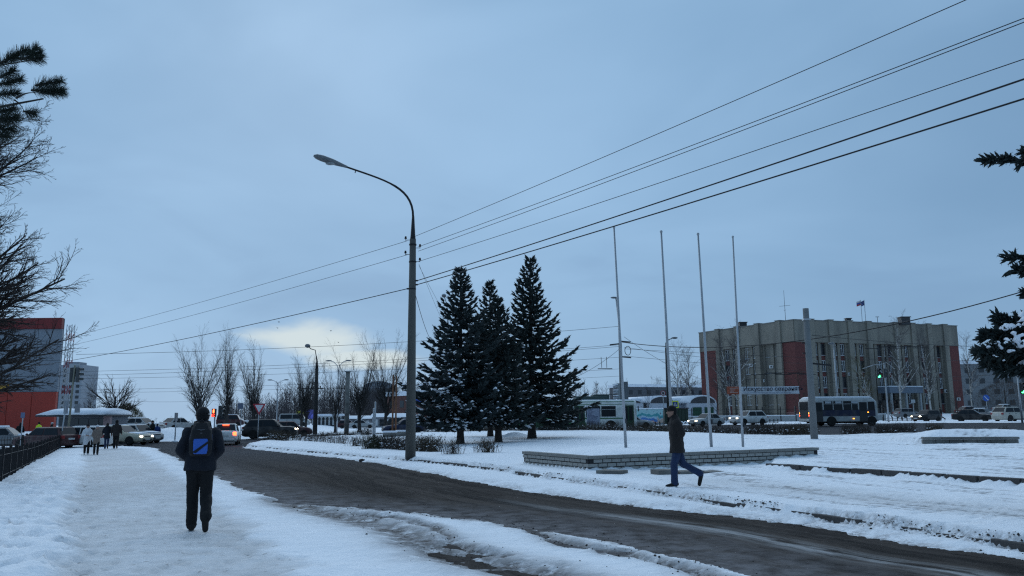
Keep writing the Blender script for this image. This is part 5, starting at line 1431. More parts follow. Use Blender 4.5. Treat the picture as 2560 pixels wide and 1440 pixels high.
# ------------------------------------------------------------- buses
def rrect(x, hw, zb, zt, rb=.12, rt=.28):
    pts = []
    for cy, cz, r, a0 in ((hw - rb, zb + rb, rb, -90), (hw - rt, zt - rt, rt, 0), (-hw + rt, zt - rt, rt, 90), (-hw + rb, zb + rb, rb, 180)):
        for k in range(4):
            a = R(a0 + 30 * k); pts.append((x, cy + r * math.cos(a), cz + r * math.sin(a)))
    return pts
def bus_windows(t, spans, side, hw, z0, z1, m, name='window', fr=True):
    for a, b in spans:
        w = MB().box(((a + b) / 2, side * (hw + .006), (z0 + z1) / 2), (b - a, .03, z1 - z0)).build(name, m, t, bevel=.03)
        if fr: MB().box(((a + b) / 2, side * (hw + .025), z1 - (z1 - z0) * .32), (b - a - .08, .012, .025)).build('frame', m_wframe, w)
def small_bus():
    L, W_, H, hw = 7.0, 2.4, 2.75, 1.2; p = on(2098, 80); t = thing('small_bus', 'small blue and white bus driving right before the office', 'bus', (p.x, p.y, p.z + .01), .10)
    mw, mb_ = paint('bus_white', (.40, .42, .42)), paint('bus_blue', (.010, .017, .050)); md = mat('dirty_bus_rear', (.05, .05, .055), .8, 0, .3, 2)
    st = [(-L / 2, .93, .55, H - .25), (-L / 2 + .1, .98, .45, H - .08), (-L / 2 + .5, 1, .42, H), (L / 2 - 1.0, 1, .42, H), (L / 2 - .35, .98, .42, H - .08), (L / 2 - .08, .93, .45, H - .3), (L / 2, .86, .5, H - .55)]
    MB().loft([rrect(x, hw * k, a, b) for x, k, a, b in st]).build('body', mw, t, True)
    for s in (-1, 1):
        MB().box((0.05, s * (hw + .004), 1.28), (L - .75, .02, .62)).build('blue_band', mb_, t)
        doors = ((1.55, 2.35), (-3.0, -2.2)) if s < 0 else ()
        sp_ = [(-2.05, -1.15), (-1.05, -.15), (-.05, .75), (.82, 1.42)] if s < 0 else [(-3.1, -2.2), (-2.05, -1.15), (-1.05, -.15), (-.05, .75), (.82, 1.7)]
        bus_windows(t, sp_, s, hw + .006, 1.55, 2.42, m_cglass)
        bus_windows(t, [(2.45, 3.15)], s, hw - .005, 1.5, 2.35, m_cglass, 'cab_window', False)
        for a, b in doors:
            d = MB().box(((a + b) / 2, s * (hw + .012), 1.38), (b - a, .03, 1.86)).build('door', m_dark, t); MB().box(((a + b) / 2, s * (hw + .03), 1.85), (b - a - .2, .012, .8)).build('pane', m_cglass, d)
        for k, x in enumerate((-1.6, -.55, 1.1)):     # pale stickers across the upper panes
            if s < 0: MB().box((x, s * (hw + .022), 2.30), (.62, .012, .2)).build('window_sticker', mat('pale_sticker', (.42, .46, .50), .6), t)
        for x, z, m in ((2.42, 1.33, m_amber_on), (.9, .72, m_amber_on)): MB().box((x, s * (hw + .03), z), (.13, .03, .05)).build('side_lamp', m, t)
        MB().box((-L / 2 + .02, s * hw * .80, 1.05), (.08, .14, .14)).build('taillight', m_tail_on, t); MB().box((-L / 2 + .02, s * hw * .80, 1.28), (.08, .14, .10)).build('indicator', m_amber_on, t)
        MB().sph((L / 2 - .05, s * hw * .68, .82), (.08, .14, .12), 8, 5).build('headlight', m_lens_w, t, True)
        MB().box((L / 2 + .05, s * (hw + .12), 1.9), (.06, .2, .35)).build('mirror', m_black, t)
    MB().box((-L / 2 - .012, 0, 1.45), (.03, 1.9, 1.9)).build('rear_panel', md, t, bevel=.05); MB().box((-L / 2 - .03, 0, 1.95), (.03, 1.5, .7)).build('rear_window', m_cglass, t); MB().box((-L / 2 - .02, 0, .60), (.14, 2.2, .28)).build('bumper', mw, t, bevel=.04)
    rr = [[(L / 2 - .03 + (-.35 * max(0, (z - 1.5))), y, z) for y in (-.98, .98)] for z in (1.45, 2.35)]
    MB().prism([(L / 2 - .02, -1.0, 1.42), (L / 2 - .02, 1.0, 1.42), (L / 2 - .28, .95, 2.36), (L / 2 - .28, -.95, 2.36)], (.03, 0, .01)).build('windshield', m_cglass, t)
    MB().box((L / 2 + .0, 0, .62), (.16, 2.2, .3)).build('bumper', mw, t, bevel=.05)
    MB().loft([rrect(x, hw * .9, H - .05, H + h, .02, .05) for x, h in ((-L / 2 + .3, .03), (-L / 2 + .6, .11), (L / 2 - .9, .12), (L / 2 - .5, .04))]).build('snow', m_snow, t, True)
    wheels(t, (2.75, -1.35), hw + .01, .44); MB().box((0, 0, .42), (L - 1.2, 1.8, .3)).build('chassis', m_rubber, t)
small_bus()
def trolleybus():
    L, W_, H, hw = 11.8, 2.5, 2.95, 1.25; pr = on(1592, 78); rz = AV - .22; d = Vector((math.cos(rz), math.sin(rz), 0)); c = pr - d * (L / 2) + Vector((d.y, -d.x, 0)) * -1.0
    t = thing('trolleybus', 'white trolleybus with green stripes and doors behind the spruces', 'bus', (c.x, c.y, gzf(c.x, c.y) + .01), rz)
    mw, mg, mgd = paint('trolley_cream', (.80, .82, .78)), mat('trolley_green', (.03, .16, .055), .5), mat('trolley_door_green', (.012, .05, .022), .5)
    st = [(-L / 2, .95, .42, H - .15), (-L / 2 + .1, .99, .36, H - .03), (-L / 2 + .4, 1, .34, H), (L / 2 - .4, 1, .34, H), (L / 2 - .08, .98, .36, H - .05), (L / 2, .93, .42, H - .18)]
    MB().loft([rrect(x, hw * k, a, b, .1, .16) for x, k, a, b in st]).build('body', mw, t, True)
    for s in (-1, 1):
        for z, h in ((H - .16, .06), (H - .40, .05), (1.22, .10)): MB().box((0, s * (hw + .003), z), (L - .5, .02, h)).build('green_stripe', mg, t)
        MB().box((-2.3, s * (hw + .004), .62), (L * .55, .02, .42)).build('green_skirt', mg, t)
        sp_ = [(-5.2, -4.35), (-3.1, -1.75), (-1.65, -.3), (.95, 2.35), (2.45, 3.85)] if s < 0 else [(-5.2, -3.9), (-3.8, -2.5), (-2.4, -1.1), (-1.0, .3), (.4, 1.7), (1.8, 3.1), (3.2, 4.6)]
        bus_windows(t, sp_, s, hw, 1.38, 2.38, m_cglass)
        if s < 0:
            for a, b in ((4.55, 5.6), (-.15, .85), (-4.25, -3.25)):
                dr = MB().box(((a + b) / 2, s * (hw + .012), 1.42), (b - a, .03, 2.05)).build('door', mgd, t)
                for q in (0, 1):
                    x = a + (b - a) * (.27 + .46 * q); MB().box((x, s * (hw + .03), 1.65), ((b - a) * .30, .012, 1.3)).build('pane', m_cglass, dr)
            ps = MB().box((1.65, s * (hw + .04), 1.38), (1.25, .012, 1.55)).build('notice_poster', mat('poster_grey_blue', (.30, .33, .42), .6), t)
            pl = MB(); rng = random.Random(4)
            for k in range(13):
                w = rng.uniform(.35, 1.05); pl.box((1.65 - (1.05 - w) / 2, s * (hw + .05), 2.05 - k * .11), (w, .006, .035))
            pl.build('poster_lines', mat('poster_ink', (.05, .05, .11), .6), ps)
        MB().box((L / 2 + .12, s * (hw + .10), 2.1), (.08, .12, .5)).build('mirror', m_black, t); MB().sph((L / 2 - .02, s * .9, .75), (.06, .13, .12), 8, 5).build('headlight', m_lens_w, t, True); MB().box((-L / 2 - .01, s * 1.0, .95), (.05, .2, .35)).build('taillight', m_lens_r, t)
    MB().box((L / 2 - .015, 0, 1.75), (.06, 2.15, 1.15)).build('windshield', m_cglass, t, bevel=.04); MB().box((-L / 2 + .015, 0, 1.85), (.06, 1.9, .9)).build('rear_window', m_cglass, t, bevel=.04)
    wheels(t, (3.35, -2.75), hw + .008, .48); MB().box((0, 0, .38), (L - 1.5, 1.9, .3)).build('chassis', m_rubber, t)
    eq = MB(); eq.box((1.6, 0, H + .20), (3.0, 1.9, .36)); eq.box((2.6, 0, H + .27), (1.6, 1.4, .5)); eq.build('roof_equipment', mat('trolley_roof_green', (.045, .075, .07), .7), t, bevel=.05)
    MB().box((3.0, 0, H + .545), (1.9, 1.4, .03)).build('roof_board', mat('trolley_roof_green', (.045, .075, .07)), t)
    for s in (-.3, .3): MB().tube([(.2, s, H + .35), (-2.5, s, H + 1.3), (-6.2, s * 1.3, H + 2.5)], [.05, .04, .03], 6).build('current_pole', m_black, t, True)
    for x in np.linspace(-5, 5, 22): pass
    MB().loft([rrect(x, hw * .9, H - .03, H + h, .01, .02) for x, h in ((-L / 2 + .3, .02), (-L / 2 + .6, .05), (L / 2 - .7, .05), (L / 2 - .3, .02))]).build('snow', m_snow, t, True)
trolleybus()
# ================================================================== people
_tex = bpy.data.textures.new('cloth_folds', 'CLOUDS'); _tex.noise_scale = 0.16; _tex.noise_depth = 2
m_skin = mat('skin', (.33, .19, .14), .6, 0, .1, 12); m_hair = mat('dark_hair', (.02, .015, .012), .8)
def capsule(mb, p0, p1, r0, r1, n=12):
    p0, p1 = Vector(p0), Vector(p1); d = (p1 - p0); d = d.normalized() if d.length > 1e-6 else Vector((0, 0, 1))
    mb.tube([p0 - d * r0 * .92, p0 - d * r0 * .6, p0, p1, p1 + d * r1 * .6, p1 + d * r1 * .92], [r0 * .35, r0 * .8, r0, r1, r1 * .8, r1 * .35], n)
def chain(mb, pts, rs, n=12):
    for i in range(len(pts) - 1): capsule(mb, pts[i], pts[i + 1], rs[i], rs[i + 1], n)
def ell(mb, secs, n=16):
    mb.loft([[(c[0] + rx * math.cos(a), c[1] + ry * math.sin(a), c[2]) for a in np.linspace(0, 2 * math.pi, n, endpoint=False)] for c, rx, ry in secs])
def fuse(o, vox, sm=4, fold=0.0):
    r = o.modifiers.new('fuse', 'REMESH'); r.mode = 'VOXEL'; r.voxel_size = vox; r.use_smooth_shade = True
    if sm: s = o.modifiers.new('smooth', 'SMOOTH'); s.iterations = sm; s.factor = .5
    if fold: d = o.modifiers.new('folds', 'DISPLACE'); d.texture = _tex; d.strength = fold; d.mid_level = .5; d.texture_coords = 'LOCAL'
def hand(mb, w, d, s=1.0):
    """palm and five fingers, slightly curled, hanging along d"""
    w, d = Vector(w), Vector(d).normalized(); a = Vector((0, 1, 0)); a = (a - d * a.dot(d)).normalized(); b = d.cross(a)
    capsule(mb, w, w + d * .07 * s, .030 * s, .036 * s, 8)
    for k, (o, l) in enumerate(((-.03, .065), (-.01, .078), (.01, .074), (.03, .058))):
        q = w + d * .085 * s + a * o * s; m_ = q + d * l * .55 * s + b * .012 * s; capsule(mb, q, m_, .0105 * s, .010 * s, 6); capsule(mb, m_, m_ + (d * .8 + b * .6) * l * .5 * s, .010 * s, .008 * s, 6)
    q = w + d * .03 * s + a * .035 * s; capsule(mb, q, q + (d * .6 + a * .7) * .05 * s, .012 * s, .010 * s, 6)
def person(label, base, heading, H, jac, tro, hat=None, shoe=None, pose='stand', coat=.78, vox=.02, hatcol=None, hair=None, lean=0.0, fem=False, hands='hang', bulk=1.0, fold=0.0, hood=False, flare=0.0, group=None, tilt=0.0):
    s = H / 1.75; t = thing('person', label, 'person', base, heading, group)
    V_ = lambda x, y, z: Vector((x * s, (y + lean * max(0, z - .9)) * s, z * s))
    sw = (.165 if fem else .185); hip = .09
    LEG = {  # per side (left, right): knee, ankle, toe
        'stand': [((-.10, .02, .50), (-.10, 0, .09), (-.11, .15, .03)), ((.10, .02, .50), (.10, 0, .09), (.11, .15, .03))],
        'walk_away': [((-.085, .10, .50), (-.075, .04, .09), (-.085, .20, .03)), ((.10, -.02, .50), (.115, -.33, .22), (.12, -.26, .06))],
        'stride': [((-.08, .10, .50), (-.08, .10, .09), (-.08, .27, .025)), ((.08, -.12, .50), (.08, -.50, .27), (.08, -.47, .05))],
        'step': [((-.09, .14, .51), (-.085, .12, .09), (-.09, .27, .04)), ((.09, -.02, .50), (.09, -.22, .13), (.09, -.10, .03))]}[pose]
    ARM = {  # elbow, wrist (left, right)
        'hang': [((-.27, -.02, 1.16), (-.28, .08, .93)), ((.27, -.02, 1.16), (.28, .08, .93))],
        'pocket': [((-.27, -.08, 1.16), (-.15, .06, 1.0)), ((.27, -.08, 1.16), (.15, .06, 1.0))],
        'pocket_side': [((-.235, -.08, 1.16), (-.15, .03, 1.0)), ((.235, -.08, 1.16), (.15, .03, 1.0))],
        'front': [((-.25, .02, 1.18), (-.08, .22, 1.12)), ((.25, .02, 1.18), (.08, .22, 1.14))]}[hands]
    hz = 1.625; hc = V_(0, .03 + tilt, hz)
    # ---- body
    b = MB(); ell(b, [(V_(0, 0, .84), .13 * s, .10 * s), (V_(0, 0, .95), .155 * s, .105 * s), (V_(0, 0, 1.12), .125 * s, .09 * s), (V_(0, 0, 1.32), .155 * s, .105 * s), (V_(0, 0, 1.42), .14 * s, .085 * s), (V_(0, 0, 1.47), .06 * s, .06 * s)])
    capsule(b, V_(0, 0, 1.44), V_(0, .01 + tilt * .5, 1.54), .058 * s, .055 * s)
    b.sph(hc, (.077 * s, .096 * s, .118 * s), 14, 10); capsule(b, hc + Vector((0, .035 * s, -.055 * s)), hc + Vector((0, .055 * s, -.085 * s)), .05 * s, .036 * s)
    capsule(b, hc + Vector((0, .085 * s, .01 * s)), hc + Vector((0, .118 * s, -.028 * s)), .012 * s, .017 * s, 8)
    for sx in (-1, 1): capsule(b, hc + Vector((sx * .078 * s, -.005, -.03 * s)), hc + Vector((sx * .086 * s, -.015 * s, .02 * s)), .014 * s, .018 * s, 8)
    for i, (k, a, to) in enumerate(LEG):
        sx = -1 if i == 0 else 1
        chain(b, [V_(sx * hip, 0, .90), V_(*k), V_(*a)], [.075 * s, .05 * s, .036 * s]); capsule(b, V_(*a) - Vector((0, 0, .03 * s)), V_(*to), .036 * s, .03 * s)
        e, w = ARM[i]; chain(b, [V_(sx * sw, 0, 1.41), V_(*e), V_(*w)], [.045 * s, .036 * s, .026 * s]); hand(b, V_(*w), (V_(*w) - V_(*e)) if 'pocket' not in hands else Vector((-sx * .5, -.1, -1)), s)
    o = b.build('body', m_skin, t); fuse(o, vox if vox > .015 else .015, 2)
    for sx in (-1, 1): MB().sph(hc + Vector((sx * .032 * s, .080 * s, .010 * s)), .010 * s, 8, 6).build('eye', m_dark, t, True)
    MB().box(hc + Vector((0, .093 * s, -.056 * s)), (.042 * s, .012 * s, .008 * s)).build('mouth', mat('lips', (.2, .07, .06), .6), t)
    # ---- jacket
    j = MB(); k = bulk; zb = coat; fl = 1 + flare
    ell(j, [(V_(0, 0, zb), .20 * s * k * fl, .145 * s * k * fl), (V_(0, 0, zb + .10), .20 * s * k, .148 * s * k), (V_(0, 0, 1.05), (.17 if fem else .195) * s * k, .14 * s * k), (V_(0, 0, 1.25), .205 * s * k, .15 * s * k), (V_(0, 0, 1.38), .205 * s * k, .13 * s * k), (V_(0, 0, 1.46), .13 * s * k, .10 * s), (V_(0, .005 + tilt * .3, 1.53), .092 * s, .092 * s), (V_(0, .0 + tilt * .4, 1.575), .088 * s, .088 * s)], 20)
    for i in (0, 1):
        sx = -1 if i == 0 else 1; e, w = ARM[i]; chain(j, [V_(sx * sw, 0, 1.40), V_(*e), V_(*e).lerp(V_(*w), .95)], [.078 * s * k, .066 * s * k, .052 * s * k])
    if hood: capsule(j, V_(-.08, -.06, 1.50), V_(.08, -.06, 1.50), .07 * s, .07 * s)
    o = j.build('jacket', jac, t); fuse(o, vox, 3, fold)
    # ---- trousers, shoes
    q = MB(); ell(q, [(V_(0, 0, .83), .155 * s, .115 * s), (V_(0, 0, .97), .16 * s, .12 * s), (V_(0, 0, 1.02), .14 * s, .10 * s)])
    for i, (kn, a, to) in enumerate(LEG):
        sx = -1 if i == 0 else 1; kk = .88 if fem else 1.0
        chain(q, [V_(sx * hip, -.005, .88), V_(*kn), V_(*a) + Vector((0, 0, .01 * s))], [.102 * s * kk, .083 * s * kk, .076 * s * kk])
    o = q.build('trousers', tro, t); fuse(o, vox, 2, fold * .8)
    for i, (kn, a, to) in enumerate(LEG):
        sh = MB(); av, tv = V_(*a), V_(*to); u = (tv - av); capsule(sh, av - Vector((0, .02 * s, .02 * s)) - u * .12, tv, .052 * s, .042 * s); capsule(sh, av + Vector((0, 0, .05 * s)), av - Vector((0, 0, .02 * s)), .054 * s, .052 * s)
        zmin = min(p[2] for p in sh.v)
        o = sh.build('shoe', shoe or m_rubber, t); fuse(o, vox * .8, 2)
    if hat:
        h = MB(); c = hc + Vector((0, -.008 * s, .035 * s)); h.sph(c, (.094 * s, .112 * s, .112 * s), 14, 8); 
        hb = MB(); rim = []
        o = MB().sph(hc + Vector((0, -.012 * s, .045 * s)), (.095 * s, .112 * s, .105 * s), 16, 8, top=True)
        o.tube([hc + Vector((.093 * s * math.cos(a), -.012 * s + .11 * s * math.sin(a), .028 * s)) for a in np.linspace(0, 2 * math.pi, 18)], .011 * s, 6)
        o.sph(hc + Vector((0, -.045 * s, -.0 * s)), (.088 * s, .075 * s, .075 * s), 12, 7); o.build('hat', hat, t, True)
        if hatcol == 'pom': MB().sph(hc + Vector((0, 0, .165 * s)), .045 * s, 8, 6).build('pompom', hat, t, True)
    if hair:
        MB().sph(hc + Vector((0, -.02 * s, .01 * s)), (.092 * s, .10 * s, .125 * s), 14, 8).sph(hc + Vector((0, -.045 * s, -.09 * s)), (.085 * s, .06 * s, .12 * s), 12, 7).build('hair', hair, t, True)
    return t
def cloth(name, c): return mat('cloth_' + name, c, .9, 0, .2, 6, .3, 60)
def foot(px, py):
    p = GS(px, py); p.z -= .012; return p
c_navy, c_blk, c_brn, c_jean, c_wht, c_tan, c_teal, c_blue = cloth('navy', (.008, .010, .017)), cloth('black', (.007, .007, .008)), cloth('brown', (.022, .018, .017)), cloth('jeans', (.018, .035, .085)), cloth('white', (.60, .61, .63)), cloth('tan', (.19, .145, .12)), cloth('teal', (.03, .13, .14)), cloth('blue', (.02, .05, .17))
# man with backpack, walking away up the footway
bp = foot(492, 1328); hd_ = math.atan2(-(bp.x), bp.y)
man = person('man in dark jacket and black cap walking away, wearing a blue and black backpack', bp, hd_ * .9, 1.80, c_navy, c_blk, c_blk, m_rubber, 'walk_away', .86, .013, hands='pocket', bulk=1.10, fold=.045)
def backpack():
    s = 1.80 / 1.75; t = thing('backpack', 'black backpack with bright blue panel and diagonal strap on the walking man', 'backpack', (bp.x, bp.y, bp.z + 1.05 * s), hd_ * .9)
    mbk, mbl, mgl = mat('pack_black', (.005, .005, .007), .7, 0, .2, 8, .3, 50), mat('pack_blue', (.028, .11, .46), .6, 0, .1, 8), mat('pack_grey', (.12, .13, .15), .5)
    MB().loft([[(x, y, z) for x, y in ((-w, -.14), (-w, -.14 - d * .7), (-w * .75, -.14 - d), (w * .75, -.14 - d), (w, -.14 - d * .7), (w, -.14))] for z, w, d in ((.02, .13, .09), (.08, .155, .15), (.26, .16, .16), (.40, .14, .13), (.50, .10, .07), (.52, .06, .03))]).build('pack_body', mbk, t, bevel=.02)
    MB().loft([[(x, y, z) for x, y in ((-w, -.29 + e), (-w, -.318 + e), (w, -.318 + e), (w, -.29 + e))] for z, w, e in ((.055, .088, .02), (.10, .098, .0), (.24, .100, 0), (.275, .094, .006))]).build('blue_panel', mbl, t, bevel=.012)
    MB().prism([(-.11, -.324, .085), (-.06, -.324, .07), (.115, -.324, .215), (.115, -.324, .25)], (0, .006, 0)).build('diagonal_strap', mbk, t)
    for sx in (-1, 1): MB().tube([(sx * .055, -.24, .42), (sx * .105, -.215, .40), (sx * .145, -.20, .33), (sx * .155, -.20, .25)], .010, 6).build('side_strap', mat('pack_strap_blue', (.03, .05, .12), .6), t, True)
    MB().tube([(-.04, -.17, .50), (0, -.19, .555), (.04, -.17, .50)], .011, 6).build('grab_handle', mbk, t, True)
    MB().box((0, -.275, .345), (.028, .01, .03)).build('badge', mgl, t); MB().prism([(-.07, -.275, .415), (0, -.278, .395), (.07, -.275, .415), (0, -.278, .405)], (0, .006, 0)).build('zip_mark', mgl, t)
    for sx in (-1, 1): MB().tube([(sx * .075, -.16, .47), (sx * .10, -.02, .515), (sx * .115, .135, .42), (sx * .15, .14, .22)], .021, 6).build('shoulder_strap', mbk, t, True)
backpack()
# man striding left in front of the planter
mp = foot(1697, 1216.5)
person('man in dark brown jacket, jeans and black knit cap striding to the left', mp, R(90), 1.66, c_brn, c_jean, c_blk, m_rubber, 'stride', .74, .013, hands='pocket_side', bulk=1.10, fold=.045, lean=.04, tilt=.035, flare=.06)
# the people at the far end of the footway
W1 = [
    (215, 1137, 1.66, math.pi + .47, c_wht, c_blk, c_blk, 'step', .58, 'front', 'woman in white belted coat and black hat walking towards the camera', True, m_plate, None, .10),
    (239, 1137, 1.60, math.pi + .47, c_tan, c_blk, c_wht, 'step', .66, 'pocket_side', 'woman in tan jacket and white knit hat walking towards the camera', True, None, None, .05),
    (265, 1122, 1.68, .35, c_navy, c_jean, None, 'walk_away', .72, 'hang', 'walker in dark coat with dark hair going away, left of a pair', True, None, m_hair, .05),
    (288, 1121, 1.84, .35, c_brn, c_blk, c_blk, 'walk_away', .78, 'hang', 'taller walker in brown jacket going away, right of a pair', False, None, None, 0),
    (338, 1108, 1.66, 1.6, c_blk, c_blk, None, 'stand', .62, 'front', 'person in black coat standing before the cream car', True, None, cloth('greyhair', (.25, .22, .2)), .05),
    (368, 1106, 1.55, -1.2, c_teal, c_blk, None, 'stand', .78, 'hang', 'person in teal jacket at the left of the group with a child', True, None, m_hair, 0),
    (379, 1107, 1.78, 2.6, c_blk, cloth('greytrouser', (.05, .045, .05)), c_blk, 'stand', .78, 'front', 'tall person in black jacket in the middle of the group', False, None, None, 0),
    (391, 1106, 1.50, .6, c_blue, c_blk, c_navy, 'stand', .78, 'hang', 'child in blue jacket at the right of the group', False, None, None, 0)]
for px, py, H, hd, jc, tr, ht, ps, ct, hn, lb, fem, sh, hr, flr in W1:
    person(lb, foot(px, py), hd, H, jc, tr, ht, sh, ps, ct, .022, fem=fem, hands=hn, hair=hr, flare=flr, group='people at the crossing', hood=fem)
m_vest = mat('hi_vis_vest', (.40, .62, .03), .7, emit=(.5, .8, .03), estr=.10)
for px, Y, H, hd, jc, tr, ht, lb in [(94, 72, 1.75, 1.2, m_vest, c_blk, c_blk, 'worker in bright yellow vest before the red hall'), (126, 70, 1.72, -1.3, c_blk, c_blk, c_wht, 'person in black with pale hat left of the kiosk'), (47, 68, 1.75, .4, c_blk, c_blk, None, 'dark figure by the small blue sign at far left'), (2354, 108, 1.75, 1.5, c_blk, c_blk, c_blk, 'dark figure walking behind the black hatchback')]:
    b_ = on(px, Y); b_.z = surf(b_.x, b_.y); person(lb, b_, hd, H, jc, tr, ht, None, 'stride' if px == 2354 else 'stand', .78, .025, hair=None if ht else m_hair, group='people at the crossing' if px < 2000 else None)
# bags carried by the group
for px, py, c, lb in [(372, 1104, (.35, .33, .36), 'pale carrier bag at the left of the group'), (383, 1104, (.26, .23, .22), 'grey brown carrier bag in the middle of the group')]:
    p = foot(px, py); o = MB(); o.loft([[(x * w, y, z) for x, y in ((-1, -.07), (1, -.07), (1, .07), (-1, .07))] for z, w in ((.28, .13), (.45, .17), (.62, .15))]).tube([(-.08, 0, .60), (-.03, 0, .78), (.03, 0, .78), (.08, 0, .60)], .012, 5)
    ob = o.build('carrier_bag', mat('bag%d' % px, c, .6)); ob.location = (p.x, p.y - .25, p.z); tag(ob, lb, 'bag', 'carrier bags')
# ================================================================== posts, lamps, signs and wires
m_pole = mat('weathered_concrete_pole', (0.095, 0.093, 0.084), .9, 0, .2, 2.5, .4, 30, col2=(.062, .06, .055), c2scale=.8, stretch=(1, 1, .3))
m_lamp_grey = mat('lamp_grey', (0.16, 0.17, 0.18), .5, .3); m_lens = mat('lamp_lens', (.25, .27, .28), .25)
def insulator(t, x, y, z, side):
    ins = MB(); ins.cyl((x, y, z), (x + side * .16, y, z), .012, n=5); ins.cyl((x + side * .16, y, z - .02), (x + side * .16, y, z + .06), .012, n=5); ins.cyl((x + side * .16, y, z + .05), (x + side * .16, y, z + .15), .05, .035, 8)
    return ins.build('insulator', m_black, t, True)
def main_lamp(name, label, base, top_z, rad_b, rad_t, arm_tip, lamp=True):
    t = thing(name, label, 'street lamp', base); H = top_z - base.z
    MB().tube([(0, 0, -.3), (0, 0, H)], [rad_b, rad_t], 14).build('pole', m_pole, t, True)
    for z in (H - .25, H - .95, H - 2.05): MB().cyl((0, 0, z), (0, 0, z + .05), rad_t * 1.22, n=14).build('clamp_band', m_black, t)
    if lamp:
        e = arm_tip - base
        MB().tube([(0, 0, H - .05), (0, 0, H + .12), (0, 0, H + .95)], [rad_t * .95, rad_t * .8, .05], 10).build('arm_socket', m_black, t, True)
        p0 = Vector((0, 0, H + .9)); P = []
        for i in range(15):      # quarter-ellipse like sweep, flattening towards the lamp
            f = i / 14; c1 = p0 + Vector((0, 0, (e.z - p0.z) * .72)); c2 = Vector((e.x * .42, e.y * .42, p0.z + (e.z - p0.z) * .80))
            P.append(p0 * (1 - f) ** 3 + c1 * 3 * f * (1 - f) ** 2 + c2 * 3 * f * f * (1 - f) + e * f ** 3)
        MB().tube(P, [.045] * 8 + [.036] * 7, 8).build('arm', m_black, t, True)
        d = (P[-1] - P[-2]).normalized(); s = Vector((-d.y, d.x, 0)).normalized(); u = s.cross(d) if s.cross(d).z > 0 else d.cross(s)
        rings = []
        for f, w, h in ((0, .05, .05), (.18, .10, .08), (.45, .19, .12), (.75, .20, .13), (.92, .15, .10), (1.0, .04, .04)):
            c = e + d * (1.35 * f); rings.append([c + s * w * math.cos(a) + u * (h * math.sin(a) * (1 if math.sin(a) > 0 else .75)) for a in np.linspace(0, 2 * math.pi, 12, endpoint=False)])
        hd = MB().loft(rings).build('lamp_head', m_lamp_grey, t, True)
        c = e + d * .66 - u * .075; MB().sph(c, (.20, .13, .07), 12, 6).build('lens', m_lens, hd, True)
        MB().cyl(e - d * .35 - u * .03, e - d * .35 - u * .12, .02, n=6).build('bolt', m_black, t)
    return t
LB = GS(1026, 1142); LTOP = zat(598, 1029, LB.y)
ltip = at(868, 418, LB.y - 1.2)
LP = main_lamp('street_lamp', 'tall concrete lamp post with long curved arm by the shrubs', LB, LTOP, .205, .125, ltip)
zl = lambda py: zat(py, 1029, LB.y) - LB.z
for py, sd_ in ((600, -1), (636, -1), (620, 1), (654, 1)): insulator(LP, sd_ * .13, 0, zl(py), sd_)
for py, sd_ in ((702, 1), (712, 1), (722, -1)): MB().cyl((sd_ * .12, -.02, zl(py)), (sd_ * .22, -.02, zl(py)), .035, n=6).build('cable_clamp', m_black, LP)
# next pole of the line, outside the frame at the right, and one far left behind the tree
NXT = Vector((14.6, 3.4, 0)); NXT.z = surf(NXT.x, NXT.y); ntop = LTOP + .12
NP = thing('utility_pole', 'concrete pole of the wire line beside the road at the near right', 'pole', NXT)
MB().tube([(0, 0, -.3), (0, 0, ntop - NXT.z + .5)], [.2, .13], 12).build('pole', m_pole, NP, True)
_fe = Vector((LB.x, LB.y, 0)) + (at(195, 815, 58) - Vector((LB.x, LB.y, 0))) * 1.6; FPX_ = Vector((_fe.x, _fe.y, gzf(_fe.x, _fe.y))); FP = thing('utility_pole', 'concrete pole carrying the wires beyond the left edge', 'pole', FPX_); FH = 9.3
MB().tube([(0, 0, -.3), (0, 0, FH)], [.2, .12], 10).build('pole', m_pole, FP, True)
MB().box((0, 0, FH - .3), (1.4, .1, .1)).build('cross_arm', m_black, FP)
# ------------- wires
def wire(label, a, b, sag, r, n=28, group='overhead wires', m=None):
    a, b = Vector(a), Vector(b); pts = []
    for i in range(n + 1):
        f = i / n; p = a.lerp(b, f); p.z -= sag * 4 * f * (1 - f); pts.append(p - a)
    o = MB().tube(pts, r, 5).build('overhead_wire', m or m_wire, None, True); o.location = a
    return tag(o, label, 'wire', group)
def lp(py, side=0): return Vector((LB.x + side * .28, LB.y, zat(py, 1029, LB.y)))
def via(a, px, py):
    """end of a straight wire that starts at a, passes the pixel and ends above the next pole's foot"""
    d = ray(px, py); u = Vector((NXT.x - a.x, NXT.y - a.y, 0)); u.normalize()
    # intersect vertical plane through a along u with the sight line
    nrm = Vector((-u.y, u.x, 0)); t = (a - CAM).dot(nrm) / d.dot(nrm); q = CAM + d * t
    L = math.hypot(NXT.x - a.x, NXT.y - a.y); s = math.hypot(q.x - a.x, q.y - a.y)
    return Vector((NXT.x, NXT.y, a.z + (q.z - a.z) * L / s))
for py, side, qx, qy, r, lb in [(593, 0, 2380, 0, .009, 'topmost thin wire rising from the lamp post to the upper right'), (617, 1, 2560, 30, .009, 'upper one of the close pair of wires at right'), (628, 1, 2560, 40, .009, 'lower one of the close pair of wires at right'),
                                (654, 1, 2560, 132, .009, 'single thin wire below the close pair at right'), (701, 1, 2560, 182, .018, 'upper thick black cable at right'), (711, 1, 2560, 231, .018, 'lowest thick black cable at right')]:
    a = lp(py, side * .8); e = via(a, qx, qy); wire(lb, a, e, .12, r)
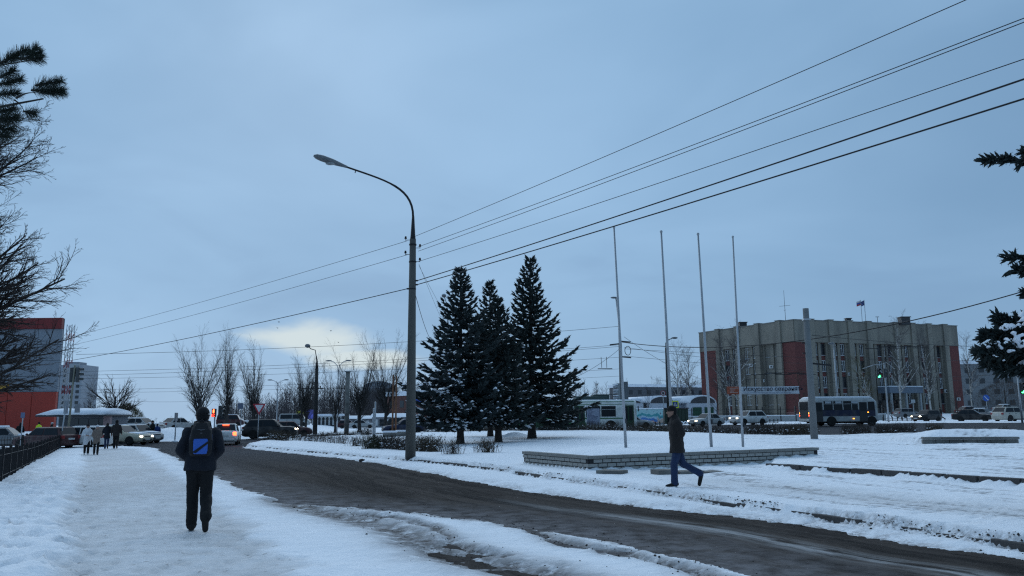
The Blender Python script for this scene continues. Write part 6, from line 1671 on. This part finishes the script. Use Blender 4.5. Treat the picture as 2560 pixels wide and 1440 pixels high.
for py, qx, qy, r, lb in [(602, 190, 809, .009, 'upper thin wire falling from the lamp post to the left'), (637, 205, 827, .009, 'second thin wire falling from the lamp post to the left'), (722, 205, 861, .017, 'thick cable falling from the lamp post to the left')]:
    a = lp(py, -.8); q = at(qx, qy, 58); e = a + (q - a) * 1.6; e.z = q.z - .9; e2 = Vector((e.x, e.y, e.z)); wire(lb, a, e2, .35, r)
# slack lines from the lamp post down to the right
wire('slack cable drooping from the lamp post behind the left spruce', lp(740, .5), at(1090, 862, 60), .5, .012); wire('fine slack wire from the lamp post towards the spruce', lp(660, .9), at(1130, 850, 62), .2, .006); wire('second fine slack wire from the lamp post', lp(664, .9), at(1150, 840, 62), .2, .006)
# trolley wires over the avenue
tw = [((190, 886, 74), (1545, 816, 78), 'high span wire over the avenue'), ((180, 929, 92), (1550, 862, 86), 'first trolley wire over the avenue'), ((180, 939, 93), (1550, 866, 88), 'second trolley wire over the avenue'), ((180, 947, 104), (1550, 893, 98), 'third trolley wire over the avenue'),
      ((200, 975, 120), (1552, 922, 112), 'fourth trolley wire over the avenue'), ((200, 982, 124), (1552, 940, 116), 'lowest trolley wire over the avenue'), ((200, 995, 130), (560, 1000, 130), 'bead like feeder wire low at the far left'), ((1552, 855, 78), (2600, 716, 46), 'thick cable sagging from trolley pole to the right spruce'),
      ((1560, 868, 80), (2050, 908, 106), 'trolley wire from the pole to the right'), ((1560, 872, 82), (2620, 900, 100), 'second trolley wire from the pole to the right'), ((1560, 890, 84), (2620, 960, 112), 'third trolley wire before the office'), ((1800, 945, 100), (2620, 930, 104), 'low trolley wire before the office'), ((2030, 838, 52), (2660, 862, 90), 'span wire right of the pale post'),
      ((1390, 960, 80), (1549, 872, 78), 'short span wire left of the trolley pole'), ((1560, 842, 80), (1760, 1120 - 170, 100), 'thin guy wire right of the trolley pole')]
for (x0, y0, Y0), (x1, y1, Y1), lb in tw:
    thick = 'thick' in lb
    wire(lb, at(x0, y0, Y0), at(x1, y1, Y1), 1.7 if thick else .45, .035 if thick else .017)
for px, py, Y, lb in [(1510, 915, 88, 'trolley wire fitting hanging left of the trolley pole'), (1960, 936, 100, 'dark trolley wire switch before the left wing'), (2245, 870, 100, 'dark trolley wire crossing before the parapet')]:
    p = at(px, py, Y); mb = MB()
    if px == 1510:
        mb.cyl((-.3, 0, 1.0), (-.25, 0, -.2), .03, n=5).cyl((.3, 0, 1.0), (.3, 0, -.2), .03, n=5).box((.1, 0, -.3), (1.6, .1, .08))
    else:
        for k in range(5): mb.box((-3 + k * 1.5, .3 * (-1) ** k, .1 * (k % 2)), (2.2, .06, .08), .12 * (-1) ** k)
        mb.box((0, 0, .2), (5, .05, .06), .2)
    o = mb.build('wire_fitting', m_black); o.location = p; tag(o, lb, 'wire fitting', 'wire fittings')
# ------------- flagpoles
for x0, y0, x1, y1, lb in [(1565, 1122, 1535, 568, 'leftmost bare flagpole in the planter'), (1683, 1127, 1653, 579, 'second bare flagpole, behind the walking man'), (1779, 1124, 1745, 585, 'third bare flagpole in the planter'), (1857, 1108, 1832, 592, 'rightmost bare flagpole in the planter')]:
    b = G(x0, y0, .5); Y = b.y; b = Vector((b.x, Y, surf(b.x, Y) - .05)); e = at(x1, y1, Y)
    t = thing('flagpole', lb, 'flagpole', b, 0, 'four bare flagpoles'); d = Vector((e.x - b.x, 0, e.z - b.z)); d.x = max(-.22, min(.22, d.x))
    MB().tube([(0, 0, -.1), d * .5, d], [.052, .042, .03], 10).build('pole', m_steel, t, True); MB().sph(tuple(d), .05, 8, 5).build('finial', m_steel, t, True)
    MB().box((d.x * .12 + .06, -.04, d.z * .12), (.05, .04, .16)).build('cleat', m_dark, t)
# ------------- concrete and steel posts
def post(name, label, px, py, top, r0, r1, m, cat='post', Y=None, lean=True, group=None):
    b = GS(px, py) if Y is None else on(px, Y)
    t = thing(name, label, cat, b, 0, group); H = zat(top, px, b.y) - b.z
    MB().tube([(0, 0, -.2), (0, 0, H)], [r0, r1], 10).build('pole', m, t, True); t['H'] = H
    return t, b, H
t, b, H = post('utility_pole', 'thick pale concrete post at the right before the bus', 2036, 1097, 771, .18, .145, mat('grey_pole_concrete', (.17, .175, .175), .9, 0, .2, 2.5, .4, 30), 'pole')
MB().box((0, 0, H - .55), (.34, .3, .08)).build('band', m_steel, t); MB().cyl((-.3, 0, H - 1.7), (-.1, 0, H - 1.7), .03, n=6).build('hook', m_black, t); MB().cyl((-.3, 0, H - 2.2), (-.1, 0, H - 2.2), .03, n=6).build('hook', m_black, t)
MB().box((.5, 0, H - 2.75), (1.1, .08, .08), 0, 0, .12).build('wire_bracket', m_black, t)
t, b, H = post('trolley_pole', 'tall tapered trolley pole with cable loops beside the trolleybus', 1557, 1080, 858, .24, .17, mat('grey_pole_concrete', (.17, .175, .175)), 'pole', 80)
MB().tube([(0, 0, H - .1), (-.05, 0, H + 2.2), (-.30, 0, zat(742, 1544, 80) - b.z)], [.15, .11, .07], 8).build('upper_tube', m_steel, t, True)
zz = zat(744, 1541, 80) - b.z; MB().sph((-.5, 0, zz), (.35, .16, .1), 8, 5).build('lamp_head', m_lamp_grey, t, True)
for k, (dz, s) in enumerate(((.0, -1), (.25, 1), (-1.3, 1))): MB().box((s * .55, 0, H - .1 + dz), (1.0, .1, .12), 0, 0, .1 * s).build('wire_bracket', m_black, t)
lo = MB()
for k in range(3): lo.tube([(.75 + .3 * math.cos(a), .05 * k, H - .75 + .45 * math.sin(a)) for a in np.linspace(0, 6.28, 14)], .025, 4)
lo.build('cable_loop', m_black, t)
ht = MB(); ht.box((.38, 0, 3.5 + .3), (.5, .35, 1.9)); ht.build('signal_box', mat('grey_signal', (.13, .14, .15), .6), t, bevel=.04)
for k in range(3):
    MB().cyl((-.42, -.1, 3.2 + .55 * k), (-.85, -.1, 3.1 + .55 * k), .14, n=10).build('visor', m_steel, t); MB().box((-.6, -.1, 3.38 + .55 * k), (.5, .3, .09)).build('snow', m_snow, t, bevel=.03)
MB().box((-.3, 0, 3.75), (.3, .3, 1.7)).build('signal_body', m_concrete_l, t, bevel=.04)
t, b, H = post('street_lamp', 'black lamp post with short hooked arm behind the poplars', 787, 1090, 922, .26, .17, mat('black_pole', (.028, .027, .027), .9, 0, .3, 2), 'street lamp', 86)
tipL = at(772, 866, 86) - b
MB().tube([(0, 0, H - .1), (0, 0, H + .8), (-.1, 0, H + 1.4)], [.16, .09, .05], 8).tube([(-.1, 0, H + 1.3), (-.22, 0, H + 2.0), (tipL.x * .8, 0, tipL.z - .25), (tipL.x, 0, tipL.z)], .045, 6).build('arm', m_black, t, True)
MB().sph((tipL.x - .1, -.1, tipL.z + .05), (.3, .42, .22), 10, 6).build('lamp_head', m_lamp_grey, t, True)
for z, w in ((H - 1.5, 1.0), (H - 2.1, 2.2)): MB().box((-.3, 0, z), (w, .1, .1)).build('cross_arm', m_black, t)
for s in (-1, .5): MB().cyl((s * .9, 0, H - 2.1), (s * .9, 0, H - 1.85), .06, n=6).build('insulator', m_black, t)
t, b, H = post('concrete_stump', 'bare concrete post without lamp right of the forked poplar', 866, 1086, 930, .26, .24, m_concrete, 'post', 88)
MB().box((0, 0, H + .05), (.62, .62, .12)).build('cap', m_concrete_l, t); MB().box((-.5, 0, H - 1.75), (1.4, .1, .1)).build('cross_arm', m_black, t)
for px, py, top, lb in [(981, 1090, 937, 'left one of two thin rusty poles'), (989, 1090, 940, 'right one of two thin rusty poles')]:
    t, b, H = post('rusty_pole', lb, px, py, top, .075, .06, mat('rust', (.16, .075, .04), .9, 0, .4, 3), 'pole', None, True, 'two thin rusty poles')
    MB().cyl((0, 0, H - 2.3), (0, 0, H + .02), .065, .05, 8).build('dark_tip', m_black, t)
for px, py, top, Y, lb in [(933, 1092, 1022, None, 'short grey post left of the rusty poles'), (937, 1092, 1006, None, 'taller grey post left of the rusty poles')]:
    t, b, H = post('grey_post', lb, px, py, top, .07, .06, m_steel, 'post', Y, True, 'short grey posts'); MB().sph((0, 0, H), .065, 8, 4).build('cap', m_steel, t)
t, b, H = post('street_lamp', 'dark street lamp post beyond the second flagpole', 1672, 1066, 870, .17, .10, m_dark, 'street lamp', 98)
e = at(1680, 846, 98) - b
MB().tube([(0, 0, H - .1), (.02, 0, H + .6), (e.x * .5, 0, e.z - .15), (e.x, 0, e.z)], .05, 6).build('arm', m_black, t, True); MB().sph((e.x + .3, -.1, e.z + .05), (.4, .2, .13), 10, 5).build('lamp_head', m_lamp_grey, t, True)
# double armed lamps far behind
def twin_lamp(label, px, Y, top, span, r=.1):
    b = on(px, Y); t = thing('twin_arm_lamp', label, 'street lamp', b, 0, 'twin arm street lamps'); H = zat(top, px, Y) - b.z
    MB().tube([(0, 0, -.2), (0, 0, H * .82)], [r, r * .7], 8).build('pole', m_steel, t, True); MB().cyl((0, 0, H * .82), (0, 0, H * .86), r * .8, n=8).build('hub', m_steel, t)
    for s in (-1, 1):
        MB().tube([(0, 0, H * .84), (s * span * .12, 0, H * .93), (s * span * .5, 0, H * .985), (s * span * .9, 0, H)], .05, 6).build('arm', m_steel, t, True)
        MB().sph((s * span * 1.02, 0, H + .02), (.45, .18, .11), 8, 5).build('lamp_head', m_lamp_grey, t, True)
twin_lamp('twin arm street lamp between black lamp post and stump', 842, 112, 902, 1.35); twin_lamp('twin arm street lamp left of the thin poplars', 691, 140, 950, 1.4); twin_lamp('far twin arm lamp above the dark car', 678, 300, 1030, 1.0, .08); twin_lamp('far twin arm lamp left of the market', 713, 260, 1020, 1.2, .08)
def spire_lamp():
    Y = 84; b = on(1118, Y); t = thing('street_lamp', 'lamp post with snowy head behind the left spruce', 'street lamp', b); H = zat(800, 1119, Y) - b.z
    MB().tube([(0, 0, -.2), (0, 0, H - 1)], [.24, .17], 10).build('pole', m_concrete_l, t, True); MB().tube([(0, 0, H - 1.05), (0, 0, H + .5)], [.18, .05], 8).build('arm_socket', m_steel, t, True)
    e = at(1110, 741, Y) - b; MB().tube([(0, 0, H + .4), (0, 0, H + 1.4), (e.x * .7, 0, e.z - .3), (e.x, 0, e.z)], .05, 6).build('arm', m_steel, t, True)
    hd = MB().sph((e.x, -.1, e.z + .05), (.26, .4, .2), 10, 6).build('lamp_head', m_lamp_grey, t, True); MB().sph((e.x, -.1, e.z + .17), (.24, .36, .12), 10, 5).build('snow', m_snow, hd, True)
spire_lamp()
b = on(1135, 100); t = thing('street_lamp', 'far lamp arm poking out left of the spruces', 'street lamp', b); H = zat(880, 1135, 100) - b.z
MB().tube([(0, 0, 0), (0, 0, H)], [.15, .1], 8).build('pole', m_steel, t, True); e = at(1085, 857, 100) - b; MB().tube([(0, 0, H - .05), (e.x * .5, 0, e.z - .3), (e.x, 0, e.z)], .05, 6).build('arm', m_steel, t, True); MB().sph((e.x - .2, 0, e.z), (.4, .2, .12), 8, 5).build('lamp_head', m_lamp_grey, t, True)
b = on(2098, 100); t = thing('street_lamp', 'street lamp hanging over the bus before the office', 'street lamp', b); H = zat(868, 2098, 100) - b.z
MB().tube([(0, 0, 0), (0, 0, H)], [.14, .09], 8).build('pole', m_steel, t, True); e = at(2078, 858, 100) - b; MB().tube([(0, 0, H - .05), (e.x * .5, 0, e.z + .2), (e.x, 0, e.z)], .05, 6).build('arm', m_steel, t, True); MB().sph((e.x, 0, e.z - .05), (.45, .22, .15), 8, 5).build('lamp_head', m_lamp_grey, t, True)

# ------------- traffic lights
m_tl = mat('signal_grey', (.055, .06, .062), .6)
def emit_mat(name, c, s): return mat(name, tuple(v * .5 for v in c), .4, 0, 0, emit=c, estr=s)
def signal_head(t, c, h, w, facing, lit, cols, name='signal_head', snow=False):
    """three-lens head, lenses looking along 'facing' (unit vector)"""
    f = Vector(facing).normalized(); rz = math.atan2(f.y, f.x); n = len(cols)
    hd = MB().box((c[0], c[1], c[2]), (w * .6, w, h), rz).build(name, m_tl, t, bevel=.03)
    for k, col in enumerate(cols):
        z = c[2] + h / 2 - h * (k + .5) / n; p = Vector((c[0], c[1], z)) + f * (w * .31)
        MB().cyl(p, p + f * .02, w * .36, n=14).build('lens', emit_mat('lens_%s' % lit, col, 9.0 if lit != 'red' else 7.0) if k == lit_index(cols, k, lit) else mat('dead_lens', (.03, .03, .03), .3), hd)
        vz = MB(); ang = np.linspace(-.25, math.pi + .25, 9); s = Vector((-f.y, f.x, 0))
        vz.loft([[p + s * (w * .40 * math.cos(a)) + Vector((0, 0, w * .40 * math.sin(a))) + f * d for a in ang] + [p + s * (w * .37 * math.cos(a)) + Vector((0, 0, w * .37 * math.sin(a))) + f * d for a in reversed(ang)] for d in (0, w * .75)]); vz.build('visor', m_tl, hd)
    return hd
def lit_index(cols, k, lit): return k if cols[k] is not None and max(cols[k]) > 0 else -1
DEAD = (0, 0, 0)
# left junction: the head turned away and its post
b = GS(166, 1117); Y = b.y
t = thing('traffic_light', 'traffic light on a pole seen from behind, by the footway end', 'traffic light', b); zc = zat(937, 190, Y) - b.z; xc = at(190, 937, Y).x - b.x
MB().tube([(0, 0, -.1), (xc * .3, 0, zc * .6), (xc * .55, 0, zc + .7)], [.085, .07, .06], 8).build('pole', mat('yellowish_post', (.22, .21, .16), .7, 0, .2, 2), t, True)
signal_head(t, (xc + .12, 0, zc), 1.05, .36, (1, .35, 0), 'off', [DEAD] * 3); signal_head(t, (xc - .32, .1, zc), 1.05, .36, (-.6, .8, 0), 'off', [DEAD] * 3)
MB().box((xc - .3, .25, zc + .35), (.75, .04, .95)).build('back_board', m_steel, t)
MB().box((xc * .3 + .5, -.02, zat(1021, 180, Y) - b.z), (.36, .05, .62)).build('sign_plate', mat('sign_back', (.2, .21, .23), .5), t)
b = on(148, 55); t = thing('road_sign', 'grey road sign seen edge on left of the kiosk wall', 'sign', b); H = zat(1012, 157, 55) - b.z
MB().tube([(0, 0, -.1), (.25, 0, H + .2)], .045, 7).build('pole', m_steel, t, True); MB().box((.24, 0, H - .15), (.3, .04, .9)).build('plate', mat('sign_back', (.2, .21, .23)), t, bevel=.02)
# red pedestrian signal by the white car
b = on(534, 66); t = thing('traffic_light', 'traffic light showing red man and countdown beside the poplars', 'traffic light', b); zc = zat(1032, 534, 66) - b.z
MB().tube([(0, 0, -.1), (0, 0, zc + .2)], .06, 8).build('pole', m_steel, t, True)
hd = MB().box((-.02, -.16, zc), (.34, .22, .66)).build('signal_head', m_tl, t, bevel=.03)
rm = MB(); rm.cyl((-.02, -.275, zc + .25), (-.02, -.285, zc + .25), .05, n=10).box((-.02, -.28, zc + .12), (.13, .01, .17)).box((-.05, -.28, zc + .02), (.045, .01, .10)).box((.01, -.28, zc + .02), (.045, .01, .10)); rm.build('red_man', emit_mat('red_glow', (1, .10, .03), 8), hd)
cd = MB()
for (x, z, w, h) in ((-.12, .0, .10, .03), (-.08, -.04, .03, .07), (-.12, -.08, .10, .03), (-.15, -.12, .03, .07), (-.12, -.16, .10, .03), (.06, -.0, .09, .03), (.02, -.08, .03, .16), (.06, -.16, .09, .03)): cd.box((x - .01, -.28, zc - .14 + z), (w, .01, h))
cd.build('countdown', emit_mat('red_dim', (1, .05, .02), 4), hd)
hd2 = signal_head(t, (.42, .05, zc + .1), .95, .34, (.75, -.25, 0), 'off', [DEAD] * 3)
t2, b, H = post('sign_post', 'thin post with edge on sign before the ploughed snow bank', 437, 1103, 1045, .05, .045, m_steel, 'post'); MB().box((0, 0, H + .1), (.08, .5, .65)).build('plate', mat('sign_back', (.2, .21, .23)), t2); MB().sph((0, 0, .02), (.3, .2, .12), 8, 4).build('snow', m_snow, t2, True)
# green lights at the right
GRN = (.05, 1.0, .25)
for px, py, Y, rod, lb in [(2196, 935, 96, 2170, 'traffic light showing green over the bus'), (2554, 972, 84, None, 'traffic light showing green at the right edge below the spruce')]:
    b = on(px + (26 if rod else 2), Y); t = thing('traffic_light', lb, 'traffic light', b); c = at(px, py - 2, Y) - b
    MB().tube([(0, 0, -.1), (0, 0, c.z + 1.2)], [.11, .07], 8).build('pole', m_steel, t, True)
    if rod: MB().tube([(0, 0, c.z + 1.1), (-1.2, 0, c.z + 1.0), (-2.6, 0, c.z + .55)], .045, 6).build('arm', m_steel, t, True); MB().tube([(c.x, .15, c.z + .6), (c.x, .15, c.z + 1.05)], .03, 6).build('hanger', m_steel, t)
    signal_head(t, (c.x, 0, c.z), 1.15, .40, (0, -1, 0), 'green', [DEAD, DEAD, GRN])
    signal_head(t, (c.x + .75, .1, c.z), 1.1, .38, (.9, -.2, 0), 'off', [DEAD] * 3)
# ------------- road signs
def tri(r, c, y, flip=-1): return [(c[0] + r * math.sin(a), y, c[1] + flip * r * math.cos(a)) for a in (0, 2.0944, 4.18879)]
b = GS(643, 1107); t = thing('give_way_sign', 'white give way triangle with red border at the island tip', 'sign', b); zc = zat(1019, 646, b.y) - b.z
MB().tube([(0, .03, -.2), (.03, .03, zc + .2)], .032, 8).build('pole', m_steel, t, True)
MB().prism(tri(.56, (.04, zc), .0), (0, .012, 0)).build('plate', mat('sign_red', (.38, .015, .03), .4), t); MB().prism(tri(.37, (.04, zc + .01), -.006), (0, .004, 0)).build('face', mat('sign_white', (.62, .64, .66), .4), t)
b = on(1690, 97); t = thing('crossing_sign', 'pedestrian crossing sign with yellow green border', 'sign', b); zc = zat(1011, 1689, 97) - b.z
MB().tube([(0, .05, -.1), (0, .05, zc + .5)], .04, 7).build('pole', m_steel, t, True)
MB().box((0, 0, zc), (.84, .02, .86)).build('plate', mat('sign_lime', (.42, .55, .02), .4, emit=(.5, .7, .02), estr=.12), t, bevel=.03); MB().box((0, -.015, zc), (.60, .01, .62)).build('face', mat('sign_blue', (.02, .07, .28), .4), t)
MB().prism([(-.26, -.024, zc - .22), (.26, -.024, zc - .22), (0, -.024, zc + .26)], (0, .003, 0)).build('white_triangle', mat('sign_white', (.62, .64, .66)), t)
fg = MB(); fg.cyl((0, -.026, zc + .09), (0, -.03, zc + .09), .035, n=8)
for p, q in (((0, .05), (-.01, -.05)), ((-.01, -.05), (.07, -.17)), ((-.01, -.05), (-.08, -.17)), ((0, .03), (.07, -.04)), ((0, .03), (-.07, -.03))): fg.cyl((p[0], -.028, zc + p[1]), (q[0], -.028, zc + q[1]), .018, n=5)
for k in range(4): fg.box((-.14 + .09 * k, -.028, zc - .195), (.05, .004, .03))
fg.build('walking_figure', m_black, t)
b = on(1661, 100); t = thing('round_sign', 'round red bordered no entry type sign left of the lamp post', 'sign', b); zc = zat(983, 1660, 100) - b.z
MB().tube([(0, .05, -.1), (0, .05, zc)], .04, 7).build('pole', m_steel, t, True); MB().cyl((0, 0, zc), (0, .02, zc), .33, n=24).build('plate', mat('sign_red', (.38, .015, .03)), t); MB().cyl((0, -.008, zc), (0, -.002, zc), .25, n=24).build('face', mat('sign_white', (.62, .64, .66)), t)
MB().box((0, -.012, zc), (.2, .004, .3)).box((0, -.016, zc - .06), (.3, .004, .05)).build('symbol', mat('sign_dark', (.10, .03, .03), .5), t)
b = on(2471, 128); t = thing('round_sign', 'round blue sign with white arrow at the right', 'sign', b); zc = zat(995, 2471, 128) - b.z
MB().tube([(0, .05, -.1), (0, .05, zc)], .05, 7).build('pole', m_steel, t, True); MB().cyl((0, 0, zc), (0, .02, zc), .52, n=24).build('plate', mat('sign_blue2', (.02, .09, .36), .4), t)
MB().prism([(-.30, -.006, zc + .26), (-.22, -.006, zc + .30), (.22, -.006, zc - .22), (.30, -.006, zc - .14), (.32, -.006, zc - .34), (.10, -.006, zc - .30), (.16, -.006, zc - .26)], (0, .004, 0)).build('arrow', mat('sign_white', (.62, .64, .66)), t)
b = on(49, 52); t = thing('road_sign', 'small blue sign on a post before the red hall base', 'sign', b); zc = zat(1038, 51, 52) - b.z
MB().tube([(0, .03, -.1), (0, .03, zc)], .035, 7).build('pole', m_steel, t, True); MB().box((0, 0, zc), (.26, .02, .34)).build('plate', mat('sign_blue3', (.10, .13, .22), .5), t)
b = on(2287, 112); t = thing('information_board', 'small pale board on a thin post right of the bus', 'sign', b); zc = zat(1003, 2287, 112) - b.z
MB().tube([(0, .03, -.1), (0, .03, zc)], .035, 7).build('pole', m_steel, t, True); MB().box((0, 0, zc), (.55, .03, .45)).build('plate', mat('pale_board', (.3, .34, .36), .5), t)
b = on(598, 84); t = thing('road_sign', 'blue grey sign on a thin post left of the give way sign', 'sign', b); zc = zat(1015, 598, 84) - b.z
MB().tube([(.1, .03, -.1), (.1, .03, zc)], .035, 7).build('pole', m_steel, t, True); MB().box((0, 0, zc), (.55, .02, .6)).build('plate', mat('sign_blue4', (.09, .11, .16), .5), t)
# ------------- banner over the avenue
def banner():
    Y = 98; a, b_ = at(1817, 976, Y), at(1998, 975, Y); w = b_.x - a.x; h = (985 - 966) / FPX * Y
    t = thing('street_banner', 'white banner with black lettering and orange left end, over the avenue', 'banner', a)
    def cloth(x0, x1, name, m):
        n, k = int((x1 - x0) * 10), 8; rows = []
        for i in range(n + 1):
            x = x0 + (x1 - x0) * i / n
            rows.append([(x, .03 * math.sin(x * 2.3 + 2.2 * z) + .022 * math.sin(x * 5.1 - 3 * z), z * h / 2 + (b_.z - a.z) * x / w - .05 * math.sin(math.pi * x / w)) for z in np.linspace(-1, 1, k)])
        V = [p for r in rows for p in r]; F = [(i * k + j, (i + 1) * k + j, (i + 1) * k + j + 1, i * k + j + 1) for i in range(n) for j in range(k - 1)]
        o = MB().add(V, F).build(name, m, t, True); s = o.modifiers.new('thick', 'SOLIDIFY'); s.thickness = .01; return o
    xs = w * (1852 - 1817) / (1998 - 1817)
    cloth(0, xs, 'orange_cloth', mat('banner_orange', (.42, .11, .06), .7, 0, .1)); cloth(xs + .003, w, 'white_cloth', mat('banner_white', (.62, .64, .68), .7, 0, .06))
    def text(body, x, z, size, m, nm, sx=1.0, bold=.012):
        c = bpy.data.curves.new(nm, 'FONT'); c.body = body; c.size = size; c.extrude = .003; c.offset = bold; c.resolution_u = 3
        o = bpy.data.objects.new(nm, c); COL.objects.link(o); o.parent = t; o.location = (x, -.12, z); o.rotation_euler = (R(90), 0, 0); o.scale = (sx, 1, 1); c.materials.append(m)
        dg = bpy.context.evaluated_depsgraph_get(); me_ = bpy.data.meshes.new_from_object(o.evaluated_get(dg)); mo = bpy.data.objects.new(nm, me_); COL.objects.link(mo); mo.parent = t; mo.location = o.location; mo.rotation_euler = o.rotation_euler; mo.scale = o.scale
        bpy.data.objects.remove(o, do_unlink=True); mo['kind'] = 'stuff'; return mo
    zsl = (b_.z - a.z)
    mi = mat('banner_ink', (.012, .012, .03), .7)
    text('Искусство сохранять', xs + .28, -.08, .70, mi, 'lettering', 1.0, .006)
    ln = MB(); rng = random.Random(5); x = xs + .35
    while x < w - 1.0:
        l = rng.uniform(.12, .4); ln.box((x + l / 2, -.085, -.31), (l, .003, .045)); x += l + .07
    ln.build('small_print', mat('small_ink', (.22, .25, .33), .7), t)
    l2 = MB(); mw = mat('banner_print', (.6, .5, .47), .7)
    for z, l in ((.25, 1.0), (.05, .62), (-.10, .45), (-.25, 1.0)): l2.box((.35 + l / 2, -.085, z), (l, .003, .05))
    l2.build('small_print', mw, t)
    for z in (h / 2, -h / 2):
        for sgn, x in ((-1, 0), (1, w)):
            e = Vector((x, 0, z + (0 if x == 0 else zsl))); f = e + Vector((sgn * 9, 0, .9 * (1 if z > 0 else .3))); MB().tube([e, f], .014, 4).build('rope', m_wire, t)
banner()
# ------------- concrete blocks with snow, birds, grit
for px, py, w, lb in [(975, 1092, 1.05, 'left snow capped concrete block by the rusty poles'), (1008, 1090, 1.15, 'right snow capped concrete block by the rusty poles')]:
    b = GS(px, py); t = thing('concrete_block', lb, 'block', b, .1, 'snow capped concrete blocks'); MB().box((0, 0, .15), (w, .5, .36)).build('block_body', m_concrete, t, bevel=.02); MB().box((0, 0, .39), (w + .06, .54, .14)).build('snow', m_snow, t, bevel=.05)
for px, py, lb in [(697, 805, 'bird flying highest in the gap between the wires'), (694, 806 + 14, 'bird flying below the highest one'), (827, 827, 'bird before the dark cloud'), (846, 856, 'bird right of the black lamp post')]:
    p = at(px, py, 70); mb = MB(); mb.sph((0, 0, 0), (.16, .06, .06), 7, 4); mb.add([(-.03, 0, 0), (.08, 0, .02), (.0, .28, .12)], [(0, 1, 2)]); mb.add([(-.03, 0, 0), (.08, 0, .02), (.0, -.28, .1)], [(0, 2, 1)])
    o = mb.build('bird', m_black); o.location = p; o.rotation_euler = (0, 0, px * .37); o.scale = (.6, .6, .6); tag(o, lb, 'bird', 'flying birds')
p = GS(905, 1150); rk = MB().sph((0, 0, .03), (.14, .10, .07), 7, 4).build('dirty_lump', mat('dirt_clod', (.05, .042, .038), .95, 0, .4, 8)); rk.location = p; tag(rk, 'dark lump of dirty ice on the snow edge by the kerb', 'lump')
def clods():
    rng = random.Random(8); mb = MB(); acc = [q for q in KERB if 5 < q[1] < 30]
    def put(x, y, r):
        z = max(surf_fast(x, y), 0) ; n = 5
        mb.sph((x, y, z + r * .2), (r * rng.uniform(.7, 1.4), r * rng.uniform(.7, 1.3), r * rng.uniform(.5, .9)), n, 3)
    XS, YS, RS = [], [], []
    for i in range(1300):
        k = rng.randrange(len(acc) - 1); f = rng.random(); a, b2 = acc[k], acc[k + 1]
        x, y = a[0] + (b2[0] - a[0]) * f, a[1] + (b2[1] - a[1]) * f
        if vn(np.array([x * .8]), np.array([y * .8]), 5)[0] < .45: continue
        XS.append(x + rng.gauss(-.05, .07)); YS.append(y + rng.gauss(-.05, .07)); RS.append(abs(rng.gauss(.004, .008)) + .004)
    for pts, w, dep in TRACKS:
        for i in range(110):
            k = rng.randrange(len(pts) - 1); a, b2 = pts[k], pts[k + 1]; f = rng.random()
            XS.append(a[0] + (b2[0] - a[0]) * f + rng.gauss(0, w * 1.3)); YS.append(a[1] + (b2[1] - a[1]) * f + rng.gauss(0, w * 1.3)); RS.append(abs(rng.gauss(.003, .005)) + .003)
    for i in range(300):
        k = rng.randrange(len(LOW) - 1); a, b2 = LOW[k], LOW[k + 1]; f = rng.random()
        XS.append(a[0] + (b2[0] - a[0]) * f + rng.gauss(.1, .25)); YS.append(a[1] + (b2[1] - a[1]) * f + rng.gauss(.1, .25)); RS.append(abs(rng.gauss(.003, .005)) + .003)
    for i in range(160):
        k = rng.randrange(len(UPP) - 1); a, b2 = UPP[k], UPP[k + 1]; f = rng.random()
        XS.append(a[0] + (b2[0] - a[0]) * f + rng.gauss(0, .12)); YS.append(a[1] + (b2[1] - a[1]) * f + rng.gauss(0, .12)); RS.append(abs(rng.gauss(.003, .005)) + .003)
    X, Y = np.array(XS), np.array(YS); Hh = np.maximum(snow_height(X, Y)[0], 0) + gz(X, Y)
    for x, y, z, r in zip(X, Y, Hh, RS):
        mb.sph((x, y, z + r * .2), (r * rng.uniform(.7, 1.4), r * rng.uniform(.7, 1.3), r * rng.uniform(.5, .9)), 4, 2)
    o = mb.build('dirt_clods', mat('dirt_clod', (.05, .042, .038))); tag(o, 'dark clods of dirty snow scattered along kerb and tracks', 'dirt', kind='stuff')
clods()
